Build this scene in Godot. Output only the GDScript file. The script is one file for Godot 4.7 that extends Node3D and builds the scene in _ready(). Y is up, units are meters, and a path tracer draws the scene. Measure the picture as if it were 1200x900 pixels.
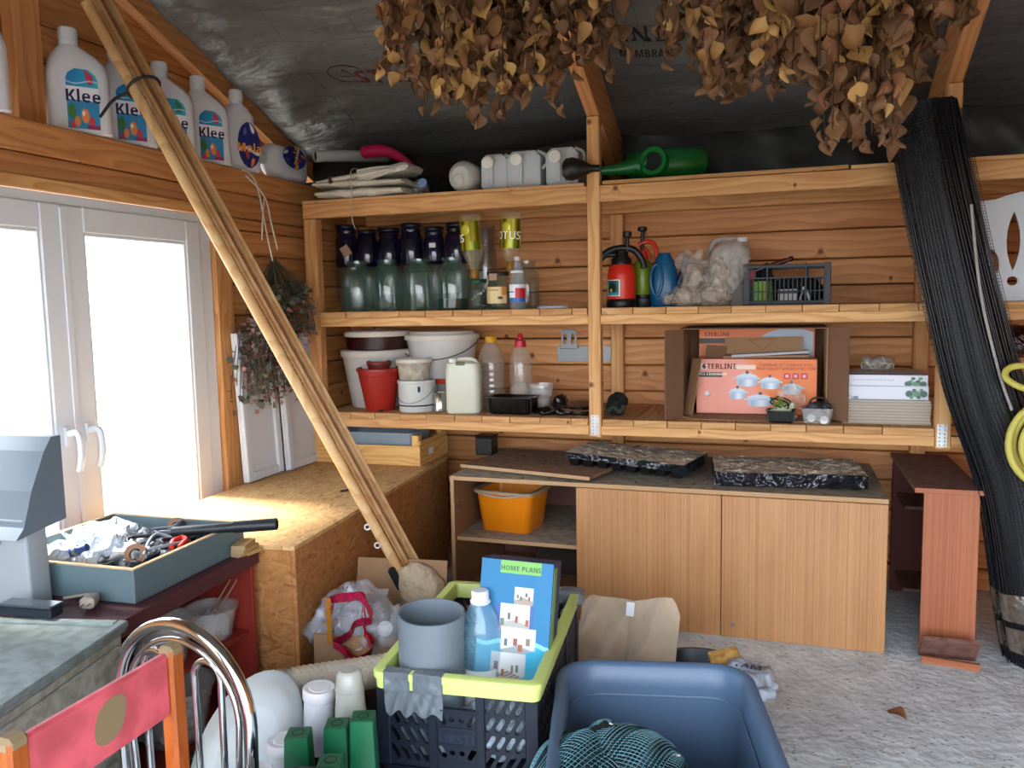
extends Node3D

var rng := RandomNumberGenerator.new()
var taken := {}
var M := {}
var T := {}


class G:  # collects shapes and becomes ONE mesh
	var st := SurfaceTool.new()
	var sg := 1
	var xf := Transform3D()

	func _init() -> void:
		st.begin(Mesh.PRIMITIVE_TRIANGLES)

	func at(p: Vector3, rot := Vector3.ZERO) -> G:  # rot in degrees
		xf = Transform3D(Basis.from_euler(rot * PI / 180.0), p)
		return self

	func vert(p: Vector3, uv: Vector2) -> void:
		st.set_uv(uv)
		st.add_vertex(xf * p)

	func tri(a: Vector3, b: Vector3, c: Vector3, ua := Vector2.ZERO, ub := Vector2.ZERO, uc := Vector2.ZERO) -> void:
		vert(a, ua); vert(c, uc); vert(b, ub)

	func quad(a: Vector3, b: Vector3, c: Vector3, d: Vector3, ua := Vector2.ZERO, ub := Vector2.ZERO, uc := Vector2.ZERO, ud := Vector2.ZERO) -> void:
		vert(a, ua); vert(c, uc); vert(b, ub)
		vert(a, ua); vert(d, ud); vert(c, uc)

	func box(c: Vector3, s: Vector3, ch := 0.002, grain := 0, uo := Vector2.ZERO) -> G:
		st.set_smooth_group(-1)
		var h := s * 0.5
		ch = minf(ch, minf(h.x, minf(h.y, h.z)) * 0.9)
		var p := func(ax: int, sx: float, sy: float, sz: float) -> Vector3:
			var v := h - Vector3(ch, ch, ch)
			v[ax] = h[ax]
			return c + Vector3(v.x * sx, v.y * sy, v.z * sz)
		var uv := func(q: Vector3, ax: int) -> Vector2:
			var g := grain if grain != ax else (ax + 1) % 3
			var o := 3 - ax - g
			return Vector2(q[g], q[o]) + uo
		for ax in 3:
			var u := (ax + 1) % 3
			var v := (ax + 2) % 3
			for sn: float in [-1.0, 1.0]:
				var k := []
				for d: Vector2 in [Vector2(-1, -1), Vector2(1, -1), Vector2(1, 1), Vector2(-1, 1)]:
					var s3 := Vector3()
					s3[ax] = sn; s3[u] = d.x; s3[v] = d.y
					k.append(p.call(ax, s3.x, s3.y, s3.z))
				if sn < 0:
					k.reverse()
				quad(k[0], k[1], k[2], k[3], uv.call(k[0], ax), uv.call(k[1], ax), uv.call(k[2], ax), uv.call(k[3], ax))
		if ch > 0.0:
			for a in 3:
				var b := (a + 1) % 3
				var cc := (a + 2) % 3
				for sa: float in [-1.0, 1.0]:
					for sb: float in [-1.0, 1.0]:
						var lo := Vector3(); lo[a] = sa; lo[b] = sb; lo[cc] = -1
						var hi := lo; hi[cc] = 1
						var k := [p.call(a, lo.x, lo.y, lo.z), p.call(b, lo.x, lo.y, lo.z), p.call(b, hi.x, hi.y, hi.z), p.call(a, hi.x, hi.y, hi.z)]
						if sa * sb < 0:
							k.reverse()
						quad(k[0], k[1], k[2], k[3], uv.call(k[0], b), uv.call(k[1], b), uv.call(k[2], b), uv.call(k[3], b))
			for sx: float in [-1.0, 1.0]:
				for sy: float in [-1.0, 1.0]:
					for sz: float in [-1.0, 1.0]:
						var k := [p.call(0, sx, sy, sz), p.call(1, sx, sy, sz), p.call(2, sx, sy, sz)]
						if sx * sy * sz < 0:
							k.reverse()
						tri(k[0], k[1], k[2], uv.call(k[0], 0), uv.call(k[1], 0), uv.call(k[2], 0))
		return self

	func loft(rings: Array, closed := true, cap0 := true, cap1 := true, crease := 0.7, flat := false, unit := false) -> G:
		var n: int = rings[0].size()
		var m := n if closed else n - 1
		sg += 1
		var v := 0.0
		var ul := PackedFloat32Array([0.0])
		var big := 0
		for i in rings.size():
			if rings[i][0].distance_to(rings[i][n / 2]) > rings[big][0].distance_to(rings[big][n / 2]):
				big = i
		for j in m:
			ul.append(ul[j] + rings[big][j].distance_to(rings[big][(j + 1) % n]))
		if unit:
			for j in m + 1:
				ul[j] /= maxf(ul[m], 1e-6) if j < m else 1.0
			ul[m] = 1.0
		var before := Vector3.ZERO
		for i in rings.size() - 1:
			var a: PackedVector3Array = rings[i]
			var b: PackedVector3Array = rings[i + 1]
			var along := (b[0] - a[0]).normalized()
			if i and before.dot(along) < crease:
				sg += 1
			if along != Vector3.ZERO:
				before = along
			st.set_smooth_group(-1 if flat else sg)
			var w := v + a[0].distance_to(b[0])
			var v0 := v
			var v1 := w
			if unit:
				v0 = float(i) / (rings.size() - 1)
				v1 = float(i + 1) / (rings.size() - 1)
			for j in m:
				var k := (j + 1) % n
				if a[j].is_equal_approx(a[k]):
					tri(a[j], b[k], b[j], Vector2(ul[j], v0), Vector2(ul[j + 1], v1), Vector2(ul[j], v1))
				elif b[j].is_equal_approx(b[k]):
					tri(a[j], a[k], b[j], Vector2(ul[j], v0), Vector2(ul[j + 1], v0), Vector2(ul[j], v1))
				else:
					quad(a[j], a[k], b[k], b[j], Vector2(ul[j], v0), Vector2(ul[j + 1], v0), Vector2(ul[j + 1], v1), Vector2(ul[j], v1))
			v = w
		for e in 2:
			if (e == 0 and cap0) or (e == 1 and cap1):
				sg += 1
				st.set_smooth_group(sg)
				var r: PackedVector3Array = rings[0] if e == 0 else rings[-1]
				var c := Vector3.ZERO
				for q in r:
					c += q / n
				for j in n:
					var k := (j + 1) % n
					if e == 0:
						tri(c, r[k], r[j], Vector2.ZERO, Vector2(r[k].x - c.x, r[k].z - c.z), Vector2(r[j].x - c.x, r[j].z - c.z))
					else:
						tri(c, r[j], r[k], Vector2.ZERO, Vector2(r[j].x - c.x, r[j].z - c.z), Vector2(r[k].x - c.x, r[k].z - c.z))
		return self

	func lathe(prof: Array, n := 24, cap0 := true, cap1 := true) -> G:  # Vector2(radius, height)
		var rings := []
		for q: Vector2 in prof:
			rings.append(circ(maxf(q.x, 0.0002), q.y, n))
		return loft(rings, true, cap0, cap1)

	func tube(pts: PackedVector3Array, rad, n := 8, caps := true) -> G:
		var rings := []
		var t0 := (pts[1] - pts[0]).normalized()
		var side := t0.cross(Vector3.UP if absf(t0.y) < 0.9 else Vector3.RIGHT).normalized()
		for i in pts.size():
			var t := (pts[mini(i + 1, pts.size() - 1)] - pts[maxi(i - 1, 0)]).normalized()
			side = (side - t * side.dot(t)).normalized()
			var up := side.cross(t)
			var r: float = rad[i] if rad is Array else rad
			var ring := PackedVector3Array()
			for j in n:
				var a := TAU * j / n
				ring.append(pts[i] + (side * cos(a) - up * sin(a)) * r)
			rings.append(ring)
		return loft(rings, true, caps, caps, 0.3)

	func ex(poly: PackedVector2Array, depth: float, grain_x := true) -> G:  # polygon in XY, thickness along Z
		if Geometry2D.is_polygon_clockwise(poly):
			poly.reverse()
		var idx := Geometry2D.triangulate_polygon(poly)
		var h := depth * 0.5
		st.set_smooth_group(-1)
		for i in range(0, idx.size(), 3):
			var k := [poly[idx[i]], poly[idx[i + 1]], poly[idx[i + 2]]]
			if (k[1] - k[0]).cross(k[2] - k[0]) < 0:
				k.reverse()
			var u := []
			for q: Vector2 in k:
				u.append(q if grain_x else Vector2(q.y, q.x))
			tri(Vector3(k[0].x, k[0].y, h), Vector3(k[1].x, k[1].y, h), Vector3(k[2].x, k[2].y, h), u[0], u[1], u[2])
			tri(Vector3(k[0].x, k[0].y, -h), Vector3(k[2].x, k[2].y, -h), Vector3(k[1].x, k[1].y, -h), u[0], u[2], u[1])
		var l := 0.0
		for i in poly.size():
			var a := poly[i]
			var b := poly[(i + 1) % poly.size()]
			var w := l + a.distance_to(b)
			quad(Vector3(a.x, a.y, -h), Vector3(b.x, b.y, -h), Vector3(b.x, b.y, h), Vector3(a.x, a.y, h), Vector2(l, 0), Vector2(w, 0), Vector2(w, depth), Vector2(l, depth))
			l = w
		return self

	func sheet(rows: Array, unit := false) -> G:  # rows of points, one smooth skin
		return loft(rows, false, false, false, -2.0, false, unit)

	func hole(c: Vector2, s: Vector2, slot: PackedVector2Array, depth: float) -> G:  # a rectangular cell of a panel with a hole
		st.set_smooth_group(-1)
		var n := slot.size()
		var out := PackedVector2Array()
		for p in slot:
			var d := p.normalized()
			var k := minf(s.x * 0.5 / maxf(absf(d.x), 1e-5), s.y * 0.5 / maxf(absf(d.y), 1e-5))
			out.append(d * k)
		var h := depth * 0.5
		for i in n:
			var j := (i + 1) % n
			var o := c + out[i]; var o2 := c + out[j]; var a := c + slot[i]; var b := c + slot[j]
			var corner := Vector2.ZERO
			var has := absf(out[i].x - out[j].x) > 1e-5 and absf(out[i].y - out[j].y) > 1e-5
			if has:
				corner = c + Vector2(signf(out[i].x + out[j].x) * s.x * 0.5, signf(out[i].y + out[j].y) * s.y * 0.5)
			for z: float in [h, -h]:
				var f := func(q: Vector2) -> Vector3: return Vector3(q.x, q.y, z)
				if z > 0:
					quad(f.call(a), f.call(o), f.call(o2), f.call(b))
					if has: tri(f.call(o), f.call(corner), f.call(o2))
				else:
					quad(f.call(a), f.call(b), f.call(o2), f.call(o))
					if has: tri(f.call(o), f.call(o2), f.call(corner))
			quad(Vector3(a.x, a.y, -h), Vector3(a.x, a.y, h), Vector3(b.x, b.y, h), Vector3(b.x, b.y, -h))
		return self

	static func circ(r: float, y: float, n := 24, c := Vector2.ZERO, sx := 1.0, sz := 1.0) -> PackedVector3Array:
		var o := PackedVector3Array()
		for j in n:
			var a := TAU * j / n
			o.append(Vector3(c.x + cos(a) * r * sx, y, c.y - sin(a) * r * sz))
		return o

	static func rr(w: float, d: float, r: float, y: float, k := 4, c := Vector2.ZERO) -> PackedVector3Array:  # rounded rectangle ring
		r = minf(r, minf(w, d) * 0.499)
		var o := PackedVector3Array()
		for q in 4:
			var cx := (w * 0.5 - r) * (1 if q == 0 or q == 3 else -1)
			var cz := (d * 0.5 - r) * (1 if q < 2 else -1)
			for j in k + 1:
				var a := PI / 2 * (q + float(j) / k)
				o.append(Vector3(c.x + cx + cos(a) * r, y, c.y - cz - sin(a) * r))
		return o


func numbered(s: String) -> String:
	var k: int = taken.get(s, -1) + 1
	taken[s] = k
	return s if k == 0 else "%s_%03d" % [s, k]


func put(called: String, g: G, mt: Material, parent: Node = self) -> MeshInstance3D:
	g.st.generate_normals()
	g.st.index()
	return inst(called, g.st.commit(), mt, parent)


func inst(called: String, mesh: Mesh, mt: Material, parent: Node = self) -> MeshInstance3D:
	var o := MeshInstance3D.new()
	o.name = numbered(called) if parent == self else called
	o.mesh = mesh
	o.material_override = mt
	parent.add_child(o, true)
	return o


func tag(o: Node, label: String, category := "", group := "", kind := "") -> Node:
	if label: o.set_meta("label", label)
	if category: o.set_meta("category", category)
	if group: o.set_meta("group", group)
	if kind: o.set_meta("kind", kind)
	return o


func thing(called: String, label: String, category: String, p := Vector3.ZERO, rot := Vector3.ZERO, group := "") -> Node3D:
	var o := Node3D.new()
	o.name = numbered(called)
	add_child(o)
	o.position = p
	o.rotation_degrees = rot
	tag(o, label, category, group)
	return o


func dup(src: Node3D, p: Vector3, rot: Vector3, label: String, group := "") -> Node3D:
	var o: Node3D = src.duplicate()
	var re := RegEx.create_from_string("_\\d{3}$")
	o.name = numbered(re.sub(src.name, ""))
	add_child(o)
	o.position = p
	o.rotation_degrees = rot
	tag(o, label, "", group)
	return o


func struct(called: String, g: G, mt: Material, label := "") -> MeshInstance3D:
	var o := put(called, g, mt)
	tag(o, label, "", "", "structure")
	return o


func v3(x: float, y: float, z: float) -> Vector3: return Vector3(x, y, z)


func arc(n: int, f: Callable) -> PackedVector3Array:  # f(t) for t in 0..1
	var o := PackedVector3Array()
	for i in n + 1:
		o.append(f.call(float(i) / n))
	return o


func smooth_path(p: Array, n := 6) -> PackedVector3Array:  # Catmull-Rom through the points
	var o := PackedVector3Array()
	for i in p.size() - 1:
		var a: Vector3 = p[maxi(i - 1, 0)]
		var d: Vector3 = p[mini(i + 2, p.size() - 1)]
		for j in n:
			o.append(p[i].cubic_interpolate(p[i + 1], a, d, float(j) / n))
	o.append(p[-1])
	return o


# lettering as flat print, bent onto a surface by f(x, y) in metres
func lettering(called: String, text: String, height: float, mt: Material, parent: Node, f: Callable, bold := false, face := "Droid Sans") -> MeshInstance3D:
	var t := TextMesh.new()
	var sf := SystemFont.new()
	sf.font_names = PackedStringArray([face])
	if bold: sf.font_weight = 700
	t.font = sf
	t.text = text
	t.font_size = 32
	t.pixel_size = height / 23.0
	t.depth = 0.0
	t.curve_step = 2.0
	t.horizontal_alignment = HORIZONTAL_ALIGNMENT_CENTER
	var g := G.new()
	g.st.set_smooth_group(0)
	for s in t.get_surface_count():
		var a := t.surface_get_arrays(s)
		var vs: PackedVector3Array = a[Mesh.ARRAY_VERTEX]
		var ix = a[Mesh.ARRAY_INDEX]
		if ix == null: ix = PackedInt32Array(range(vs.size()))
		for i in range(0, ix.size(), 3):
			for k in 3:
				var q := vs[ix[i + k]]
				g.st.add_vertex(f.call(q.x, q.y))
	g.st.generate_normals()
	return inst(called, g.st.commit(), mt, parent)


func mat(key: String, c: Color, rough := 0.6, metal := 0.0, tex := "", uvs := Vector3.ONE) -> StandardMaterial3D:
	if M.has(key): return M[key]
	var m := StandardMaterial3D.new()
	m.resource_name = key
	m.albedo_color = c
	m.roughness = rough
	m.metallic = metal
	if tex:
		m.albedo_texture = T[tex]
		m.uv1_scale = uvs
	M[key] = m
	return m


func bumpy(m: StandardMaterial3D, n: String, k := 1.0) -> StandardMaterial3D:
	m.normal_enabled = true
	m.normal_texture = T[n]
	m.normal_scale = k
	return m


func clear(key: String, c: Color, alpha := 0.15, rough := 0.06) -> StandardMaterial3D:  # thin clear plastic or glass
	var m := mat(key, Color(c, alpha), rough)
	m.transparency = BaseMaterial3D.TRANSPARENCY_ALPHA
	return m


func milky(key: String, c: Color, rough := 0.4) -> StandardMaterial3D:
	var m := mat(key, c, rough)
	m.subsurf_scatter_enabled = true
	m.subsurf_scatter_strength = 0.25
	return m


func noise_tex(sd: int, freq: float, size: int, ramp: Array, oct := 4, normal := false, bump := 4.0, type := FastNoiseLite.TYPE_SIMPLEX_SMOOTH) -> NoiseTexture2D:
	var n := FastNoiseLite.new()
	n.seed = sd
	n.frequency = freq
	n.noise_type = type
	n.fractal_octaves = oct
	var t := NoiseTexture2D.new()
	t.width = size
	t.height = size
	t.seamless = true
	t.noise = n
	if normal:
		t.as_normal_map = true
		t.bump_strength = bump
	elif ramp.size():
		var g := Gradient.new()
		g.offsets = PackedFloat32Array()
		var offs := PackedFloat32Array()
		var cols := PackedColorArray()
		for k in ramp:
			offs.append(k[0]); cols.append(k[1])
		g.offsets = offs
		g.colors = cols
		t.color_ramp = g
	return t


func pine_tex(sd: int, w: int, h: int, lines: float, knots: Array, dark: Color, light: Color, bend := 1.5, warp := 0.0) -> ImageTexture:
	var im := Image.create(w, h, false, Image.FORMAT_RGB8)
	var n := FastNoiseLite.new()
	n.seed = sd
	n.frequency = 1.0
	n.fractal_octaves = 2
	for y in h:
		var v := float(y) / h
		for x in w:
			var u := float(x) / w
			var big := lerpf(lerpf(n.get_noise_2d(u * 1.6, v * 3.0), n.get_noise_2d(u * 1.6 - 1.6, v * 3.0), u), lerpf(n.get_noise_2d(u * 1.6, v * 3.0 - 3.0), n.get_noise_2d(u * 1.6 - 1.6, v * 3.0 - 3.0), u), v)
			var f := v * lines + bend * big + warp * n.get_noise_2d(3.7, v * 11.0)
			var kd := 0.0
			for k: Vector3 in knots:
				var dx := (u - k.x) * 3.4
				var dy := v - k.y
				var d := sqrt(dx * dx + dy * dy) / k.z
				if d < 4.0:
					f += 1.3 * exp(-d * d * 0.5) * signf(dy + 0.001)
					kd = maxf(kd, clampf(1.35 - d, 0.0, 1.0))
			var ph := f - floorf(f)
			var t := smoothstep(0.2, 0.92, ph) * (1.0 - smoothstep(0.92, 1.0, ph))
			t = t * 0.4 + 0.14 * n.get_noise_2d(u * 9.0, v * 160.0) + 0.25 * big
			var c := light.lerp(dark, clampf(t + 0.1, 0.0, 1.0))
			im.set_pixel(x, y, c.lerp(Color(0.36, 0.2, 0.1), kd * 0.85))
	return ImageTexture.create_from_image(im)


func osb_tex() -> ImageTexture:
	var s := 640
	var im := Image.create(s, s, false, Image.FORMAT_RGB8)
	im.fill(Color(0.86, 0.76, 0.6))
	for i in 6500:
		var a := rng.randf() * TAU
		if rng.randf() < 0.6: a = rng.randf_range(-0.45, 0.45)
		var l := rng.randf_range(14, 46)
		var w := rng.randf_range(3, 9)
		var c := Vector2(rng.randf() * s, rng.randf() * s)
		var k := rng.randf_range(-1, 1)
		var col := Color(0.9 + k * 0.06, 0.8 + k * 0.08, 0.65 + k * 0.1)
		if rng.randf() < 0.07: col = Color(0.76, 0.62, 0.45)
		var d := Vector2(cos(a), sin(a))
		var e := Vector2(-d.y, d.x)
		for u in int(l * 1.3):
			for v in int(w * 1.3):
				var p := c + d * (u / 1.3) + e * (v / 1.3)
				var q := col * (0.93 if v < 1 else 1.0) * (1.0 - 0.04 * sin(v * 1.9 + i))
				im.set_pixel(posmod(int(p.x), s), posmod(int(p.y), s), q)
	return ImageTexture.create_from_image(im)


func roof_h(z: float) -> float:
	return 2.38 + 0.405 * (z + 4.5) if z < -1.75 else 2.38 + 0.405 * (-z + 1.0)


var foil_noise := FastNoiseLite.new()


func foil_y(x: float, z: float) -> float:  # the sagging, wrinkled membrane under the roof
	var sag := 0.0
	var a := fposmod(x + 0.855, 1.525) / 1.525
	sag = 0.045 * sin(a * PI)
	var near := clampf((-z - 3.7) / 0.6, 0.0, 1.0)
	return roof_h(z) - 0.015 - sag + 0.022 * foil_noise.get_noise_2d(x * 0.6, z * 3.2) + 0.02 * near * foil_noise.get_noise_2d(x * 0.5 + 9.0, z * 9.0) + 0.007 * foil_noise.get_noise_2d(x * 4.0, z * 9.0)


func build_textures() -> void:
	T.pine = pine_tex(3, 1024, 320, 9.0, [Vector3(0.22, 0.3, 0.035), Vector3(0.63, 0.72, 0.03), Vector3(0.86, 0.2, 0.022)], Color(0.78, 0.6, 0.43), Color(1.0, 0.94, 0.84))
	T.pale = pine_tex(8, 1024, 256, 10.0, [Vector3(0.4, 0.6, 0.02)], Color(0.84, 0.66, 0.44), Color(1.0, 0.94, 0.82))
	T.veneer = pine_tex(21, 768, 384, 12.0, [], Color(0.8, 0.68, 0.53), Color(1.0, 0.96, 0.88), 0.3, 3.2)
	T.osb = osb_tex()
	T.concrete = concrete_tex()
	T.concrete_n = noise_tex(6, 0.05, 512, [], 5, true, 3.0)
	T.dust = noise_tex(11, 0.012, 512, [[0.0, Color(0.78, 0.76, 0.73)], [0.4, Color(0.87, 0.86, 0.84)], [0.62, Color(0.96, 0.96, 0.95)], [1.0, Color(1, 1, 1)]], 6)
	T.crumple = noise_tex(14, 0.02, 256, [], 4, true, 9.0)
	T.fine_n = noise_tex(15, 0.1, 256, [], 3, true, 3.0)
	T.foil_n = noise_tex(16, 0.012, 512, [], 5, true, 10.0)


func pine(k: int) -> StandardMaterial3D:
	var cs := [Color(0.86, 0.71, 0.52), Color(0.83, 0.67, 0.48), Color(0.88, 0.74, 0.55)]
	return mat("pine_%d" % k, cs[k % 3], 0.62, 0.0, "pine", Vector3(1 / 1.25, 1 / 0.34, 1))


func board_mat(k: int) -> StandardMaterial3D:
	var cs := [Color(0.84, 0.64, 0.45), Color(0.8, 0.6, 0.42), Color(0.87, 0.68, 0.48), Color(0.78, 0.59, 0.42)]
	return mat("log_board_%d" % k, cs[k % 4], 0.6, 0.0, "pine", Vector3(1 / 1.4, 1 / 0.42, 1))


func concrete_tex() -> ImageTexture:  # trowelled grey cement with pits and pale specks
	var s := 640
	var im := Image.create(s, s, false, Image.FORMAT_RGB8)
	var n := FastNoiseLite.new()
	n.seed = 5
	n.frequency = 0.012
	n.fractal_octaves = 5
	for y in s:
		for x in s:
			var v := 0.84 + 0.1 * n.get_noise_2d(x, y)
			im.set_pixel(x, y, Color(v, v, v * 0.985))
	for i in 900:
		var c := Vector2(rng.randf() * s, rng.randf() * s)
		var w := rng.randf_range(1.0, 4.5)
		var h := rng.randf_range(0.8, 1.8)
		var col := Color(0.52, 0.51, 0.49) if i % 5 else Color(0.95, 0.95, 0.93)
		for a in range(-5, 6):
			for b in range(-3, 4):
				if (a / w) * (a / w) + (b / h) * (b / h) < 1.0: im.set_pixel(posmod(int(c.x) + a, s), posmod(int(c.y) + b, s), col)
	return ImageTexture.create_from_image(im)


func uo() -> Vector2: return Vector2(rng.randf() * 5.0, rng.randf() * 5.0)


func build_camera_and_light() -> void:
	var cam := Camera3D.new()
	cam.name = "camera"
	cam.fov = rad_to_deg(2.0 * atan(450.0 / 948.0))
	cam.transform = Transform3D(Basis(v3(0.94934, -0.01874, -0.3137), v3(-0.01393, 0.99473, -0.10158), v3(0.31395, 0.1008, 0.94407)).orthonormalized(), v3(0, 1.5, 0))
	cam.near = 0.05
	add_child(cam)
	cam.current = true
	var env := Environment.new()
	env.background_mode = Environment.BG_SKY
	var sky := Sky.new()
	var sm := ProceduralSkyMaterial.new()
	sm.sky_top_color = Color(0.86, 0.92, 1.0)
	sm.sky_horizon_color = Color(0.95, 0.975, 1.0)
	sm.ground_horizon_color = Color(0.8, 0.8, 0.8)
	sm.ground_bottom_color = Color(0.6, 0.6, 0.6)
	sm.sun_angle_max = 0.0
	sky.sky_material = sm
	env.sky = sky
	env.background_energy_multiplier = 1.0
	env.ambient_light_source = Environment.AMBIENT_SOURCE_DISABLED
	env.tonemap_mode = Environment.TONE_MAPPER_LINEAR
	env.tonemap_exposure = 10.5
	env.sdfgi_enabled = true
	env.ssao_enabled = true
	env.ssil_enabled = true
	var sun := DirectionalLight3D.new()
	sun.name = "hazy_sun"
	sun.light_energy = 0.85
	sun.light_color = Color(1.0, 0.98, 0.95)
	sun.light_angular_distance = 14.0
	sun.shadow_enabled = true
	sun.look_at_from_position(v3(-4.0, 6.0, -3.1), v3(0, 0, -2.5))
	add_child(sun)
	var we := WorldEnvironment.new()
	we.name = "world_environment"
	we.environment = env
	add_child(we)


func build_shell() -> void:
	foil_noise.seed = 4
	foil_noise.frequency = 1.0
	foil_noise.fractal_octaves = 3
	var conc := bumpy(mat("concrete", Color(0.95, 0.98, 1.0), 0.9, 0.0, "concrete", Vector3(0.8, 0.8, 0.8)), "concrete_n", 0.6)
	conc.uv1_triplanar = true
	conc.uv1_world_triplanar = true
	struct("ground", G.new().box(v3(0, -0.16, -9.6), v3(40, 0.1, 20), 0.0), mat("gravel", Color(0.7, 0.7, 0.68), 0.95), "pale ground outside the shed")
	struct("added_ground", G.new().box(v3(0, -0.16, 10.4), v3(40, 0.1, 20), 0.0), mat("dimming_ground", Color(0.34, 0.34, 0.31), 0.95), "unseen darker ground added in front of the open shed to dim its ceiling")  # unseen slab, added dark to cut light bounced up to the ceiling
	struct("floor", G.new().box(v3(-0.35, -0.06, -2.05), v3(5.5, 0.12, 5.1), 0.0), conc, "grey rough concrete floor")
	# back wall of horizontal boards
	var darkwood := mat("dark_backing", Color(0.2, 0.14, 0.09), 0.9)
	var wb := struct("wall_back", G.new().box(v3(-0.35, 1.17, -4.585), v3(5.5, 2.46, 0.07), 0.0), darkwood, "back wall of horizontal pine boards")
	var y := 0.0
	var tops := [0.11, 0.255, 0.4, 0.55, 0.70, 0.845, 0.99, 1.136, 1.287, 1.41, 1.556, 1.692, 1.84, 1.982, 2.13, 2.27, 2.38]
	for i in tops.size():
		var h: float = tops[i] - y
		var g := G.new().at(v3(-0.35, y + h / 2, -4.525 + rng.randf_range(-0.004, 0.004)), v3(rng.randf_range(-0.8, 0.8), 0, rng.randf_range(-0.06, 0.06)))
		g.box(Vector3.ZERO, v3(5.3, h - rng.randf_range(0.003, 0.008), 0.05), 0.006, 0, uo())
		put("board", g, board_mat(i + i / 3), wb)
		y = tops[i]
	# left wall: log boards round the door, a ledge on top of them, the gable above
	var wl := struct("wall_left", G.new().box(v3(-2.72, 2.06, -2.1), v3(0.07, 0.23, 4.98), 0.0).box(v3(-2.72, 0.97, -3.9), v3(0.07, 1.94, 1.38), 0.0).box(v3(-2.72, 0.97, -0.58), v3(0.07, 1.94, 1.9), 0.0), darkwood, "left wall of horizontal boards with a ledge above the door")
	var rows := [[0.0, 0.15], [0.15, 0.3], [0.3, 0.445], [0.445, 0.59], [0.59, 0.735], [0.735, 0.88], [0.88, 1.03], [1.03, 1.17], [1.17, 1.32], [1.32, 1.46], [1.46, 1.61], [1.61, 1.76], [1.76, 1.88], [1.88, 1.94]]
	for i in rows.size():
		var h: float = rows[i][1] - rows[i][0]
		for s in 2:
			var z0: float = -4.5 if s == 0 else -1.53
			var z1: float = -3.213 if s == 0 else 0.35
			put("board", G.new().at(v3(-2.615, rows[i][0] + h / 2, (z0 + z1) / 2)).box(Vector3.ZERO, v3(0.13, h - 0.005, z1 - z0), 0.006, 2, uo()), board_mat(i + s), wl)
	for r: Array in [[1.94, 2.06], [2.06, 2.182]]:
		put("board", G.new().at(v3(-2.65, (r[0] + r[1]) / 2, -2.075)).box(Vector3.ZERO, v3(0.2, r[1] - r[0] - 0.004, 4.85), 0.006, 2, uo()), board_mat(int(r[0] * 10)), wl)
	var wg := struct("wall_gable", G.new().at(v3(-2.87, 0, 0), v3(0, 90, 0)).ex(PackedVector2Array([Vector2(-0.35, 2.17), Vector2(4.5, 2.17), Vector2(4.5, 2.42), Vector2(1.75, 3.54), Vector2(-0.35, 2.68)]), 0.06), darkwood, "gable of horizontal boards above the left wall")
	for i in 9:
		var y0 := 2.182 + i * 0.15
		var zl := maxf(-4.5, -4.5 + (y0 + 0.02 - 2.38) / 0.405)
		var zr := minf(0.35, 1.0 - (y0 + 0.02 - 2.38) / 0.405)
		put("board", G.new().at(v3(-2.82, y0 + 0.075, (zl + zr) / 2)).box(Vector3.ZERO, v3(0.04, 0.145, zr - zl), 0.005, 2, uo()), board_mat(i + 2), wg)
	# right and front walls; header of the unseen gate lowered to shade the ceiling
	struct("wall_right", G.new().box(v3(2.36, 1.7, -2.1), v3(0.12, 3.6, 4.98), 0.0), board_mat(1), "right wall of pine boards")
	struct("wall_front", G.new().box(v3(-2.7, 1.3, 0.41), v3(0.8, 2.6, 0.12), 0.0).box(v3(2.25, 1.3, 0.41), v3(0.3, 2.6, 0.12), 0.0).box(v3(-0.1, 2.36, 0.41), v3(4.4, 0.5, 0.12), 0.0), board_mat(2), "unseen front wall round the open gate, its header lowered to shade the upper room")
	# roof: boards, membrane, rafters
	for s in 2:
		var ang := atan(0.405) * (1 if s == 0 else -1)
		var zc := -3.2 if s == 0 else -0.6
		struct("roof", G.new().at(v3(-0.35, roof_h(zc) + 0.07, zc), v3(-rad_to_deg(ang), 0, 0)).box(Vector3.ZERO, v3(5.6, 0.04, 3.3 if s == 0 else 2.6), 0.0), darkwood, "roof boarding above the membrane")
	var foil := bumpy(mat("foil_membrane", Color(0.5, 0.505, 0.5), 0.4, 0.6), "foil_n", 0.5)
	foil.uv1_scale = v3(0.5, 1.6, 1)
	var g := G.new()
	var grid := []
	for j in 111:
		var z := 0.45 - 4.88 * j / 110.0
		grid.append(arc(90, func(t: float) -> Vector3: return v3(-3.1 + 5.5 * t, foil_y(-3.1 + 5.5 * t, z), z)))
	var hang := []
	for hy: float in [2.46, 2.36, 2.31, 2.25, 2.18, 2.1, 2.066]:   # membrane skirt down to the top tier, its shade put in as near-black
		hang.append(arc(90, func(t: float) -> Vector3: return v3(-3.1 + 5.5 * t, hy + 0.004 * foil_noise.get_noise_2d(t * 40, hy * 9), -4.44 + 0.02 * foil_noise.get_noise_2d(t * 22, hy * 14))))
	tag(put("shaded_skirt", G.new().sheet(hang), mat("shaded_skirt", Color(0.045, 0.047, 0.05), 0.35)), "near-black skirt of the roof membrane, shade put into its colour, hanging behind the top shelf tier", "film")
	g.sheet(grid)
	var ceil_ := struct("ceiling", g, foil, "dark grey foil membrane sagging between the rafters")
	var lines := G.new()   # printed grid on the membrane
	for i in 12:
		var x := -2.7 + i * 0.42
		lines.tube(arc(30, func(t: float) -> Vector3: return v3(x + 0.01 * sin(t * 9), foil_y(x + 0.01 * sin(t * 9), -4.4 + 1.6 * t) - 0.0002, -4.4 + 1.6 * t)), 0.0007, 3)
	for j in 8:
		var z := -4.3 + j * 0.2
		lines.tube(arc(60, func(t: float) -> Vector3: return v3(-2.8 + 5 * t, foil_y(-2.8 + 5 * t, z) - 0.0002, z)), 0.0007, 3)
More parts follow.
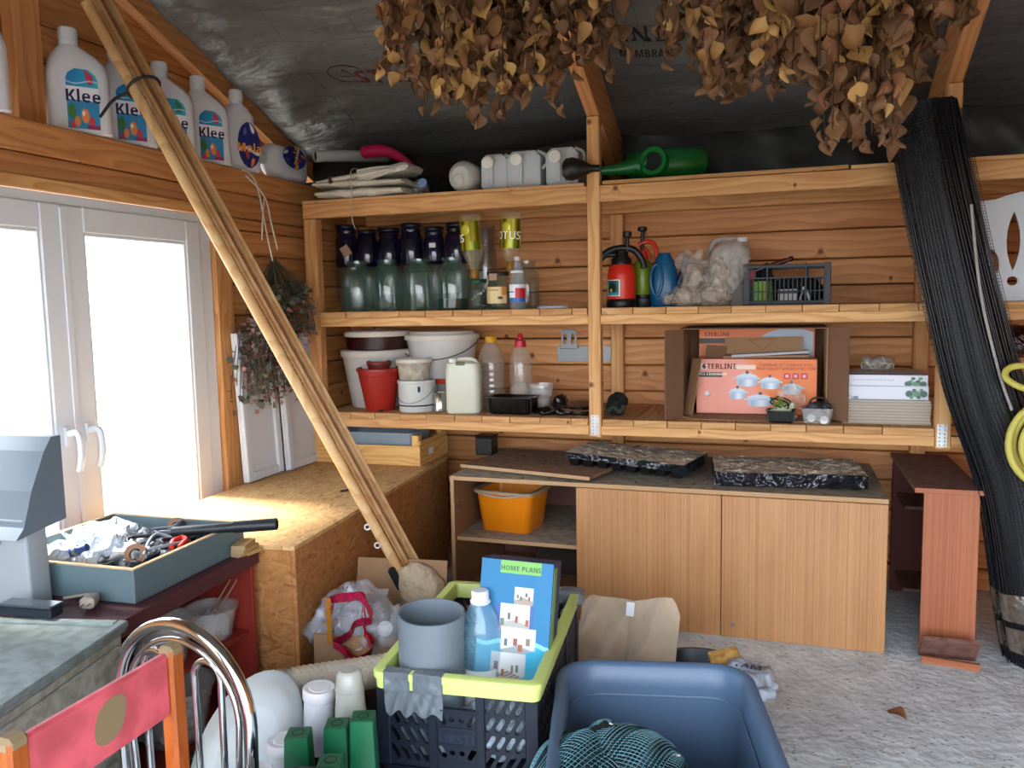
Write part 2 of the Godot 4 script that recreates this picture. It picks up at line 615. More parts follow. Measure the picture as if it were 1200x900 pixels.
	put("printed_grid", lines, mat("print_faint", Color(0.2, 0.2, 0.2), 0.7), ceil_)
	var black := mat("print_black", Color(0.07, 0.07, 0.075), 0.8)
	var red := mat("print_red", Color(0.36, 0.1, 0.11), 0.8)
	for q: Array in [["ANES", -0.58, -3.72, 0.1, black], ["MEMBRAN", -0.6, -3.83, 0.035, black], ["STROTEX", -1.75, -3.75, 0.1, red], ["MEMBRAN", -1.55, -3.86, 0.035, black], ["MASTERMAX", 0.1, -3.45, 0.1, red], ["MEMBRAN", 1.35, -3.75, 0.05, red]]:
		lettering("printed_word", q[0], q[3], q[4], ceil_, func(a: float, b: float) -> Vector3:
			var x: float = q[1] + a
			var z: float = q[2] + b
			return v3(x, foil_y(x, z) - 0.002, z), true)
	var ring := G.new()
	for c: Vector2 in [Vector2(-0.1, -3.42), Vector2(-2.08, -3.72)]:
		ring.tube(arc(24, func(t: float) -> Vector3:
			var x := c.x + 0.1 * cos(TAU * t)
			var z := c.y + 0.07 * sin(TAU * t)
			return v3(x, foil_y(x, z) - 0.001, z)), 0.0025, 3)
		ring.tube(arc(3, func(t: float) -> Vector3:
			var x := c.x + 0.05 * sin(TAU * t)
			var z := c.y + 0.04 * cos(TAU * t)
			return v3(x, foil_y(x, z) - 0.001, z)), 0.0025, 3)
	put("printed_emblem", ring, red, ceil_)
	for q: Array in [[-2.765, 0.06], [-0.855, 0.06], [0.67, 0.06], [2.2, 0.06]]:
		for s in 2:
			var za := -4.5 if s == 0 else 0.4
			var zb := -1.75
			var dp := 0.15 if q[0] < -2.0 else 0.27
			var poly := PackedVector2Array([Vector2(za, roof_h(za) - dp), Vector2(zb, roof_h(zb) - dp), Vector2(zb, roof_h(zb) - 0.04), Vector2(za, roof_h(za) - 0.04)])
			var rg := G.new()
			rg.xf = Transform3D(Basis(v3(0, 0, 1), v3(0, 1, 0), v3(-1, 0, 0)), v3(q[0], 0, 0))
			rg.ex(poly, q[1])
			struct("rafter", rg, board_mat(3), "pine rafter under the membrane")
	struct("gable_post", G.new().at(v3(-2.715, 2.183, -2.42)).box(v3(0, 0.4, 0), v3(0.06, 0.8, 0.12), 0.004, 1, uo()), board_mat(0), "short wooden post standing on the ledge")
	# white double door
	var pvc := mat("white_pvc", Color(0.86, 0.88, 0.9), 0.35)
	var d := Node3D.new()
	d.name = "door_1"
	add_child(d)
	tag(d, "white plastic double door with large bright panes", "", "", "structure")
	var fr := G.new()
	for zz: Array in [[-3.21, -3.133], [-1.617, -1.54]]:
		fr.box(v3(-2.585, 0.96, (zz[0] + zz[1]) / 2), v3(0.075, 1.92, zz[1] - zz[0]), 0.004)
	fr.box(v3(-2.585, 1.912, -2.375), v3(0.075, 0.036, 1.67), 0.004).box(v3(-2.585, 0.02, -2.375), v3(0.075, 0.04, 1.67), 0.004)
	put("door_frame", fr, pvc, d)
	for s in 2:
		var z0 := -3.131 if s == 0 else -2.371
		var z1 := -2.379 if s == 0 else -1.619
		var sh := G.new()
		var x := -2.575
		var w := 0.093
		sh.box(v3(x, 0.967, z0 + w / 2), v3(0.07, 1.85, w), 0.006).box(v3(x, 0.967, z1 - w / 2), v3(0.07, 1.85, w), 0.006)
		sh.box(v3(x, 1.844, (z0 + z1) / 2), v3(0.07, 0.1, z1 - z0 - 2 * w), 0.006).box(v3(x, 0.092, (z0 + z1) / 2), v3(0.07, 0.1, z1 - z0 - 2 * w), 0.006)
		var sash := put("sash", sh, pvc, d)
		var bead := G.new()
		for k in 2:
			bead.box(v3(x + 0.02, 0.985, (z0 + w + 0.006) if k == 0 else (z1 - w - 0.006)), v3(0.02, 1.65, 0.012), 0.003)
			bead.box(v3(x + 0.02, 0.147 if k == 0 else 1.788, (z0 + z1) / 2), v3(0.02, 0.012, z1 - z0 - 2 * w - 0.024), 0.003)
		put("glazing_bead", bead, pvc, sash)
		put("pane", G.new().box(v3(x, 0.985, (z0 + z1) / 2), v3(0.006, 1.66, z1 - z0 - 2 * w + 0.01), 0.0), clear("window_glass", Color(0.9, 0.96, 0.97), 0.06, 0.02), sash)
		var hz := z1 - 0.045 if s == 0 else z0 + 0.045
		var hg := G.new().box(v3(x + 0.04, 1.03, hz), v3(0.012, 0.075, 0.03), 0.004)
		hg.tube(smooth_path([v3(x + 0.045, 1.04, hz), v3(x + 0.085, 1.045, hz), v3(x + 0.1, 1.01, hz), v3(x + 0.1, 0.95, hz), v3(x + 0.085, 0.9, hz)]), 0.0125, 8)
		put("handle", hg, pvc, sash)
	put("astragal", G.new().box(v3(-2.538, 0.967, -2.377), v3(0.006, 1.83, 0.028), 0.002), pvc, d)
	struct("trim_1", G.new().at(v3(-2.54, 0.96, -3.272)).box(Vector3.ZERO, v3(0.03, 1.92, 0.115), 0.003, 1, uo()), pine(1), "upright pine board beside the door")
	struct("added_trim_3", G.new().at(v3(-2.54, 0.96, -1.5)).box(Vector3.ZERO, v3(0.03, 1.92, 0.09), 0.003, 1, uo()), pine(1), "unseen upright pine board added over a light gap on the near side of the door")  # unseen board added to close a light gap beside the frame
	struct("trim_2", G.new().at(v3(-2.545, 1.955, -2.2)).box(Vector3.ZERO, v3(0.022, 0.045, 2.1), 0.003, 2, uo()), pine(0), "narrow pine board over the door")


func build_shelving() -> void:
	var s := thing("shelving_unit", "built-in pine shelving with three tiers of planks along the back wall", "shelving")
	var zf := -3.85
	var post := func(x: float, y0: float, y1: float, z: float, w: float, dpt: float, k: int) -> void:
		put("post", G.new().at(v3(x, (y0 + y1) / 2, z)).box(Vector3.ZERO, v3(w, y1 - y0, dpt), 0.003, 1, uo()), pine(k), s)
	post.call(-2.41, 0.0, 1.962, zf - 0.03, 0.075, 0.06, 1)
	post.call(-0.855, 0.832, 2.365, zf - 0.03, 0.06, 0.06, 0)
	post.call(0.672, 0.832, 2.365, zf - 0.03, 0.06, 0.06, 0)
	for x: float in [-2.41, -0.86, 0.665]:
		post.call(x, 0.0, 1.965, -4.475, 0.07, 0.05, 1)
	var rail := func(x0: float, x1: float, y0: float, y1: float, z: float, k: int) -> void:
		put("rail", G.new().at(v3((x0 + x1) / 2, (y0 + y1) / 2, z)).box(Vector3.ZERO, v3(x1 - x0, y1 - y0, 0.045), 0.003, 0, uo()), pine(k), s)
	for r: Array in [[0.843, 0.889, 0], [1.385, 1.431, 2], [1.966, 2.043, 1]]:
		rail.call(-2.37 if r[2] < 2 and r[2] != 1 else (-2.37 if r[2] == 2 else -2.45), -0.886, r[0], r[1], zf - 0.0225, r[2])
		rail.call(-0.824, 0.641, r[0], r[1], zf - 0.0225, r[2])
		rail.call(-2.37, 0.63, r[0], r[1], -4.425, r[2])
	rail.call(0.703, 2.29, 1.966, 2.043, zf - 0.0225, 1)
	rail.call(0.703, 2.29, 1.385, 1.435, zf - 0.0225, 1)
	rail.call(0.703, 0.775, 0.843, 0.889, zf - 0.0225, 0)
	rail.call(0.70, 2.29, 1.966, 2.043, -4.425, 1)
	rail.call(0.70, 2.29, 1.385, 1.431, -4.425, 1)
	for y: float in [0.889, 1.431]:
		var x := -2.37
		while x < 0.6:
			var w := rng.randf_range(0.148, 0.163)
			if x < -0.9 and x + w > -0.93: w = -0.89 - x
			if x + w > 0.58: w = 0.64 - x
			put("plank", G.new().at(v3(x + w / 2, y + 0.0165, -4.165 + rng.randf_range(-0.003, 0.003))).box(Vector3.ZERO, v3(w - 0.003, 0.032, 0.63), 0.002, 2, uo()), dusty(rng.randi() % 3), s)
			x += w
			if absf(x + 0.89) < 0.01: x = -0.82
	for i in 2:
		put("plank", G.new().at(v3(1.49, 1.431 + 0.0165, -4.0 - i * 0.3)).box(Vector3.ZERO, v3(1.56, 0.032, 0.28), 0.002, 0, uo()), dusty(i), s)
	for i in 4:   # the top tier has its boards lengthwise
		for k in 3:
			var x0: float = [-2.45, -0.81, 0.28][k]
			var x1: float = [-0.9, 0.27, 2.28][k]
			if i > 0 and k == 0: x1 = -0.815
			put("plank", G.new().at(v3((x0 + x1) / 2, 2.043 + 0.009 + 0.003 * (k % 2), -3.925 - i * 0.155)).box(Vector3.ZERO, v3(x1 - x0, 0.017, 0.15), 0.002, 0, uo()), dusty(i + k), s)
	for x: float in [-0.855, 0.668]:
		var b := G.new()
		for j in 6:
			for i in 2:
				b.at(v3(x - 0.01 + i * 0.02, 0.84 + 0.011 + j * 0.0165, zf + 0.0015)).hole(Vector2.ZERO, Vector2(0.02, 0.0165), ngon(8, 0.0045), 0.003)
		put("connector_plate", b, mat("galvanised", Color(0.72, 0.74, 0.76), 0.35, 0.8), s)


func ngon(n: int, r: float) -> PackedVector2Array:
	var o := PackedVector2Array()
	for i in n:
		o.append(Vector2.from_angle(TAU * (i + 0.5) / n) * r)
	return o


func dusty(k: int) -> StandardMaterial3D:
	var cs := [Color(0.8, 0.66, 0.5), Color(0.76, 0.63, 0.47), Color(0.82, 0.69, 0.53)]
	return mat("dusty_plank_%d" % k, cs[k % 3], 0.8, 0.0, "pine", Vector3(1 / 1.1, 1 / 0.3, 1))


func paint(w: int, h: int, f: Callable) -> ImageTexture:  # a printed label; f(u, v) gives its ink, v down
	var im := Image.create(w, h, false, Image.FORMAT_RGB8)
	for y in h:
		for x in w:
			im.set_pixel(x, y, f.call((x + 0.5) / w, (y + 0.5) / h))
	return ImageTexture.create_from_image(im)


func print_mat(key: String, t: Texture2D, rough := 0.45) -> StandardMaterial3D:
	if M.has(key): return M[key]
	var m := mat(key, Color.WHITE, rough)
	m.albedo_texture = t
	return m


func blot(u: float, v: float, x: float, y: float, r: float, asp := 1.0) -> float:
	return 1.0 - smoothstep(r * 0.8, r, sqrt((u - x) * (u - x) * asp * asp + (v - y) * (v - y)))


func bent_patch(g: G, y0: float, y1: float, a0: float, a1: float, ring: Callable, n := 10, m := 6) -> G:  # part of a skin, ring(angle, y) -> point, pushed out a little
	var rows := []
	for j in m + 1:
		var y := lerpf(y0, y1, float(j) / m)
		var r := PackedVector3Array()
		for i in n + 1:
			r.append(ring.call(lerpf(a0, a1, float(i) / n), y))
		rows.append(r)
	return g.sheet(rows, true)


# a flat-sided bottle: rings of rounded rectangles
func flask(g: G, levels: Array) -> G:  # [y, width, depth, corner radius]
	var rings := []
	for l: Array in levels:
		rings.append(G.rr(l[1], l[2], l[3], l[0], 4, Vector2(l[4] if l.size() > 4 else 0.0, 0)))
	return g.loft(rings, true, true, true, 0.75)


func detergent(label: String, kind: int, p: Vector3, rot: Vector3, group: String) -> Node3D:
	var t := thing("detergent_bottle", label, "bottle", p, rot, group)
	t.scale = Vector3.ONE * 0.94
	var hdpe := milky("white_hdpe", Color(0.87, 0.88, 0.9), 0.35)
	var g := G.new()
	if kind < 3:
		flask(g, [[0.0, 0.225, 0.115, 0.03], [0.008, 0.24, 0.13, 0.035], [0.24, 0.235, 0.128, 0.04], [0.29, 0.215, 0.12, 0.045], [0.325, 0.165, 0.1, 0.045, -0.01], [0.35, 0.105, 0.08, 0.039, -0.02], [0.362, 0.075, 0.072, 0.0355, -0.025], [0.385, 0.07, 0.068, 0.0335, -0.025]])
	else:
		flask(g, [[0.0, 0.2, 0.115, 0.04], [0.008, 0.215, 0.125, 0.045], [0.07, 0.23, 0.13, 0.05], [0.15, 0.2, 0.125, 0.05, -0.012], [0.22, 0.205, 0.122, 0.05, -0.01], [0.3, 0.18, 0.11, 0.05, 0], [0.34, 0.12, 0.085, 0.042, 0], [0.36, 0.07, 0.065, 0.032, 0.0], [0.385, 0.066, 0.062, 0.03, 0.0]])
	put("body", g, hdpe, t)
	var cx := -0.025 if kind < 3 else 0.0
	put("cap", G.new().at(v3(cx, 0, 0)).lathe([Vector2(0.037, 0.378), Vector2(0.038, 0.4), Vector2(0.036, 0.43), Vector2(0.03, 0.435)], 20), milky("cap_white", Color(0.85, 0.85, 0.86)), t)
	var key := "print_wash_%d" % mini(kind, 3)
	if not M.has(key):
		print_mat(key, paint(64, 128, func(u: float, v: float) -> Color:
			var c := Color(0.95, 0.95, 0.97)
			if kind >= 3:
				c = Color(0.13, 0.16, 0.45)
				c = c.lerp(Color(0.95, 0.95, 0.97), blot(u, v, 0.75, 0.12, 0.13))
				c = c.lerp(Color(0.35, 0.4, 0.7), blot(u, v, 0.3, 0.2, 0.1))
				c = c.lerp(Color(0.9, 0.9, 0.95), 1.0 if absf(v - 0.62 + 0.06 * sin(u * 5)) < 0.035 else 0.0)
				c = c.lerp(Color(0.92, 0.5, 0.2), maxf(blot(u, v, 0.25, 0.55, 0.1), blot(u, v, 0.7, 0.88, 0.12)))
				c = c.lerp(Color(0.8, 0.2, 0.2), blot(u, v, 0.4, 0.72, 0.09))
				return c
			if v < 0.3:
				c = Color(0.12, 0.5, 0.75).lerp(Color(0.2, 0.7, 0.8), u)
				c = c.lerp([Color(0.75, 0.25, 0.35), Color(0.2, 0.5, 0.35), Color(0.8, 0.3, 0.4)][kind], blot(u, v, 0.75, 0.13, 0.14))
				c = c.lerp(Color(0.9, 0.95, 1), 0.7 if absf(v - 0.22 - 0.03 * sin(u * 6)) < 0.012 else 0.0)
			elif v > 0.52:
				c = Color(0.2, 0.55, 0.75)
				c = c.lerp(Color(0.25, 0.5, 0.25), blot(u, v, 0.15, 0.72, 0.14))
				var fruit := Color(0.93, 0.55, 0.3) if kind != 1 else Color(0.4, 0.6, 0.35)
				c = c.lerp(fruit, maxf(blot(u, v, 0.55, 0.78, 0.14), blot(u, v, 0.3, 0.88, 0.1)))
				c = c.lerp(Color(0.85, 0.25, 0.3) if kind != 1 else Color(0.2, 0.4, 0.3), maxf(blot(u, v, 0.75, 0.88, 0.1), blot(u, v, 0.15, 0.95, 0.08)))
				c = c.lerp(Color(0.95, 0.9, 0.85), blot(u, v, 0.5, 0.74, 0.05))
				if v > 0.93 and u > 0.6: c = Color(0.6, 0.2, 0.35)
			return c))
	var zf := 0.0655
	if kind < 3:
		put("label", label_patch(0.005, 0.14, zf, 0.12, 0.24, false, true), M[key], t)
		lettering("label_word", "Klee", 0.047, mat("print_navy", Color(0.13, 0.1, 0.3), 0.5), t, func(a: float, b: float) -> Vector3: return v3(0.005 + a, 0.15 + b, zf + 0.0016), true)
	else:
		put("label", label_patch(0.03, 0.14, zf + 0.001, 0.13, 0.24, true), M[key], t)
		lettering("label_word", "Mola", 0.045, mat("print_orange", Color(0.95, 0.62, 0.15), 0.5), t, func(a: float, b: float) -> Vector3: return v3(0.03 + a, 0.125 + b, zf + 0.0026), true)
	return t


func label_patch(cx: float, cy: float, z: float, w: float, h: float, oval := false, arched := false) -> G:  # printed sticker, gently bowed, with unit UV and v down
	var g := G.new()
	var rows := []
	for j in 13:
		var t := j / 12.0
		var r := PackedVector3Array()
		var wide := w
		if arched and t > 0.8: wide = w * sqrt(maxf(0.05, 1.0 - pow((t - 0.8) / 0.22, 2.0)))
		if oval: wide = w * sqrt(maxf(0.03, 1.0 - pow(2 * t - 1, 2.0)))
		for i in 9:
			var s := i / 8.0 - 0.5
			r.append(v3(cx + s * wide, cy + h * (t - 0.5), z))
		rows.append(r)
	g.st.set_smooth_group(1)
	for j in 12:
		for i in 8:
			g.quad(rows[j][i], rows[j][i + 1], rows[j + 1][i + 1], rows[j + 1][i], Vector2(i / 8.0, 1 - j / 12.0), Vector2((i + 1) / 8.0, 1 - j / 12.0), Vector2((i + 1) / 8.0, 1 - (j + 1) / 12.0), Vector2(i / 8.0, 1 - (j + 1) / 12.0))
	return g


func build_ledge_bottles() -> void:
	var grp := "empty detergent bottles on the ledge over the door"
	var y := 2.183
	var x := -2.635
	detergent("large white detergent bottle nearest the ledge post, blue and red fruit label", 0, v3(x, y, -2.585), v3(0, 55, 0), grp)
	detergent("white detergent bottle half hidden behind the leaning wood mouldings on the ledge", 2, v3(x, y, -2.83), v3(0, 57, 0), grp)
	detergent("white detergent bottle with a green tinted label just right of the leaning mouldings", 1, v3(x, y, -3.075), v3(0, 60, 0), grp)
	detergent("white detergent bottle with fruit label beside the oval dark blue labelled one", 0, v3(x, y, -3.325), v3(0, 62, 0), grp)
	detergent("waisted white bottle with an oval dark blue label standing last on the ledge", 3, v3(x, y, -3.575), v3(0, 64, 0), grp)
	detergent("waisted white bottle lying on its side at the corner end of the ledge", 4, v3(x, y + 0.108, -4.12), v3(90, 90, 0), grp).rotation_degrees = v3(0, 90, 90)
	detergent("white bottle on the ledge left of the post, cut off by the picture edge", 0, v3(x, y, -2.13), v3(0, 60, 0), grp)


func build_top_shelf() -> void:
	var y := 2.0625
	var white := milky("white_hdpe", Color(0.87, 0.88, 0.9), 0.35)
	# canisters lying down, base at the back, caps to the room
	var spots := [[-1.37, 0.14, 0.175, "lying white canister with round cap, second beside the round bottle on the top shelf"], [-1.215, 0.175, 0.18, "middle lying white canister with round cap, the broadest on the top shelf"], [-1.02, 0.165, 0.182, "lying white canister with round cap nearest the middle post on the top shelf"]]
	for s: Array in spots:
		var t := thing("canister", s[3], "canister", v3(s[0], y, -3.9), Vector3.ZERO, "canisters lying on the top shelf")
		var w: float = s[1]
		var h: float = s[2]
		var g := G.new()
		var ring := func(k: float, z: float) -> PackedVector3Array:
			var c := 0.035 * k
			var o := PackedVector3Array()
			for q: Vector2 in [Vector2(w / 2, 0.012), Vector2(w / 2, h - c), Vector2(w / 2 - c, h), Vector2(-w / 2 + c, h), Vector2(-w / 2, h - c), Vector2(-w / 2, 0.012), Vector2(-w / 2 + 0.012, 0), Vector2(w / 2 - 0.012, 0)]:
				o.append(v3(q.x * (0.8 + 0.2 * k), h / 2 + (q.y - h / 2) * (0.8 + 0.2 * k), z))
			return o
		g.loft([ring.call(1.0, -0.27), ring.call(1.0, -0.015), ring.call(0.85, 0.0), ring.call(0.2, 0.004)], true, true, true, 0.9, true)
		put("body", g, milky("canister_plastic", Color(0.72, 0.74, 0.75), 0.4), t)
		put("rib", G.new().box(v3(-0.012, h * 0.36, 0.008), v3(0.022, h * 0.55, 0.014), 0.005), milky("canister_plastic", Color.WHITE), t)
		var cap := put("cap", G.new().at(v3(-w * 0.16, h * 0.74, 0.0), v3(90, 0, 0)).lathe([Vector2(0.02, 0.0), Vector2(0.021, 0.012), Vector2(0.03, 0.014), Vector2(0.031, 0.034), Vector2(0.027, 0.038)], 22), mat("cap_cream", Color(0.88, 0.87, 0.83), 0.4), t)
		put("cap_ring", G.new().at(v3(-w * 0.16, h * 0.74, 0.039), v3(90, 0, 0)).lathe([Vector2(0.017, -0.002), Vector2(0.019, 0.002), Vector2(0.014, 0.002), Vector2(0.013, -0.002)], 18), mat("cap_cream", Color.WHITE), cap)
		put("handle", G.new().tube(smooth_path([v3(w * 0.36, h * 0.97, -0.02), v3(w * 0.6, h * 0.86, -0.03), v3(w * 0.64, h * 0.66, -0.03), v3(w * 0.5, h * 0.5, -0.03)], 4), 0.009, 8), milky("canister_plastic", Color.WHITE), t)
	var rb := thing("round_canister", "round-bottomed grey white bottle lying on the top shelf, left of the caps", "bottle", v3(-1.545, y, -3.87), Vector3.ZERO, "")
	put("body", G.new().at(v3(0, 0.078, -0.02), v3(90, 0, 0)).lathe([Vector2(0.03, -0.3), Vector2(0.035, -0.26), Vector2(0.076, -0.2), Vector2(0.078, -0.03), Vector2(0.066, 0.0), Vector2(0.045, 0.012)], 28), milky("bottle_grey_white", Color(0.74, 0.73, 0.71), 0.45), rb)
	put("base_ring", G.new().at(v3(-0.015, 0.058, -0.008), v3(90, 0, 0)).lathe([Vector2(0.034, -0.01), Vector2(0.036, 0.004), Vector2(0.026, 0.005), Vector2(0.024, -0.004)], 22), milky("bottle_grey_white", Color.WHITE), rb)
	# folded sacks in a tied pile
	var sk := thing("folded_sacks", "pile of folded white woven sacks with dark edge stripe, tied with string", "sacks", v3(-2.1, y, -3.95))
	var cloth := bumpy(mat("sack_weave", Color(0.78, 0.76, 0.71), 0.8), "fine_n", 0.7)
	var lay := [[0.0, 0.05, 0.5, 0.0], [0.05, 0.042, 0.52, -1.0], [0.09, 0.035, 0.46, 5.0]]
	for i in lay.size():
		var q: Array = lay[i]
		var rings := []
		for k in 13:
			var u := k / 12.0
			var x: float = -q[2] / 2 + q[2] * u
			var th: float = q[1] * (0.55 + 0.45 * sin(PI * clampf(u * 1.05, 0, 1))) * 0.5
			var ring := PackedVector3Array()
			for j in 16:
				var a := TAU * j / 16
				ring.append(v3(x + 0.01 * sin(j * 2.3 + i), q[0] + q[1] * 0.5 + th * sin(a) * (1.0 + 0.15 * sin(k * 1.7 + j + i)), 0.14 * signf(cos(a)) * pow(absf(cos(a)), 0.5) + 0.006 * sin(k + i * 2.0)))
			rings.append(ring)
		var g := G.new().at(Vector3.ZERO, v3(0, 0, q[3]))
		g.loft(rings)
		put("folded_sack", g, cloth, sk)
	var roll := G.new()
	roll.at(v3(0.16, 0.125, 0.02), v3(0, 0, 8))
	for k in 2:
		roll.tube(arc(14, func(t: float) -> Vector3: return v3(-0.16 + 0.1 * 0 + (0.2 - 0.02 * k) * sin(t * PI) , (0.028 - 0.012 * k) * cos(t * PI), 0.1)), 0.006, 6)
	roll.box(v3(-0.02, 0.0, 0.0), v3(0.3, 0.04, 0.22), 0.018)
	put("folded_sack", roll, cloth, sk)
	put("stripe", G.new().box(v3(-0.15, 0.092, 0.0), v3(0.018, 0.04, 0.295), 0.005), mat("stripe_brown", Color(0.25, 0.17, 0.1), 0.8), sk)
	put("string", G.new().tube(smooth_path([v3(-0.02, 0.148, -0.14), v3(-0.02, 0.15, 0.05), v3(-0.02, 0.13, 0.147), v3(-0.02, 0.05, 0.152), v3(-0.02, -0.02, 0.155), v3(-0.015, -0.12, 0.165), v3(-0.0, -0.17, 0.16)]), 0.0025, 5), mat("twine", Color(0.7, 0.68, 0.62), 0.9), sk)
	# dark bundle under the pipe, pink spout, pipe
	var db := thing("dark_cloth_bundle", "heap of black cloth behind the folded sacks in the shelf corner", "cloth", v3(-2.18, y, -4.3))
	blob(db, "cloth", [[v3(-0.1, 0.08, 0), v3(0.16, 0.12, 0.13)], [v3(0.12, 0.07, 0.02), v3(0.2, 0.1, 0.12)], [v3(0.34, 0.06, 0.0), v3(0.16, 0.08, 0.12)]], bumpy(mat("black_cloth", Color(0.055, 0.06, 0.075), 0.9), "crumple", 0.8))
	var pp := thing("plastic_pipe", "short grey white plastic pipe end poking out over the black cloth", "pipe", v3(-2.35, 2.31, -3.97))
	put("tube", G.new().at(Vector3.ZERO, v3(94, -38, 0)).lathe([Vector2(0.026, -0.36), Vector2(0.031, -0.35), Vector2(0.031, 0.04), Vector2(0.033, 0.04), Vector2(0.033, 0.075), Vector2(0.025, 0.075), Vector2(0.024, -0.02), Vector2(0.002, -0.021)], 22, true, true), mat("grey_pvc_pale", Color(0.66, 0.67, 0.67), 0.4), pp)
	put("bore_shade", G.new().at(Vector3.ZERO, v3(94, -38, 0)).lathe([Vector2(0.0245, 0.069), Vector2(0.0005, 0.069)], 20, false, true), mat("dark_inside", Color(0.02, 0.05, 0.03), 0.8), pp)  # dark disc paints the shade inside the pipe mouth
	var pk := thing("pink_spout", "bright pink plastic spout lying on the black cloth on the top shelf", "spout", v3(-2.03, 2.3, -4.05))
	put("spout", G.new().tube(smooth_path([v3(-0.15, 0.03, 0), v3(-0.1, 0.032, 0), v3(-0.04, 0.03, 0), v3(0.03, 0.01, 0), v3(0.1, -0.035, 0), v3(0.16, -0.1, 0)], 5), [0.031, 0.033, 0.034, 0.034, 0.034, 0.034, 0.035, 0.036, 0.036, 0.035, 0.034, 0.033, 0.031, 0.029, 0.028, 0.027, 0.026, 0.025, 0.024, 0.023, 0.022, 0.021, 0.02, 0.019, 0.018, 0.017], 14), mat("pink_plastic", Color(0.72, 0.06, 0.3), 0.4), pk)
	var lb := thing("lying_bottle", "clear plastic bottle with pale blue cap lying beside the folded sacks", "bottle", v3(-1.745, y + 0.05, -3.86))
	put("body", G.new().at(Vector3.ZERO, v3(78, 30, 0)).lathe([Vector2(0.044, -0.3), Vector2(0.05, -0.28), Vector2(0.05, -0.09), Vector2(0.044, -0.06), Vector2(0.02, -0.015), Vector2(0.018, 0.0)], 22), clear("clear_pet", Color(0.9, 0.92, 0.95), 0.12), lb)
	put("cap", G.new().at(Vector3.ZERO, v3(78, 30, 0)).lathe([Vector2(0.021, -0.004), Vector2(0.021, 0.014), Vector2(0.019, 0.016)], 18), mat("cap_blue_pale", Color(0.45, 0.58, 0.75), 0.4), lb)
	# green watering can on its side, black rose against the post
	var wc := thing("watering_can", "green plastic watering can lying on its side with black rose", "watering can", v3(-0.6, y, -3.97))
	var grn := mat("green_plastic", Color(0.03, 0.36, 0.13), 0.35)
	var ax := v3(0.5, 0.085, 0)
	put("body", G.new().at(v3(0.02, 0.085, -0.05), v3(0, 20, -90)).lathe([Vector2(0.05, -0.14), Vector2(0.066, -0.1), Vector2(0.08, -0.02), Vector2(0.084, 0.1), Vector2(0.084, 0.22), Vector2(0.07, 0.235)], 28), grn, wc)
	put("opening", G.new().at(v3(0.02, 0.086, 0.045), v3(84, -12, 0)).lathe([Vector2(0.058, -0.07), Vector2(0.068, 0.0), Vector2(0.066, 0.012), Vector2(0.047, 0.012), Vector2(0.044, 0.0), Vector2(0.04, -0.06)], 28, false, false), mat("green_plastic_lip", Color(0.04, 0.42, 0.17), 0.3), wc)
	put("opening_inside", G.new().at(v3(0.02, 0.086, 0.047), v3(84, -12, 0)).lathe([Vector2(0.046, -0.001), Vector2(0.001, -0.002)], 28, false, true), mat("dark_inside", Color(0.02, 0.05, 0.03), 0.8), wc)
	put("spout", G.new().tube(smooth_path([v3(-0.06, 0.075, 0.02), v3(-0.14, 0.062, 0.05), v3(-0.22, 0.055, 0.075), v3(-0.235, 0.055, 0.08)], 4), [0.05, 0.044, 0.038, 0.033, 0.028, 0.025, 0.023, 0.021, 0.02, 0.02, 0.021, 0.021, 0.021], 14), grn, wc)
	put("rose", G.new().at(v3(-0.225, 0.055, 0.155), v3(0, 12, 90)).lathe([Vector2(0.016, -0.01), Vector2(0.018, 0.03), Vector2(0.045, 0.08), Vector2(0.055, 0.12), Vector2(0.05, 0.15), Vector2(0.03, 0.165)], 24), mat("black_plastic", Color(0.03, 0.03, 0.032), 0.45), wc)


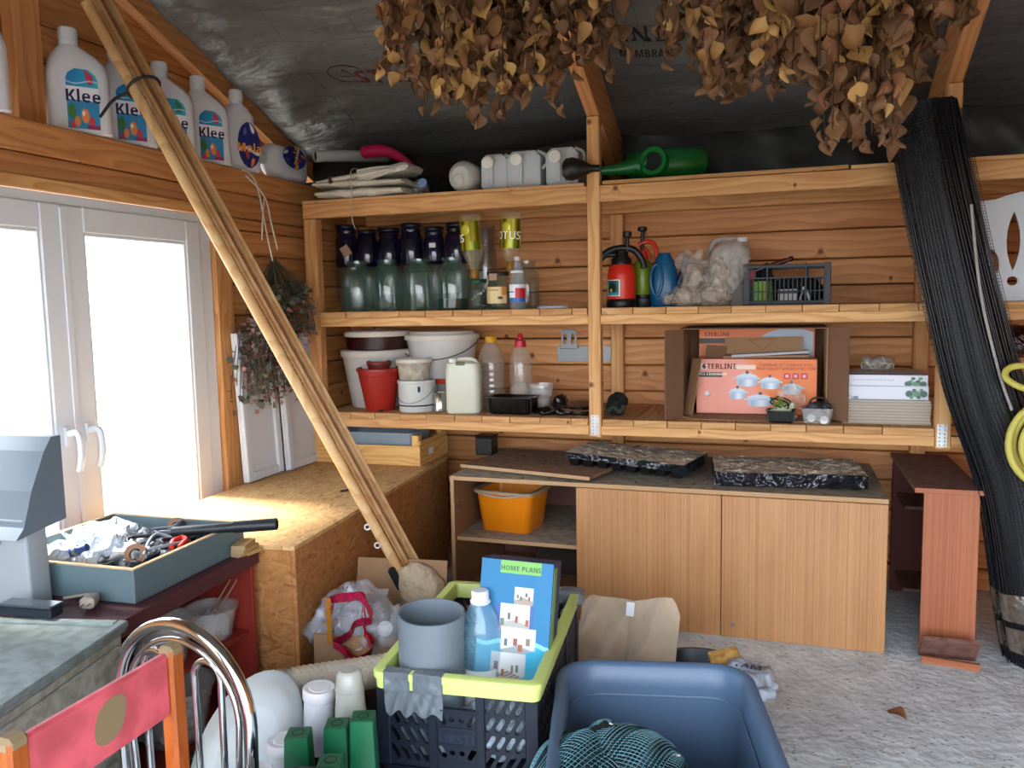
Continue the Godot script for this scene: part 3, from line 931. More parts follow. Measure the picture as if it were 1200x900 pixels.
# lumps joined into one skin: a smooth union of ellipsoids cut by surface nets would be costly, so a swollen shell round their hull in rings
func blob(parent: Node, called: String, lumps: Array, mt: Material, rough := 0.012, res := 0.02, floor_y := 0.0) -> MeshInstance3D:
	var lo := Vector3.INF
	var hi := -Vector3.INF
	for l: Array in lumps:
		lo = lo.min(l[0] - l[1] * 1.15)
		hi = hi.max(l[0] + l[1] * 1.15)
	lo.y = maxf(lo.y, floor_y - res * 1.5)
	var n := Vector3i(((hi - lo) / res).ceil()) + Vector3i(3, 3, 3)
	var fn := FastNoiseLite.new()
	fn.seed = int(lo.x * 97) + lumps.size()
	fn.frequency = 1.0
	var val := PackedFloat32Array()
	val.resize(n.x * n.y * n.z)
	for k in n.z:
		for j in n.y:
			for i in n.x:
				var p := lo + v3(i - 1, j - 1, k - 1) * res
				var d := 9.0
				for l: Array in lumps:
					var e: float = ((p - l[0]) / l[1]).length()
					var q: float = (e - 1.0) * minf(l[1].x, minf(l[1].y, l[1].z))
					var h := clampf(0.5 + 0.5 * (d - q) / 0.03, 0.0, 1.0)
					d = lerpf(d, q, h) - 0.03 * h * (1.0 - h)
				d += rough * fn.get_noise_3d(p.x * 14, p.y * 14, p.z * 14)
				d = maxf(d, floor_y - p.y)
				val[(k * n.y + j) * n.x + i] = d
	var g := G.new()
	g.st.set_smooth_group(0)
	var where := {}
	var cell := func(i: int, j: int, k: int) -> Vector3:
		var key := (k * n.y + j) * n.x + i
		if where.has(key): return where[key]
		var sum := Vector3.ZERO
		var cnt := 0
		for e in 12:
			var a := Vector3i.ZERO
			var b := Vector3i.ZERO
			var axis := e / 4
			var u := (axis + 1) % 3
			var w := (axis + 2) % 3
			a[u] = e % 2; a[w] = (e / 2) % 2
			b = a
			b[axis] = 1
			var fa := val[((k + a.z) * n.y + j + a.y) * n.x + i + a.x]
			var fb := val[((k + b.z) * n.y + j + b.y) * n.x + i + b.x]
			if (fa < 0) != (fb < 0):
				sum += Vector3(a).lerp(Vector3(b), fa / (fa - fb))
				cnt += 1
		var p := lo + (v3(i - 1, j - 1, k - 1) + sum / maxf(cnt, 1)) * res
		where[key] = p
		return p
	for k in range(1, n.z - 1):
		for j in range(1, n.y - 1):
			for i in range(1, n.x - 1):
				var f0 := val[(k * n.y + j) * n.x + i]
				for axis in 3:
					var f1 := val[((k + (1 if axis == 2 else 0)) * n.y + j + (1 if axis == 1 else 0)) * n.x + i + (1 if axis == 0 else 0)]
					if (f0 < 0) == (f1 < 0): continue
					var u := Vector3i.ZERO
					var w := Vector3i.ZERO
					u[(axis + 1) % 3] = 1
					w[(axis + 2) % 3] = 1
					var c := Vector3i(i, j, k)
					var q := []
					for o: Vector3i in [c - u - w, c - w, c, c - u]:
						q.append(cell.call(o.x, o.y, o.z))
					if f0 > 0: q.reverse()
					var s := 3.0
					g.quad(q[0], q[1], q[2], q[3], Vector2(q[0].x + q[0].y * 0.3, q[0].z + q[0].y) * s, Vector2(q[1].x + q[1].y * 0.3, q[1].z + q[1].y) * s, Vector2(q[2].x + q[2].y * 0.3, q[2].z + q[2].y) * s, Vector2(q[3].x + q[3].y * 0.3, q[3].z + q[3].y) * s)
	return put(called, g, mt, parent)


func leaf_mesh(k: int) -> ArrayMesh:  # a dry, curled leaf hanging from its stalk at the origin
	var g := G.new()
	var rows := []
	var l := 0.055
	for j in 6:
		var t := j / 5.0
		var w := 0.022 * sin(PI * pow(t, 0.75)) + 0.0015
		var r := PackedVector3Array()
		for i in 5:
			var s := i / 2.0 - 1.0
			var curl: float = [0.9, 1.6, 0.4, 2.1][k] * (0.4 + t)
			r.append(v3(w * sin(s * curl) / maxf(curl, 0.1) * 1.3 + 0.004 * sin(t * 5 + k), -l * t + 0.004 * sin(s * 3 + k * 2), w * (1 - cos(s * curl)) + 0.012 * sin(t * 3.0 + k)))
		rows.append(r)
	g.sheet(rows)
	g.tube(PackedVector3Array([v3(0, 0.02, 0), v3(0, 0, 0.001)]), 0.0012, 3, false)
	g.st.generate_normals()
	g.st.index()
	return g.st.commit()


func build_dry_bunches() -> void:
	var leaves := []
	for k in 4: leaves.append(leaf_mesh(k))
	var tones := []
	var cols := [Color(0.52, 0.36, 0.19), Color(0.43, 0.29, 0.17), Color(0.6, 0.44, 0.24), Color(0.37, 0.25, 0.15), Color(0.5, 0.32, 0.19), Color(0.68, 0.52, 0.29)]
	for i in cols.size():
		var m := mat("dry_leaf_%d" % i, cols[i], 0.75)
		m.backlight_enabled = true
		m.backlight = cols[i] * 0.35
		tones.append(m)
	# each bunch: stems fanning down from a tie at the roof, leaves along their lower parts
	var spec := [
		["dried_leaf_bunch", "bunch of dried brown leafy stems hanging from the roof in front of the middle rafter", v3(-0.76, 2.72, -2.3), [[-0.31, 0.2, 8], [-0.2, 0.3, 12], [-0.1, 0.34, 14], [0.0, 0.27, 12], [0.07, 0.36, 8], [0.17, 0.2, 10], [0.27, 0.22, 8]]],
		["dried_leaf_bunch", "larger bunch of dried brown leafy stems hanging from the roof on the right", v3(0.08, 2.72, -2.3), [[-0.33, 0.22, 8], [-0.22, 0.34, 14], [-0.1, 0.33, 16], [0.0, 0.4, 16], [0.09, 0.5, 18], [0.16, 0.5, 14], [0.24, 0.24, 12], [0.3, 0.2, 8]]]]
	for b in 2:
		var s: Array = spec[b]
		var t := thing(s[0], s[1], "dried plants", s[2], Vector3.ZERO, "bunches of dried leafy stems")
		var stems := G.new()
		var spots := []
		for lane: Array in s[3]:
			for i in int(lane[2]):
				var tip := v3(lane[0] + rng.randf_range(-0.07, 0.07), -0.34 - lane[1] * rng.randf_range(0.55, 1.0), rng.randf_range(-0.17, 0.17))
				var mid := v3(tip.x * 0.8, tip.y * 0.5, tip.z * 0.85)
				var path := smooth_path([v3(tip.x * 0.1, 0, tip.z * 0.1), mid, tip], 8)
				stems.tube(path, 0.002, 3, false)
				var along := 0.12
				while along < 1.0:
					var at := path[int(along * (path.size() - 1))].lerp(path[mini(int(along * (path.size() - 1)) + 1, path.size() - 1)], fposmod(along * (path.size() - 1), 1.0))
					spots.append(Transform3D(Basis.from_euler(v3(rng.randf_range(-0.5, 0.5), rng.randf() * TAU, rng.randf_range(-0.6, 0.6))).scaled(Vector3.ONE * rng.randf_range(0.65, 1.25) * (1.0 if along < 0.9 else 0.75)), at + v3(rng.randf_range(-0.02, 0.02), rng.randf_range(-0.02, 0.02), rng.randf_range(-0.02, 0.02))))
					along += rng.randf_range(0.028, 0.05)
		put("stems", stems, mat("dry_stem", Color(0.24, 0.16, 0.1), 0.9), t).set_meta("kind", "stuff")
		spots.sort_custom(func(p: Transform3D, q: Transform3D) -> bool: return p.origin.z > q.origin.z)
		var low := []
		var rest := []
		for q: Transform3D in spots:   # the ones nearest the room are parts, the rest one stuff part
			if q.origin.y < -0.18 and low.size() < 290: low.append(q)
			else: rest.append(q)
		for q: Transform3D in low:
			var o := inst("leaf", leaves[rng.randi() % 4], tones[rng.randi() % 6], t)
			o.transform = q
		var mm := MultiMesh.new()
		mm.transform_format = MultiMesh.TRANSFORM_3D
		mm.mesh = leaves[1]
		mm.instance_count = rest.size()
		for i in rest.size(): mm.set_instance_transform(i, rest[i])
		var mi := MultiMeshInstance3D.new()
		mi.name = "inner_leaves"
		mi.multimesh = mm
		mi.material_override = tones[1]
		mi.set_meta("kind", "stuff")
		t.add_child(mi)
		put("tie", G.new().tube(arc(12, func(q: float) -> Vector3: return v3(0.05 * cos(TAU * q), -0.03, 0.05 * sin(TAU * q))), 0.006, 5).tube(PackedVector3Array([v3(0, -0.03, 0), v3(0, roof_h(s[2].z) - 0.04 - s[2].y, 0)]), 0.004, 5), mat("twine", Color.WHITE), t)
	# herbs on the left wall
	var hb := thing("hanging_herbs", "bunch of dried flowering herbs hung upside down on white string beside the door", "dried herbs", v3(-2.42, 2.145, -3.48))
	put("string", G.new().tube(smooth_path([v3(-0.13, 0.03, 0.0), v3(-0.1, 0.02, -0.01), v3(-0.03, -0.06, 0.02), v3(0.0, -0.3, 0.0), v3(0.01, -0.42, -0.02)]), 0.004, 5).tube(smooth_path([v3(-0.1, 0.0, 0.01), v3(-0.02, -0.1, -0.02), v3(0.0, -0.24, -0.04), v3(0.02, -0.36, -0.05)]), 0.004, 5).tube(smooth_path([v3(-0.02, -0.1, -0.02), v3(0, -0.2, 0.03), v3(0.01, -0.32, 0.06)]), 0.004, 5), mat("white_string", Color(0.82, 0.8, 0.75), 0.9), hb)
	var hs := G.new()
	var heads := []
	for i in 110:
		var up := i % 2
		var tip := v3(rng.randf_range(-0.1, 0.12), -0.74 - 0.1 * rng.randf() if up else -1.02 - 0.1 * rng.randf(), (-0.14 if up else 0.08) + rng.randf_range(-0.16, 0.16))
		var path := smooth_path([v3(0, -0.4, -0.03), v3(tip.x * 0.6, tip.y * 0.7, tip.z * 0.8), tip], 5)
		hs.tube(path, 0.002, 3, false)
		for k in 9:
			heads.append(path[5 + k % 6] + v3(rng.randf_range(-0.03, 0.03), rng.randf_range(-0.05, 0.03), rng.randf_range(-0.03, 0.03)))
	put("stems", hs, mat("herb_stem", Color(0.3, 0.27, 0.2), 0.9), hb).set_meta("kind", "stuff")
	var sets := [[], []]
	for h: Vector3 in heads: sets[0 if h.y > -0.62 or rng.randf() < 0.35 else 1].append(h)
	for i in 2:
		var mm := MultiMesh.new()
		mm.transform_format = MultiMesh.TRANSFORM_3D
		mm.mesh = leaves[i * 2]
		mm.instance_count = sets[i].size()
		for k in sets[i].size():
			mm.set_instance_transform(k, Transform3D(Basis.from_euler(v3(rng.randf() * 3, rng.randf() * 6, rng.randf() * 3)).scaled(Vector3.ONE * (0.62 if i == 0 else 0.42)), sets[i][k]))
		var mi := MultiMeshInstance3D.new()
		mi.name = ["herb_leaves", "flower_heads"][i]
		mi.multimesh = mm
		mi.material_override = [mat("herb_green", Color(0.32, 0.32, 0.27), 0.8), mat("herb_flower", Color(0.55, 0.4, 0.36), 0.8)][i]
		mi.set_meta("kind", "stuff")
		hb.add_child(mi)


func build_mouldings() -> void:
	var t := thing("moulding_bundle", "bundle of long pale wood mouldings leaning up to the roof, tied with wire", "wood mouldings", Vector3.ZERO)
	var a := v3(-1.29, 0.14, -2.94)
	var b := v3(-2.5, 2.675, -2.56)
	var dir := (b - a).normalized()
	var side := v3(-0.81, 0, 0.58)   # to the left as the room sees it
	side = (side - dir * side.dot(dir)).normalized()
	var out := dir.cross(side).normalized()
	var l := a.distance_to(b)
	var cs := [Color(0.82, 0.72, 0.58), Color(0.68, 0.56, 0.44), Color(0.6, 0.48, 0.38), Color(0.7, 0.59, 0.47)]
	for i in 4:
		var g := G.new()
		g.xf = Transform3D(Basis(side, out, side.cross(out)), a + side * ((0.03 if i == 0 else 0.015) - i * 0.0215) + out * (0.012 * (i % 2) - 0.01 * i))
		var prof := PackedVector2Array()
		if i == 0:
			for k in 9: prof.append(Vector2(0.021 * cos(PI * k / 8), 0.019 * sin(PI * k / 8)))
			prof.append_array([Vector2(-0.021, -0.006), Vector2(0.021, -0.006)])
		else:
			prof = PackedVector2Array([Vector2(0.013, -0.01), Vector2(0.013, 0.008), Vector2(0.009, 0.012), Vector2(0.0, 0.006), Vector2(-0.006, 0.011), Vector2(-0.011, 0.011), Vector2(-0.013, 0.006), Vector2(-0.013, -0.01)])
		var z := side.cross(out).dot(dir)
		var rings := []
		for k in 2:
			var r := PackedVector3Array()
			for q in prof: r.append(v3(q.x, q.y, z * (l * k - (0.03 * i if k == 0 else -0.02 * i))))
			rings.append(r)
		if z > 0: rings.reverse()
		rings.reverse()
		g.loft(rings, true, true, true, 0.5, i > 0)
		var mm := mat("moulding_%d" % (i % 4), cs[i % 4], 0.5, 0.0, "pale", Vector3(1 / 0.3, 1 / 1.2, 1))
		put("moulding", g, mm, t)
	var c := a + dir * (l * 0.872)
	put("wire_tie", G.new().tube(arc(20, func(q: float) -> Vector3: return c + side * (-0.005 + 0.062 * cos(TAU * q)) + out * (-0.012 + 0.045 * sin(TAU * q)) + dir * 0.02 * sin(TAU * q)), 0.006, 6).tube(smooth_path([c + side * 0.056, c + side * 0.12 - dir * 0.01, c + side * 0.19 - dir * 0.05]), 0.006, 6), mat("dark_wire", Color(0.12, 0.1, 0.12), 0.6), t)
	for k in 2:
		var q := a + dir * (l * (0.165 + 0.03 * k)) + side * 0.058
		put("screw_eye", G.new().at(q, v3(0, 20, 0)).tube(arc(10, func(u: float) -> Vector3: return v3(0.011 * cos(TAU * u), 0.011 * sin(TAU * u), 0)), 0.0035, 6), mat("white_enamel", Color(0.85, 0.85, 0.85), 0.4), t)
	# white panels leaning beside the door
	var pv := mat("panel_white", Color(0.8, 0.82, 0.84), 0.5)
	var grp := "white panels leaning beside the door"
	for i in 2:
		var p := thing("leaning_panel", ["white framed panel leaning against the wall nearest the door post", "white framed panel leaning in the corner behind the wooden crate"][i], "panel", v3(-2.47 + 0.03 * i, 0.645, -3.42 - 0.34 * i), v3(0, 0, 2.5), grp)
		var w: float = [0.3, 0.36][i]
		var h: float = [0.73, 0.71][i]
		put("board", G.new().box(v3(0, h / 2, 0), v3(0.018, h, w), 0.003), pv, p)
		var f := G.new()
		for s: float in [-1, 1]:
			f.box(v3(0.016, h / 2, s * (w / 2 - 0.022)), v3(0.018, h, 0.044), 0.005).box(v3(0.016, h / 2 + s * (h / 2 - 0.022), 0), v3(0.018, 0.044, w - 0.09), 0.005)
		put("frame", f, pv, p)


func jar(called: String, label: String, p: Vector3, r: float, h: float, neck: float, m: Material, lid: Material = null, group := "", up := false) -> Node3D:
	var t := thing(called, label, "jar", p, v3(180, 0, 0) if up else Vector3.ZERO, group)
	if up: t.position.y += h
	var w := 0.003
	var prof := [Vector2(r * 0.86, 0.0), Vector2(r * 0.97, 0.006), Vector2(r, 0.02), Vector2(r, h * 0.6), Vector2(r * 0.95, h * 0.7), Vector2(r * 0.8, h * 0.8), Vector2(neck * 1.08, h * 0.88), Vector2(neck, h * 0.91), Vector2(neck, h * 0.95), Vector2(neck + 0.005, h * 0.96), Vector2(neck + 0.005, h), Vector2(neck - w, h)]
	put("glass", G.new().lathe(prof, 32, true, false), m, t)
	if lid: put("lid", G.new().at(v3(0, h - 0.012, 0)).lathe([Vector2(neck + 0.007, 0), Vector2(neck + 0.008, 0.016), Vector2(neck + 0.005, 0.02)], 28), lid, t)
	return t


func band(t: Node, called: String, r: float, y0: float, y1: float, a0: float, a1: float, m: Material) -> void:  # printed sticker round a bottle; angles in degrees from the front
	var g := G.new()
	var rows := []
	var n := 14
	g.st.set_smooth_group(1)
	for j in n:
		var q := []
		for k: Vector2 in [Vector2(j, 0), Vector2(j + 1, 0), Vector2(j + 1, 1), Vector2(j, 1)]:
			var a := deg_to_rad(lerpf(a0, a1, k.x / n))
			q.append(v3(sin(a) * r, lerpf(y0, y1, k.y), cos(a) * r))
		g.quad(q[0], q[1], q[2], q[3], Vector2(float(j) / n, 1), Vector2((j + 1.0) / n, 1), Vector2((j + 1.0) / n, 0), Vector2(float(j) / n, 0))
	put(called, g, m, t)


func on_drum(r: float, y: float, a: float) -> Callable:  # lettering bent round a bottle
	return func(x: float, v: float) -> Vector3:
		var q := deg_to_rad(a) + x / r
		return v3(sin(q) * r, y + v, cos(q) * r)


func pail(called: String, label: String, p: Vector3, r0: float, r1: float, h: float, m: Material, lip := 0.006, group := "", cat := "bucket") -> Node3D:
	var t := thing(called, label, cat, p, Vector3.ZERO, group)
	put("body", G.new().lathe([Vector2(r0 * 0.94, 0), Vector2(r0, 0.008), Vector2(r1, h - 0.02), Vector2(r1 + lip, h - 0.018), Vector2(r1 + lip, h - 0.003), Vector2(r1 + lip * 0.5, h), Vector2(r1 - 0.003, h), Vector2(r0 - 0.004, 0.012)], 36), m, t)
	return t


func build_jar_shelf() -> void:
	var y := 1.464
	var glass := clear("jar_glass", Color(0.22, 0.42, 0.36), 0.24, 0.03)
	var glass_b := clear("jar_glass_clear", Color(0.25, 0.36, 0.36), 0.24, 0.03)
	var blue := clear("jar_glass_blue", Color(0.03, 0.06, 0.17), 0.8, 0.05)
	var xs := [-2.215, -2.035, -1.843, -1.652]
	var front := ["large empty glass jar second from the left post, front row of the jar shelf", "large empty glass jar, third from the left in the front row of jars", "large greenish glass jar left of the one holding dark liquid", "large glass jar with a little dark red liquid at the bottom"]
	jar("glass_jar", "narrow empty glass jar standing closest to the left shelf post", v3(-2.33, y, -4.17), 0.07, 0.25, 0.04, glass_b, null, "empty glass jars")
	for i in 4:
		var t := jar("glass_jar", front[i], v3(xs[i], y, -4.0), 0.09, 0.275, 0.05, glass, null, "empty glass jars")
		if i == 3:
			put("liquid", G.new().lathe([Vector2(0.08, 0.004), Vector2(0.087, 0.01), Vector2(0.087, 0.06)], 28), mat("dark_wine", Color(0.12, 0.02, 0.03), 0.15), t)
	# second row: upside-down jars, with blue lidded jars stacked on their bases
	var bx := [-2.43, -2.295, -2.155, -2.015, -1.875, -1.735]
	for i in 6:
		jar("glass_jar", "%s glass jar turned mouth down in the back row, carrying a blue jar" % ["leftmost", "second from left", "third from left", "fourth from left", "fifth from left", "rightmost"][i], v3(bx[i] + 0.02, y, -4.24), 0.067, 0.255, 0.045, glass_b, null, "glass jars turned mouth down", true)
	var names := ["dark blue jar with a tan paper tag, leftmost of the upper back jars", "dark blue jar between the tagged one and the string end, upper back row", "broad dark blue jar left of the clear square one, upper back row", "dark blue jar just left of the white-stickered jar, upper back row", "dark jar with a small white sticker in the upper back row", "dark blue jar beside the left yellow bottle, upper back row"]
	var hs := [0.235, 0.2, 0.205, 0.225, 0.2, 0.215]
	for i in 6:
		var t := jar("blue_jar", names[i], v3(bx[i] + 0.02, y + 0.2555, -4.24), [0.067, 0.064, 0.067, 0.067, 0.06, 0.067][i], hs[i], [0.054, 0.05, 0.058, 0.054, 0.049, 0.056][i], blue, mat("lid_navy", Color(0.03, 0.05, 0.12), 0.4), "dark blue jars stacked on the back row")
		if i == 0: put("paper_tag", G.new().at(v3(0.03, 0.09, 0.068), v3(0, 15, 32)).box(Vector3.ZERO, v3(0.05, 0.06, 0.002), 0.0004), mat("tan_paper", Color(0.66, 0.55, 0.44), 0.8), t)
		if i == 4: band(t, "sticker", 0.0615, 0.09, 0.115, -5, 30, mat("paper_white", Color(0.85, 0.86, 0.86), 0.7))
	for i in 5:
		jar("glass_jar", "%s glass jar standing against the back wall behind the upturned jars" % ["leftmost", "second", "middle", "fourth", "rightmost"][i], v3(-2.36 + i * 0.145, y, -4.4), 0.065, 0.3, 0.045, glass, mat("lid_navy", Color(0.03, 0.05, 0.12), 0.4), "glass jars against the back wall")
	jar("glass_jar", "tall clear glass jar standing at the wall behind the dark blue jars", v3(-1.61, y, -4.4), 0.065, 0.47, 0.055, glass_b, null, "")
	jar("glass_jar", "greenish glass jar standing behind the slim labelled bottle", v3(-1.31, y, -4.22), 0.07, 0.255, 0.05, glass, null, "")
	# small jars in front
	var t := jar("small_jar", "small jar with green lid and berry print label under a yellow bottle", v3(-1.497, y, -3.97), 0.046, 0.15, 0.04, glass, mat("lid_green", Color(0.04, 0.25, 0.16), 0.4))
	band(t, "label", 0.0475, 0.025, 0.1, -75, 75, print_mat("print_berries", paint(72, 40, func(u: float, v: float) -> Color:
		var c := Color(0.14, 0.17, 0.14)
		for k in 9: c = c.lerp([Color(0.6, 0.2, 0.3), Color(0.3, 0.5, 0.25), Color(0.75, 0.7, 0.75)][k % 3], blot(u, v, fposmod(k * 0.377, 1.0), fposmod(k * 0.61, 1.0), 0.1, 1.6))
		return c)))
	t = jar("small_jar", "cream labelled glass jar with dark lid and a tan paper square", v3(-1.388, y, -3.975), 0.056, 0.185, 0.05, glass, mat("lid_brown", Color(0.12, 0.07, 0.05), 0.45))
	band(t, "label", 0.0575, 0.03, 0.115, -68, 68, print_mat("print_olive", paint(80, 48, func(u: float, v: float) -> Color:
		var c := Color(0.85, 0.75, 0.55)
		c = c.lerp(Color(0.75, 0.5, 0.15), 1.0 if u > 0.78 and v < 0.5 else 0.0)
		c = c.lerp(Color(0.2, 0.14, 0.08), blot(u, v, 0.72, 0.66, 0.09, 0.8))
		if absf(v - 0.2) < 0.03 and u > 0.25 and u < 0.65: c = Color(0.5, 0.4, 0.25)
		return c)))
	put("paper_square", G.new().at(v3(-0.005, 0.165, 0.0605)).box(Vector3.ZERO, v3(0.042, 0.034, 0.002), 0.0004), mat("tan_paper", Color.WHITE), t)
	t = thing("slim_bottle", "slim clear bottle with white cap and red and blue label at the jar row end", "bottle", v3(-1.275, y, -3.955))
	put("body", G.new().lathe([Vector2(0.038, 0), Vector2(0.042, 0.008), Vector2(0.042, 0.12), Vector2(0.039, 0.16), Vector2(0.028, 0.2), Vector2(0.016, 0.235), Vector2(0.014, 0.248)], 24), clear("bottle_clear", Color(0.75, 0.85, 0.9), 0.16), t)
	put("cap", G.new().at(v3(0, 0.245, 0)).lathe([Vector2(0.017, 0), Vector2(0.017, 0.018), Vector2(0.015, 0.02)], 18), mat("cap_white", Color(0.85, 0.85, 0.86), 0.4), t)
	band(t, "label", 0.043, 0.035, 0.125, -80, 80, print_mat("print_water", paint(64, 48, func(u: float, v: float) -> Color:
		var c := Color(0.88, 0.9, 0.93)
		if u > 0.5 and v > 0.2 and v < 0.75: c = Color(0.75, 0.1, 0.15)
		if v > 0.75: c = Color(0.15, 0.4, 0.7)
		if v > 0.4 and v < 0.45 and u < 0.45: c = Color(0.2, 0.35, 0.6)
		return c)))
	band(t, "neck_label", 0.0345, 0.182, 0.194, -80, 80, mat("paper_white", Color.WHITE))
	t = thing("plastic_plate", "white round plastic plate lying flat on the plank right of the jars", "plate", v3(-1.13, y, -4.1))
	put("disc", G.new().lathe([Vector2(0.08, 0), Vector2(0.083, 0.003), Vector2(0.083, 0.01), Vector2(0.078, 0.013), Vector2(0.072, 0.009)], 30), mat("cap_white", Color.WHITE), t)
	# yellow upside-down bottles
	for i in 2:
		var b := thing("yellow_bottle", ["upside-down clear bottle with yellow foil label over the green-lidded small jar", "upside-down clear bottle with yellow foil label over the cream labelled jar"][i], "bottle", [v3(-1.53, 1.616, -4.02), v3(-1.345, 1.657, -4.05)][i], v3(0, 0, [4, -3][i]), "yellow labelled bottles turned upside down")
		var hh: float = [0.345, 0.31][i]
		put("body", G.new().lathe([Vector2(0.014, 0.02), Vector2(0.015, 0.05), Vector2(0.03, 0.085), Vector2(0.05, 0.13), Vector2(0.058, 0.16), Vector2(0.058, 0.3), Vector2(0.056, hh - 0.015), Vector2(0.045, hh)] if i == 0 else [Vector2(0.014, 0.02), Vector2(0.015, 0.04), Vector2(0.03, 0.065), Vector2(0.05, 0.1), Vector2(0.058, 0.13), Vector2(0.058, 0.27), Vector2(0.056, hh - 0.015), Vector2(0.045, hh)], 26), clear("bottle_pale", Color(0.85, 0.85, 0.7), 0.14), b)
		put("cap", G.new().lathe([Vector2(0.019, 0.0), Vector2(0.022, 0.005), Vector2(0.022, 0.05), Vector2(0.017, 0.056)], 20), mat("cap_gold", Color(0.6, 0.42, 0.12), 0.4), b)
		band(b, "label", 0.0588, hh - 0.19, hh - 0.04, -70, 70, print_mat("print_yellow", paint(48, 64, func(u: float, v: float) -> Color:
			var c := Color(0.72, 0.68, 0.08).lerp(Color(0.4, 0.36, 0.05), 0.5 + 0.5 * sin(u * 23))
			return c.lerp(Color(0.5, 0.55, 0.15), blot(u, v, 0.7, 0.85, 0.2)).lerp(Color(0.85, 0.83, 0.3), blot(u, v, 0.4, 0.3, 0.2))), 0.25))
		M.print_yellow.metallic = 0.5
		lettering("label_word", ["IS", "OTUS"][i], 0.042, mat("print_white", Color(0.9, 0.9, 0.8), 0.5), b, on_drum(0.0598, hh - 0.125, [-42, 0][i]), true)


func build_sprayer_shelf() -> void:
	var y := 1.464
	var blk := mat("black_plastic", Color(0.03, 0.03, 0.032), 0.45)
	var t := thing("pressure_sprayer", "orange-red pump sprayer with black head next to the middle post", "sprayer", v3(-0.75, y, -4.0))
	put("base", G.new().lathe([Vector2(0.072, 0), Vector2(0.074, 0.004), Vector2(0.074, 0.035), Vector2(0.068, 0.042)], 28), blk, t)
	put("tank", G.new().lathe([Vector2(0.066, 0.03), Vector2(0.07, 0.045), Vector2(0.07, 0.15), Vector2(0.064, 0.185), Vector2(0.048, 0.212), Vector2(0.042, 0.22)], 28), mat("orange_red_plastic", Color(0.8, 0.16, 0.08), 0.35), t)
	put("head", G.new().lathe([Vector2(0.05, 0.205), Vector2(0.05, 0.235), Vector2(0.036, 0.25), Vector2(0.034, 0.275)], 24), blk, t)
	put("grip", G.new().tube(smooth_path([v3(-0.1, 0.235, 0.03), v3(-0.06, 0.275, 0.02), v3(0.0, 0.29, 0), v3(0.06, 0.28, -0.01), v3(0.1, 0.23, -0.02), v3(0.11, 0.19, -0.02)]), 0.017, 10).tube(smooth_path([v3(-0.02, 0.26, 0.01), v3(-0.09, 0.25, 0.03), v3(-0.125, 0.2, 0.04)]), 0.013, 8), blk, t)
	put("pump_knob", G.new().at(v3(0.03, 0, 0)).lathe([Vector2(0.011, 0.27), Vector2(0.01, 0.34), Vector2(0.022, 0.345), Vector2(0.023, 0.365), Vector2(0.018, 0.37)], 18), blk, t)
	put("nozzle", G.new().at(v3(-0.125, 0.262, 0.035), v3(0, 0, 95)).lathe([Vector2(0.012, -0.04), Vector2(0.012, 0.0), Vector2(0.007, 0.012)], 14), mat("grey_plastic", Color(0.35, 0.35, 0.35), 0.5), t)
	band(t, "label", 0.0708, 0.055, 0.135, -60, 5, print_mat("print_spray", paint(40, 56, func(u: float, v: float) -> Color:
		if u < 0.08 or u > 0.92 or v < 0.06 or v > 0.94: return Color(0.85, 0.88, 0.85)
		var c := Color(0.05, 0.35, 0.32).lerp(Color(0.03, 0.1, 0.08), blot(u, v, 0.5, 0.5, 0.3))
		return c.lerp(Color(0.75, 0.75, 0.3), blot(u, v, 0.4, 0.65, 0.12)).lerp(Color(0.2, 0.55, 0.65), 1.0 if v > 0.78 else 0.0))))
	t = thing("pressure_sprayer", "lime green pump sprayer with orange trigger behind the red sprayer", "sprayer", v3(-0.665, y, -4.12))
	put("base", G.new().lathe([Vector2(0.064, 0), Vector2(0.066, 0.004), Vector2(0.066, 0.04), Vector2(0.045, 0.045), Vector2(0.043, 0.065)], 26), blk, t)
	put("tank", G.new().lathe([Vector2(0.046, 0.06), Vector2(0.05, 0.07), Vector2(0.05, 0.17), Vector2(0.042, 0.215), Vector2(0.028, 0.24)], 26), mat("lime_plastic", Color(0.42, 0.5, 0.06), 0.35), t)
	put("collar", G.new().lathe([Vector2(0.03, 0.235), Vector2(0.032, 0.25), Vector2(0.024, 0.28)], 20), mat("orange_plastic", Color(0.75, 0.18, 0.08), 0.4), t)
	put("trigger", G.new().tube(smooth_path([v3(-0.02, 0.31, 0), v3(0.03, 0.325, 0), v3(0.065, 0.3, 0.01), v3(0.075, 0.24, 0.015), v3(0.072, 0.2, 0.015)]), 0.012, 8).tube(smooth_path([v3(0.0, 0.3, 0), v3(0.03, 0.27, 0), v3(0.035, 0.24, 0)]), 0.009, 8), mat("orange_plastic", Color.WHITE), t)
	put("pump_knob", G.new().lathe([Vector2(0.012, 0.28), Vector2(0.009, 0.375), Vector2(0.024, 0.38), Vector2(0.024, 0.395), Vector2(0.018, 0.4)], 18), blk, t)
	t = thing("watering_can", "small blue plastic watering can beside the green sprayer", "watering can", v3(-0.55, y, -4.08))
	var bl := mat("blue_plastic", Color(0.02, 0.31, 0.46), 0.35)
	flask_part(t, "body", [[0.0, 0.12, 0.1, 0.04], [0.01, 0.135, 0.11, 0.045], [0.09, 0.145, 0.12, 0.05], [0.18, 0.12, 0.11, 0.05], [0.23, 0.09, 0.09, 0.044], [0.262, 0.055, 0.06, 0.027]], bl)
	put("grip_recess", G.new().at(v3(-0.03, 0.13, 0.063), v3(2, 0, 0)).tube(arc(26, func(q: float) -> Vector3: return v3(0.028 * cos(TAU * q) * (1.0 + 0.12 * sin(TAU * q)), 0.075 * sin(TAU * q), -0.02 * maxf(0, sin(TAU * q)))), 0.008, 8), bl, t)
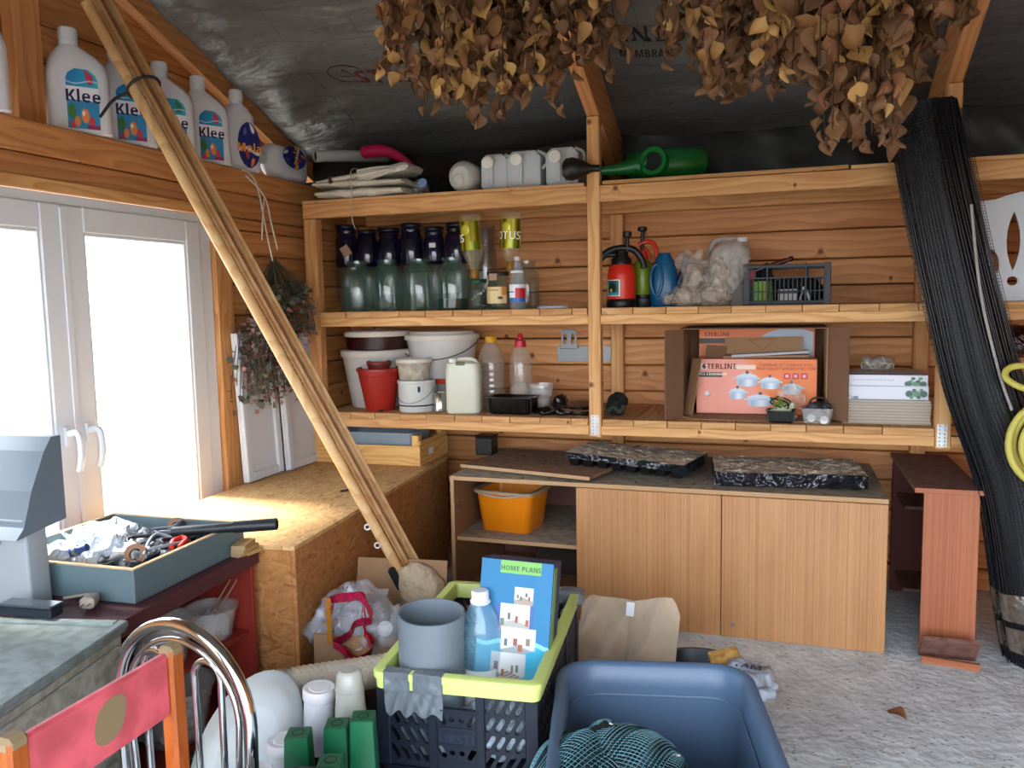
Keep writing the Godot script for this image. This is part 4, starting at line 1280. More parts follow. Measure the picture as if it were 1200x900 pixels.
	put("spout", G.new().tube(smooth_path([v3(0.055, 0.08, 0), v3(0.085, 0.15, 0), v3(0.105, 0.235, 0), v3(0.108, 0.25, 0)]), [0.026, 0.024, 0.022, 0.021, 0.02, 0.019, 0.018, 0.017, 0.016, 0.016, 0.016, 0.016, 0.017, 0.017, 0.018, 0.018, 0.018, 0.018, 0.018], 12), mat("blue_plastic_dark", Color(0.03, 0.1, 0.2), 0.4), t)
	# clear bags with husks, canister behind, jug with pink label
	var film := clear("crinkled_film", Color(0.85, 0.82, 0.78), 0.2, 0.14)
	bumpy(film, "crumple", 1.0)
	var husk := bumpy(mat("garlic_husk", Color(0.62, 0.55, 0.47), 0.75), "crumple", 1.2)
	for i in 2:
		var b := thing("plastic_bag", ["smaller crumpled clear plastic bag of pale husks beside the blue watering can", "larger crumpled clear plastic bag slung in front of the handled canister"][i], "plastic bag", [v3(-0.42, y, -4.02), v3(-0.285, y, -4.02)][i], Vector3.ZERO, "clear bags of husks")
		if i == 0:
			blob(b, "husks", [[v3(-0.02, 0.04, 0), v3(0.085, 0.045, 0.06)], [v3(0.03, 0.12, 0), v3(0.03, 0.08, 0.035)]], husk, 0.03, 0.011)
			blob(b, "film", [[v3(-0.015, 0.045, 0), v3(0.1, 0.055, 0.075)], [v3(0.03, 0.13, 0), v3(0.05, 0.11, 0.05)], [v3(0.0, 0.21, 0), v3(0.075, 0.05, 0.05)]], film, 0.035, 0.011)
		else:
			blob(b, "husks", [[v3(-0.01, 0.045, 0.01), v3(0.07, 0.05, 0.055)], [v3(0.01, 0.13, 0.01), v3(0.045, 0.08, 0.035)]], husk, 0.03, 0.011)
			blob(b, "film", [[v3(-0.01, 0.05, 0.01), v3(0.085, 0.06, 0.07)], [v3(0.03, 0.16, 0.01), v3(0.095, 0.1, 0.06)], [v3(0.06, 0.25, 0.0), v3(0.075, 0.05, 0.05)]], film, 0.035, 0.011)
	t = thing("canister", "translucent handled canister with white cap behind the clear bags", "canister", v3(-0.255, y, -4.2))
	var cp := milky("canister_haze", Color(0.66, 0.63, 0.6), 0.4)
	flask_part(t, "body", [[0.0, 0.19, 0.12, 0.03], [0.01, 0.2, 0.13, 0.035], [0.22, 0.2, 0.13, 0.04], [0.27, 0.19, 0.12, 0.05, 0.01], [0.3, 0.12, 0.09, 0.04, 0.04], [0.31, 0.06, 0.06, 0.028, 0.07]], cp)
	put("handle", G.new().tube(smooth_path([v3(-0.09, 0.24, 0), v3(-0.075, 0.3, 0), v3(-0.04, 0.325, 0), v3(0.05, 0.325, 0)]), 0.014, 10), cp, t)
	put("cap", G.new().at(v3(0.07, 0.305, 0)).lathe([Vector2(0.026, 0), Vector2(0.027, 0.02), Vector2(0.024, 0.026)], 20), mat("cap_white", Color.WHITE), t)
	t = thing("jug", "grey translucent jug with pink label between the bags and the dark crate", "jug", v3(-0.165, y, -4.2))
	flask_part(t, "body", [[0.0, 0.09, 0.08, 0.02], [0.01, 0.1, 0.09, 0.025], [0.15, 0.1, 0.09, 0.03], [0.19, 0.05, 0.05, 0.022], [0.205, 0.045, 0.045, 0.02]], milky("jug_grey", Color(0.6, 0.58, 0.62), 0.4))
	put("label", G.new().at(v3(0.005, 0.12, 0.0455)).ex(PackedVector2Array([Vector2(-0.04, -0.035), Vector2(0.035, -0.035), Vector2(0.035, 0.05), Vector2(0.01, 0.04)]), 0.001), mat("pink_label", Color(0.8, 0.3, 0.4), 0.6), t)
	# dark crate
	t = thing("plastic_crate", "dark blue-grey slatted plastic crate filled with odds and ends on the right shelf", "crate", v3(0.03, y, -4.12), v3(0, -3, 0))
	var cm := mat("crate_dark", Color(0.075, 0.1, 0.125), 0.5)
	slat_crate(t, 0.385, 0.27, 0.19, cm)
	var k := thing("seed_packets", "bright green paper packets standing inside the dark crate on the right shelf", "packets", v3(-0.085, y + 0.012, -4.03))
	for i in 3: put("packet", G.new().at(v3(-0.018 + i * 0.022, 0.05, -0.01 * i), v3(-6, 8 * i, 2)).box(Vector3.ZERO, v3(0.045, 0.1, 0.006), 0.001), mat("packet_%d" % i, [Color(0.4, 0.62, 0.1), Color(0.65, 0.7, 0.2), Color(0.2, 0.42, 0.12)][i], 0.5), k)
	k = thing("cardboard_carton", "small grey and white printed carton inside the dark crate", "carton", v3(0.03, y + 0.012, -4.045), v3(0, 6, 0))
	put("carton", G.new().box(v3(0, 0.03, 0), v3(0.085, 0.06, 0.05), 0.002), mat("carton_white", Color(0.75, 0.75, 0.76), 0.6), k)
	put("printed_stripe", G.new().box(v3(0, 0.046, 0), v3(0.0858, 0.016, 0.0508), 0.001), mat("carton_grey", Color(0.25, 0.26, 0.28), 0.6), k)
	k = thing("steel_hook", "bent white metal bracket standing in the dark crate", "bracket", v3(0.105, y + 0.012, -4.04))
	put("bracket", G.new().tube(PackedVector3Array([v3(-0.022, 0, 0), v3(-0.004, 0.07, 0), v3(0.002, 0.07, 0), v3(0.026, 0, 0)]), 0.005, 8), mat("white_enamel", Color(0.85, 0.85, 0.85), 0.4), k)
	k = thing("dark_rag", "dark rag and small tools heaped along the back of the dark crate", "rag", v3(0.03, y + 0.012, -4.17))
	blob(k, "rag", [[v3(-0.1, 0.08, 0), v3(0.06, 0.09, 0.05)], [v3(0.0, 0.05, 0), v3(0.1, 0.06, 0.06)], [v3(0.1, 0.05, 0), v3(0.07, 0.06, 0.05)]], mat("black_cloth", Color(0.055, 0.06, 0.075), 0.9), 0.03, 0.014)
	k = thing("screwdriver", "dark red handled screwdriver poking out over the rim of the dark crate", "screwdriver", v3(-0.04, y + 0.19, -4.14), v3(0, 0, -72))
	put("handle", G.new().lathe([Vector2(0.008, -0.01), Vector2(0.013, 0.0), Vector2(0.012, 0.06), Vector2(0.008, 0.075), Vector2(0.014, 0.09), Vector2(0.008, 0.1)], 14), mat("dark_red_plastic", Color(0.3, 0.03, 0.03), 0.4), k)
	put("blade", G.new().lathe([Vector2(0.003, -0.09), Vector2(0.003, 0.0)], 8), mat("steel", Color(0.6, 0.6, 0.6), 0.3, 0.9), k)


func flask_part(t: Node, called: String, levels: Array, m: Material) -> void:
	var g := G.new()
	flask(g, levels)
	put(called, g, m, t)


func slat_crate(t: Node, w: float, d: float, h: float, m: Material) -> void:  # open crate of posts, rails and upright slats
	put("floor_panel", G.new().box(v3(0, 0.006, 0), v3(w, 0.012, d), 0.002), m, t)
	for s in 4:
		var along := w if s % 2 == 0 else d
		var g := G.new()
		g.at(v3(0, 0, 0), v3(0, 90 * s, 0))
		var z := (d if s % 2 == 0 else w) / 2 - 0.006
		g.box(v3(0, h - 0.012, z), v3(along, 0.016, 0.012), 0.002).box(v3(0, 0.01, z), v3(along, 0.018, 0.012), 0.002).box(v3(0, h * 0.66, z), v3(along, 0.008, 0.008), 0.001).box(v3(0, h * 0.33, z), v3(along, 0.005, 0.008), 0.001)
		for q: float in [-1, 1]:
			g.box(v3(q * (along / 2 - 0.014), h / 2, z), v3(0.028, h, 0.013), 0.002)
		for q: float in [-0.22, 0.22]:
			g.box(v3(q * along, h / 2, z), v3(0.01, h, 0.012), 0.002)
		var n := int(along / 0.019)
		for i in n:
			g.box(v3(-along / 2 + (i + 0.5) * along / n, h * 0.33, z), v3(0.005, h * 0.66, 0.007), 0.001)
		put("side_panel", g, m, t)


func build_pot_shelf() -> void:
	var y := 0.9215
	var wht := milky("bucket_white", Color(0.8, 0.79, 0.78), 0.4)
	var t := pail("bucket", "large white lidded bucket at the left end of the pot shelf, brown tub on it", v3(-2.36, y, -4.2), 0.165, 0.215, 0.325, wht)
	t.position.x = -2.2
	t.position.z = -4.18
	t.get_child(0).scale = v3(0.95, 1, 0.95)
	put("rim_band", G.new().lathe([Vector2(0.208, 0.285), Vector2(0.212, 0.29), Vector2(0.214, 0.318), Vector2(0.205, 0.325), Vector2(0.02, 0.322)], 36, false, true), milky("lid_offwhite", Color(0.84, 0.82, 0.78), 0.4), t)
	t = thing("brown_tub", "brown plastic tub with white lid stacked on the large white bucket", "tub", v3(-2.2, y + 0.3255, -4.18))
	put("body", G.new().lathe([Vector2(0.172, 0), Vector2(0.176, 0.003), Vector2(0.182, 0.078)], 36), mat("brown_tub", Color(0.18, 0.045, 0.045), 0.3), t)
	put("lid", G.new().lathe([Vector2(0.186, 0.074), Vector2(0.188, 0.078), Vector2(0.188, 0.1), Vector2(0.18, 0.106), Vector2(0.174, 0.102)], 36), milky("lid_offwhite", Color.WHITE), t)
	var terra := mat("red_pot", Color(0.62, 0.12, 0.08), 0.45)
	t = pail("flower_pot", "red plastic flower pot standing at the front edge of the pot shelf", v3(-2.09, y, -3.975), 0.078, 0.116, 0.235, terra, 0.008, "", "flower pot")
	put("drip_notch", G.new().at(v3(0.035, 0.006, 0.066)).box(Vector3.ZERO, v3(0.03, 0.012, 0.012), 0.003), mat("dark_inside", Color(0.02, 0.05, 0.03), 0.8), t)
	put("line", G.new().lathe([Vector2(0.112, 0.188), Vector2(0.1138, 0.19), Vector2(0.1128, 0.193)], 36, false, false), terra, t)
	put("inner_bottom", G.new().lathe([Vector2(0.105, 0.19), Vector2(0.001, 0.19)], 30, false, true), mat("red_pot_dark", Color(0.25, 0.06, 0.05), 0.6), t)
	t = pail("flower_pot", "small dull red pot sitting inside the red flower pot", v3(-2.09, y + 0.191, -3.975), 0.05, 0.064, 0.08, mat("red_pot_dull", Color(0.45, 0.14, 0.11), 0.55), 0.004, "", "flower pot")
	t = pail("bucket", "big white bucket with domed lid and wire handle behind the small paint pails", v3(-1.83, y, -4.255), 0.155, 0.2, 0.4, wht, 0.008)
	put("lid", G.new().lathe([Vector2(0.21, 0.375), Vector2(0.214, 0.38), Vector2(0.214, 0.402), Vector2(0.205, 0.41), Vector2(0.19, 0.406), Vector2(0.18, 0.424), Vector2(0.05, 0.43)], 36), milky("lid_offwhite", Color.WHITE), t)
	put("wire_handle", G.new().tube(arc(16, func(q: float) -> Vector3: return v3(0.214 * cos(PI * q), 0.36 - 0.09 * sin(PI * q), 0.205 * sin(PI * q) + 0.012)), 0.0025, 6), mat("dark_wire", Color(0.12, 0.1, 0.12), 0.6), t)
	t = pail("paint_pail", "small white paint pail with a dark printed ring standing by the red pot", v3(-1.875, y, -3.99), 0.096, 0.1, 0.17, milky("pail_white", Color(0.78, 0.79, 0.78), 0.4), 0.003, "stacked small white pails", "pail")
	put("printed_ring", G.new().lathe([Vector2(0.0975, 0.032), Vector2(0.0983, 0.033), Vector2(0.0983, 0.038), Vector2(0.0975, 0.039)], 36, false, false), mat("print_dark", Color(0.1, 0.1, 0.1), 0.8), t)
	put("handle_lug", G.new().box(v3(0.055, 0.125, 0.088), v3(0.012, 0.03, 0.012), 0.003), mat("dark_wire", Color.WHITE), t)
	put("wire_handle", G.new().tube(arc(14, func(q: float) -> Vector3: return v3(0.102 * cos(PI * q), 0.125 - 0.075 * sin(PI * q), 0.102 * sin(PI * q) + 0.002)), 0.0016, 5), mat("steel_dull", Color(0.5, 0.5, 0.5), 0.5, 0.6), t)
	var grime := mat("pail_grimy", Color(0.75, 0.72, 0.66), 0.6, 0.0, "dust", Vector3(2.5, 2.5, 1))
	t = pail("paint_pail", "paint-stained white pail stacked on the pail with the dark ring", v3(-1.885, y + 0.1705, -3.99), 0.082, 0.09, 0.1, grime, 0.006, "stacked small white pails", "pail")
	put("lid", G.new().lathe([Vector2(0.094, 0.094), Vector2(0.1, 0.096), Vector2(0.1, 0.112), Vector2(0.092, 0.116), Vector2(0.085, 0.11)], 30), milky("lid_offwhite", Color.WHITE), t)
	t = pail("small_tub", "small grey translucent tub with orange lid beside the pails", v3(-1.745, y, -4.1), 0.048, 0.055, 0.15, milky("tub_grey", Color(0.55, 0.53, 0.54), 0.4), 0.002, "", "tub")
	put("lid", G.new().lathe([Vector2(0.058, 0.14), Vector2(0.06, 0.142), Vector2(0.06, 0.162), Vector2(0.054, 0.166)], 26), mat("orange_plastic", Color.WHITE), t)
	t = thing("tin_can", "small shiny tin can standing between the orange-lidded tub and jerrycan", "tin can", v3(-1.735, y, -3.985))
	put("can", G.new().lathe([Vector2(0.036, 0), Vector2(0.038, 0.003), Vector2(0.036, 0.006), Vector2(0.036, 0.098), Vector2(0.038, 0.101), Vector2(0.036, 0.104), Vector2(0.034, 0.1), Vector2(0.034, 0.006)], 28), mat("tinplate", Color(0.75, 0.74, 0.7), 0.22, 0.95), t)
	t = thing("jerrycan", "white square plastic jerrycan with moulded grip on the pot shelf", "jerrycan", v3(-1.595, y, -3.99), v3(0, 14, 0))
	flask_part(t, "body", [[0.0, 0.17, 0.14, 0.03], [0.012, 0.185, 0.15, 0.035], [0.22, 0.185, 0.15, 0.035], [0.262, 0.17, 0.14, 0.04], [0.275, 0.1, 0.1, 0.04]], milky("jerrycan_white", Color(0.8, 0.81, 0.74), 0.35))
	put("grip", G.new().tube(smooth_path([v3(-0.06, 0.27, 0.02), v3(-0.02, 0.282, 0.02), v3(0.05, 0.28, 0.02), v3(0.075, 0.255, 0.02)]), 0.013, 8), milky("jerrycan_white", Color.WHITE), t)
	put("cap", G.new().at(v3(-0.05, 0.268, 0.045)).lathe([Vector2(0.022, 0), Vector2(0.023, 0.018), Vector2(0.02, 0.022)], 18), mat("cap_cream", Color(0.88, 0.87, 0.83), 0.4), t)
	put("grip_hollow", G.new().at(v3(-0.01, 0.262, 0.07), v3(-25, 0, 0)).box(Vector3.ZERO, v3(0.05, 0.018, 0.012), 0.005), mat("hollow_tan", Color(0.45, 0.42, 0.33), 0.6), t)
	t = thing("water_bottle", "large clear ribbed bottle with yellow cap behind the jerrycan", "bottle", v3(-1.515, y, -4.2))
	put("body", G.new().lathe(ribs(0.075, 0.0, 0.22, 7, [Vector2(0.072, 0.27), Vector2(0.055, 0.32), Vector2(0.03, 0.36), Vector2(0.024, 0.365)]), 28), clear("bottle_smoky", Color(0.72, 0.68, 0.63), 0.3, 0.1), t)
	put("cap", G.new().at(v3(0, 0.36, 0)).lathe([Vector2(0.03, 0), Vector2(0.031, 0.005), Vector2(0.031, 0.03), Vector2(0.027, 0.034)], 22), mat("cap_yellow", Color(0.82, 0.6, 0.05), 0.4), t)
	t = thing("water_bottle", "clear bottle with pink nozzle cap, half full of whitish powder", "bottle", v3(-1.335, y, -4.17))
	put("body", G.new().lathe([Vector2(0.058, 0), Vector2(0.063, 0.01), Vector2(0.063, 0.17), Vector2(0.061, 0.25), Vector2(0.05, 0.3), Vector2(0.03, 0.34), Vector2(0.026, 0.345)], 28), clear("bottle_smoky", Color.WHITE), t)
	put("powder", G.new().lathe([Vector2(0.055, 0.004), Vector2(0.0605, 0.012), Vector2(0.0605, 0.11), Vector2(0.03, 0.14)], 24), mat("powder", Color(0.72, 0.67, 0.63), 0.9), t)
	put("cap", G.new().at(v3(0, 0.335, 0)).lathe([Vector2(0.031, 0), Vector2(0.032, 0.005), Vector2(0.03, 0.035), Vector2(0.016, 0.042), Vector2(0.013, 0.07), Vector2(0.009, 0.075)], 22), mat("cap_pink", Color(0.72, 0.08, 0.17), 0.4), t)
	t = pail("plastic_cup", "clear plastic tub with some white powder behind the black tray", v3(-1.215, y, -4.15), 0.05, 0.066, 0.14, clear("tub_clear", Color(0.85, 0.84, 0.82), 0.25, 0.12), 0.003, "", "tub")
	put("powder", G.new().lathe([Vector2(0.044, 0.012), Vector2(0.052, 0.06), Vector2(0.03, 0.075)], 24), mat("powder", Color.WHITE), t)
	# black ribbed tray
	t = thing("food_tray", "black ribbed plastic food tray at the front of the pot shelf", "tray", v3(-1.325, y, -3.985))
	ribbed_tray(t, 0.26, 0.15, 0.09, mat("black_gloss", Color(0.02, 0.02, 0.022), 0.25))
	# metal clamp dispenser on the wall
	t = thing("wall_hook_plate", "grey metal plate with a cut-out hanger fixed to the back wall boards", "wall plate", v3(-1.11, 1.15, -4.492))
	var zinc := mat("zinc_plate", Color(0.6, 0.62, 0.63), 0.55, 0.4)
	put("plate", G.new().at(v3(0.06, 0.05, 0.003)).box(Vector3.ZERO, v3(0.33, 0.09, 0.006), 0.002), zinc, t)
	put("hanger", G.new().at(v3(-0.055, 0.135, 0.012)).hole(Vector2(0, 0), Vector2(0.045, 0.09), stadium(0.011, 0.03, 12), 0.006).hole(Vector2(0.045, 0), Vector2(0.045, 0.09), stadium(0.011, 0.03, 12), 0.006).box(v3(0.022, 0.05, 0), v3(0.07, 0.012, 0.006), 0.003).box(v3(0.022, -0.05, 0), v3(0.11, 0.014, 0.006), 0.003), zinc, t)
	# foil plates in a black bag
	t = thing("foil_plates", "shiny foil plates wrapped in a black bag near the middle post", "plates", v3(-1.03, y, -4.02))
	put("plate", G.new().at(v3(0.06, 0.022, 0.02), v3(6, 0, -3)).lathe([Vector2(0.07, 0), Vector2(0.075, 0.002), Vector2(0.1, 0.02), Vector2(0.115, 0.022), Vector2(0.116, 0.026), Vector2(0.098, 0.025), Vector2(0.073, 0.006)], 34), mat("foil_bright", Color(0.78, 0.76, 0.76), 0.18, 0.95), t)
	blob(t, "bag", [[v3(0.0, 0.012, 0.0), v3(0.14, 0.024, 0.1)], [v3(-0.05, 0.045, -0.04), v3(0.045, 0.05, 0.04)], [v3(-0.1, 0.015, 0.05), v3(0.06, 0.02, 0.04)]], mat("black_gloss", Color.WHITE), 0.02, 0.012)
	t = thing("gloves", "green and black knitted work gloves rolled up behind the middle post", "gloves", v3(-0.78, y, -4.0))
	blob(t, "rolled_glove", [[v3(0, 0.045, 0), v3(0.05, 0.045, 0.06)], [v3(0.01, 0.09, -0.01), v3(0.035, 0.03, 0.04)]], mat("glove_black", Color(0.05, 0.06, 0.06), 0.85), 0.02, 0.011)
	put("cuff", G.new().tube(smooth_path([v3(-0.04, 0.02, 0.062), v3(0.0, 0.05, 0.07), v3(0.03, 0.03, 0.07), v3(0.05, 0.055, 0.05)]), 0.012, 8), mat("glove_green", Color(0.15, 0.2, 0.15), 0.85), t)


func ribs(r: float, y0: float, y1: float, n: int, more: Array) -> Array:
	var o := [Vector2(r * 0.9, y0)]
	for i in n:
		var a := y0 + 0.008 + (y1 - y0) * i / n
		o.append(Vector2(r * 0.965, a))
		o.append(Vector2(r, a + (y1 - y0) / n * 0.35))
		o.append(Vector2(r, a + (y1 - y0) / n * 0.7))
	o.append_array(more)
	return o


func stadium(r: float, l: float, n: int, tilt := 0.0) -> PackedVector2Array:  # slot outline, long axis up
	var o := PackedVector2Array()
	for i in n:
		var a := TAU * (i + 0.5) / n
		o.append((Vector2(cos(a) * r, sin(a) * r + (l - r if sin(a) > 0 else r - l))).rotated(tilt))
	return o


func ribbed_tray(t: Node, w: float, d: float, h: float, m: Material) -> void:
	var n := 96
	var ring := func(k: float, y: float, rib: float) -> PackedVector3Array:
		var base := G.rr(w * k, d * k, 0.03, y, 23)
		var o := PackedVector3Array()
		for i in base.size():
			var q := base[i]
			var f := 1.0 - rib * (1.0 if i % 2 else 0.0)
			o.append(v3(q.x * f, q.y, q.z * f))
		return o
	put("tray", G.new().loft([ring.call(0.8, 0.0, 0.0), ring.call(0.84, 0.004, 0.02), ring.call(0.93, h - 0.006, 0.02), ring.call(1.05, h - 0.004, 0.0), ring.call(1.05, h, 0.0), ring.call(0.92, h, 0.0), ring.call(0.9, h - 0.006, 0.02), ring.call(0.81, 0.008, 0.02), ring.call(0.78, 0.006, 0.0)], true, true, true, 0.4), m, t)
	var g := G.new()
	for s: float in [-1, 1]:
		for i in 16:
			g.box(v3(-w * 0.4 + w * 0.8 * i / 15, h * 0.52, s * d * 0.452), v3(0.006, h * 0.8, 0.008), 0.002)
		for i in 9:
			g.box(v3(s * w * 0.452, h * 0.52, -d * 0.36 + d * 0.72 * i / 8), v3(0.008, h * 0.8, 0.006), 0.002)
	put("ribs", g, m, t)


func build_carton_shelf() -> void:
	var y := 0.9215
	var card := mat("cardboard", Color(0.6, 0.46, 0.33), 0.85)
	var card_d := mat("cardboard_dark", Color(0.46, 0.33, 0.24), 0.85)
	# the big carton lies open towards the room
	var t := thing("cardboard_carton", "big brown cardboard carton lying open to the room, framing the cookware boxes", "carton", v3(-0.125, y, -4.2))
	put("bottom_wall", G.new().box(v3(0, 0.003, 0), v3(0.67, 0.006, 0.44), 0.001), card, t)
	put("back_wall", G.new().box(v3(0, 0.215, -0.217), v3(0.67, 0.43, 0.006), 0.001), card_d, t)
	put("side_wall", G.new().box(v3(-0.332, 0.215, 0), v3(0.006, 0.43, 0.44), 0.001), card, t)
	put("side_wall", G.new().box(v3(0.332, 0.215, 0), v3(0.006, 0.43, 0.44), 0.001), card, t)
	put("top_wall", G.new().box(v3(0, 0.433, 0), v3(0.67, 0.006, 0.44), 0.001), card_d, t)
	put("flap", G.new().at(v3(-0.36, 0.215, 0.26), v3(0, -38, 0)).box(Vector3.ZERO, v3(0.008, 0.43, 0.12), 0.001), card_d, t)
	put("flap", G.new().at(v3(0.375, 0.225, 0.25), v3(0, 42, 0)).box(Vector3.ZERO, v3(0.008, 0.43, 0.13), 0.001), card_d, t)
	put("flap", G.new().at(v3(0, 0.004, 0.245), v3(3, 0, 0)).box(Vector3.ZERO, v3(0.6, 0.004, 0.06), 0.001), card, t)
	# cookware boxes with their print
	var front := print_mat("print_cookware", paint(256, 128, func(u: float, v: float) -> Color:
		var c := Color(0.92, 0.6, 0.52).lerp(Color(0.93, 0.5, 0.24), smoothstep(0.45, 0.62, u - (v - 0.5) * 0.2))
		c = c.lerp(Color(0.93, 0.62, 0.58), 0.6 * blot(u, v, 0.33, 0.45, 0.16, 2.0))
		for q: Array in [[0.43, 0.36, 0.085, 0.14], [0.62, 0.42, 0.075, 0.13], [0.8, 0.52, 0.075, 0.12], [0.35, 0.62, 0.065, 0.12], [0.54, 0.74, 0.1, 0.13]]:
			var x: float = (u - q[0]) / q[2]
			var w: float = (v - q[1]) / q[3]
			if absf(x) < 1.0 and w > -0.25 and w < 1.0 - 0.25 * x * x: c = Color(0.62, 0.72, 0.82).lerp(Color(0.88, 0.92, 0.95), 0.5 + 0.5 * sin(x * 4 + 1))
			if absf(x) < 1.15 and w > -0.75 + 0.4 * x * x and w <= -0.2: c = Color(0.8, 0.87, 0.92)
			if absf(x) < 0.13 and w > -1.05 and w <= -0.7: c = Color(0.25, 0.25, 0.3)
			if absf(x) < 1.35 and absf(w + 0.05) < 0.1: c = Color(0.72, 0.8, 0.88)
		c = c.lerp(Color(0.88, 0.5, 0.5), blot(u, v, 0.1, 0.66, 0.05, 2.0)).lerp(Color(0.78, 0.85, 0.92), blot(u, v, 0.09, 0.64, 0.042, 2.0))
		if u > 0.02 and u < 0.22 and v > 0.24 and v < 0.33: c = Color(0.1, 0.07, 0.06)
		if u > 0.29 and u < 0.5 and v > 0.1 and v < 0.18: c = Color(0.97, 0.85, 0.78)
		for k in 3:
			if absf(u - 0.76 - k * 0.07) < 0.026 and absf(v - 0.3) < 0.05: c = Color(0.72, 0.16, 0.28)
			if absf(u - 0.76 - k * 0.07) < 0.014 and absf(v - 0.3) < 0.026: c = Color(0.95, 0.7, 0.7)
		if absf(u - 0.06) < 0.025 and absf(v - 0.13) < 0.055: c = Color(0.96, 0.9, 0.88)
		if absf(u - 0.06) < 0.012 and absf(v - 0.13) < 0.026: c = Color(0.15, 0.1, 0.1)
		return c), 0.5)
	var side := mat("box_side_orange", Color(0.75, 0.4, 0.28), 0.55)
	for i in 2:
		var b := thing("cookware_box", ["orange and pink printed cookware box at the front of the big carton", "second orange cookware box standing behind the folded cardboard in the carton"][i], "box", [v3(-0.112, y + 0.0065, -4.165), v3(-0.118, y + 0.0065, -4.33)][i], v3(-2, 0, 0), "printed cookware boxes")
		var h: float = [0.272, 0.42][i]
		var w := 0.565
		var d: float = [0.12, 0.1][i]
		put("body", G.new().box(v3(0, h / 2, 0), v3(w, h, d), 0.002), side, b)
		if i == 0:
			var g := G.new()
			g.st.set_smooth_group(-1)
			g.quad(v3(-w / 2 + 0.002, 0.003, d / 2 + 0.001), v3(w / 2 - 0.002, 0.003, d / 2 + 0.001), v3(w / 2 - 0.002, h - 0.003, d / 2 + 0.001), v3(-w / 2 + 0.002, h - 0.003, d / 2 + 0.001), Vector2(0, 1), Vector2(1, 1), Vector2(1, 0), Vector2(0, 0))
			put("printed_front", g, front, b)
			var dk := mat("print_maroon", Color(0.4, 0.06, 0.08), 0.6)
			lettering("printed_word", "STERLINE", 0.026, dk, b, func(a: float, c: float) -> Vector3: return v3(-0.17 + a, 0.234 + c, d / 2 + 0.002), true)
			lettering("printed_word", "12 PCS COOKWARE", 0.013, mat("print_white", Color(0.9, 0.9, 0.8), 0.5), b, func(a: float, c: float) -> Vector3: return v3(-0.215 + a, 0.195 + c, d / 2 + 0.002), true)
			for k in 2: lettering("printed_word", ["COOKWARE SET STAINLESS STEEL", "HIGH QUALITY SANDWICH BOTTOM"][k], 0.012, dk, b, func(a: float, c: float) -> Vector3: return v3(0.14 + a, 0.242 - k * 0.018 + c, d / 2 + 0.002))
		else:
			put("printed_front", label_patch(0, h - 0.075, d / 2 + 0.001, w - 0.004, 0.14), print_mat("print_cookware_top", paint(160, 48, func(u: float, v: float) -> Color:
				var c := Color(0.92, 0.48, 0.22)
				var x := (u - 0.8) / 0.33
				var w2 := (v - 0.85) / 0.85
				if x * x + w2 * w2 < 1.0 and u < 0.99: c = Color(0.6, 0.65, 0.72).lerp(Color(0.85, 0.88, 0.92), clampf(1.0 - w2 - x * 0.5, 0.0, 1.0) * 0.5)
				if u < 0.27 and v > 0.35 and v < 0.55: c = Color(0.1, 0.07, 0.06)
				return c)), b)
			lettering("printed_word", "STERLINE", 0.02, mat("print_maroon", Color.WHITE), b, func(a: float, c: float) -> Vector3: return v3(-0.19 + a, h - 0.035 + c, d / 2 + 0.002), true)
	t = thing("folded_cardboard", "folded tan cardboard with printed triangle lying on the front cookware box", "cardboard", v3(-0.09, y + 0.279, -4.175), v3(0, 0, 0))
	put("panel", G.new().at(v3(0.01, 0.062, -0.035), v3(-22, 0, 1)).box(Vector3.ZERO, v3(0.37, 0.085, 0.005), 0.001), card, t)
	put("panel", G.new().at(v3(-0.215, 0.03, -0.02), v3(-18, 0, -4)).box(Vector3.ZERO, v3(0.1, 0.065, 0.005), 0.001), card_d, t)
	put("panel", G.new().at(v3(0.02, 0.01, 0.0), v3(0, 0, 1)).box(Vector3.ZERO, v3(0.4, 0.012, 0.08), 0.001), card, t)
	put("paper_sheet", G.new().at(v3(0.04, 0.023, 0.0), v3(0, 4, 3)).box(Vector3.ZERO, v3(0.36, 0.012, 0.07), 0.001), mat("paper_grey", Color(0.7, 0.71, 0.73), 0.7), t)
	var tri := PackedVector3Array()
	for q: Vector2 in [Vector2(-0.065, 0.03), Vector2(0.065, 0.03), Vector2(0, -0.025), Vector2(-0.065, 0.03), Vector2(-0.06, 0.03)]: tri.append(v3(q.x, q.y, 0.003))
	put("printed_triangle", G.new().at(v3(0.01, 0.062, -0.035), v3(-22, 0, 1)).tube(tri, 0.0012, 4), mat("print_rust", Color(0.5, 0.15, 0.1), 0.8), t)
	t = thing("bent_cardboard", "loose bent strip of cardboard leaning at the left inside the carton", "cardboard", v3(-0.43, y + 0.0065, -4.05), v3(0, 30, -10))
	put("strip", G.new().box(v3(0, 0.14, 0), v3(0.004, 0.28, 0.1), 0.001), card, t)
	# small trays at the front
	t = thing("punnet", "small black plastic punnet with green scraps and a film bag", "punnet", v3(0.008, y, -3.935))
	ribbed_tray(t, 0.13, 0.1, 0.058, mat("black_gloss", Color(0.02, 0.02, 0.022), 0.25))
	var scraps := thing("plant_scraps", "pale green plant scraps and white lids heaped in the black punnet", "scraps", v3(0.008, y + 0.0085, -3.935))
	blob(scraps, "heap", [[v3(0, 0.03, 0), v3(0.048, 0.035, 0.034)], [v3(0.02, 0.06, 0), v3(0.03, 0.02, 0.025)]], mat("scrap_white", Color(0.72, 0.75, 0.62), 0.6), 0.03, 0.009)
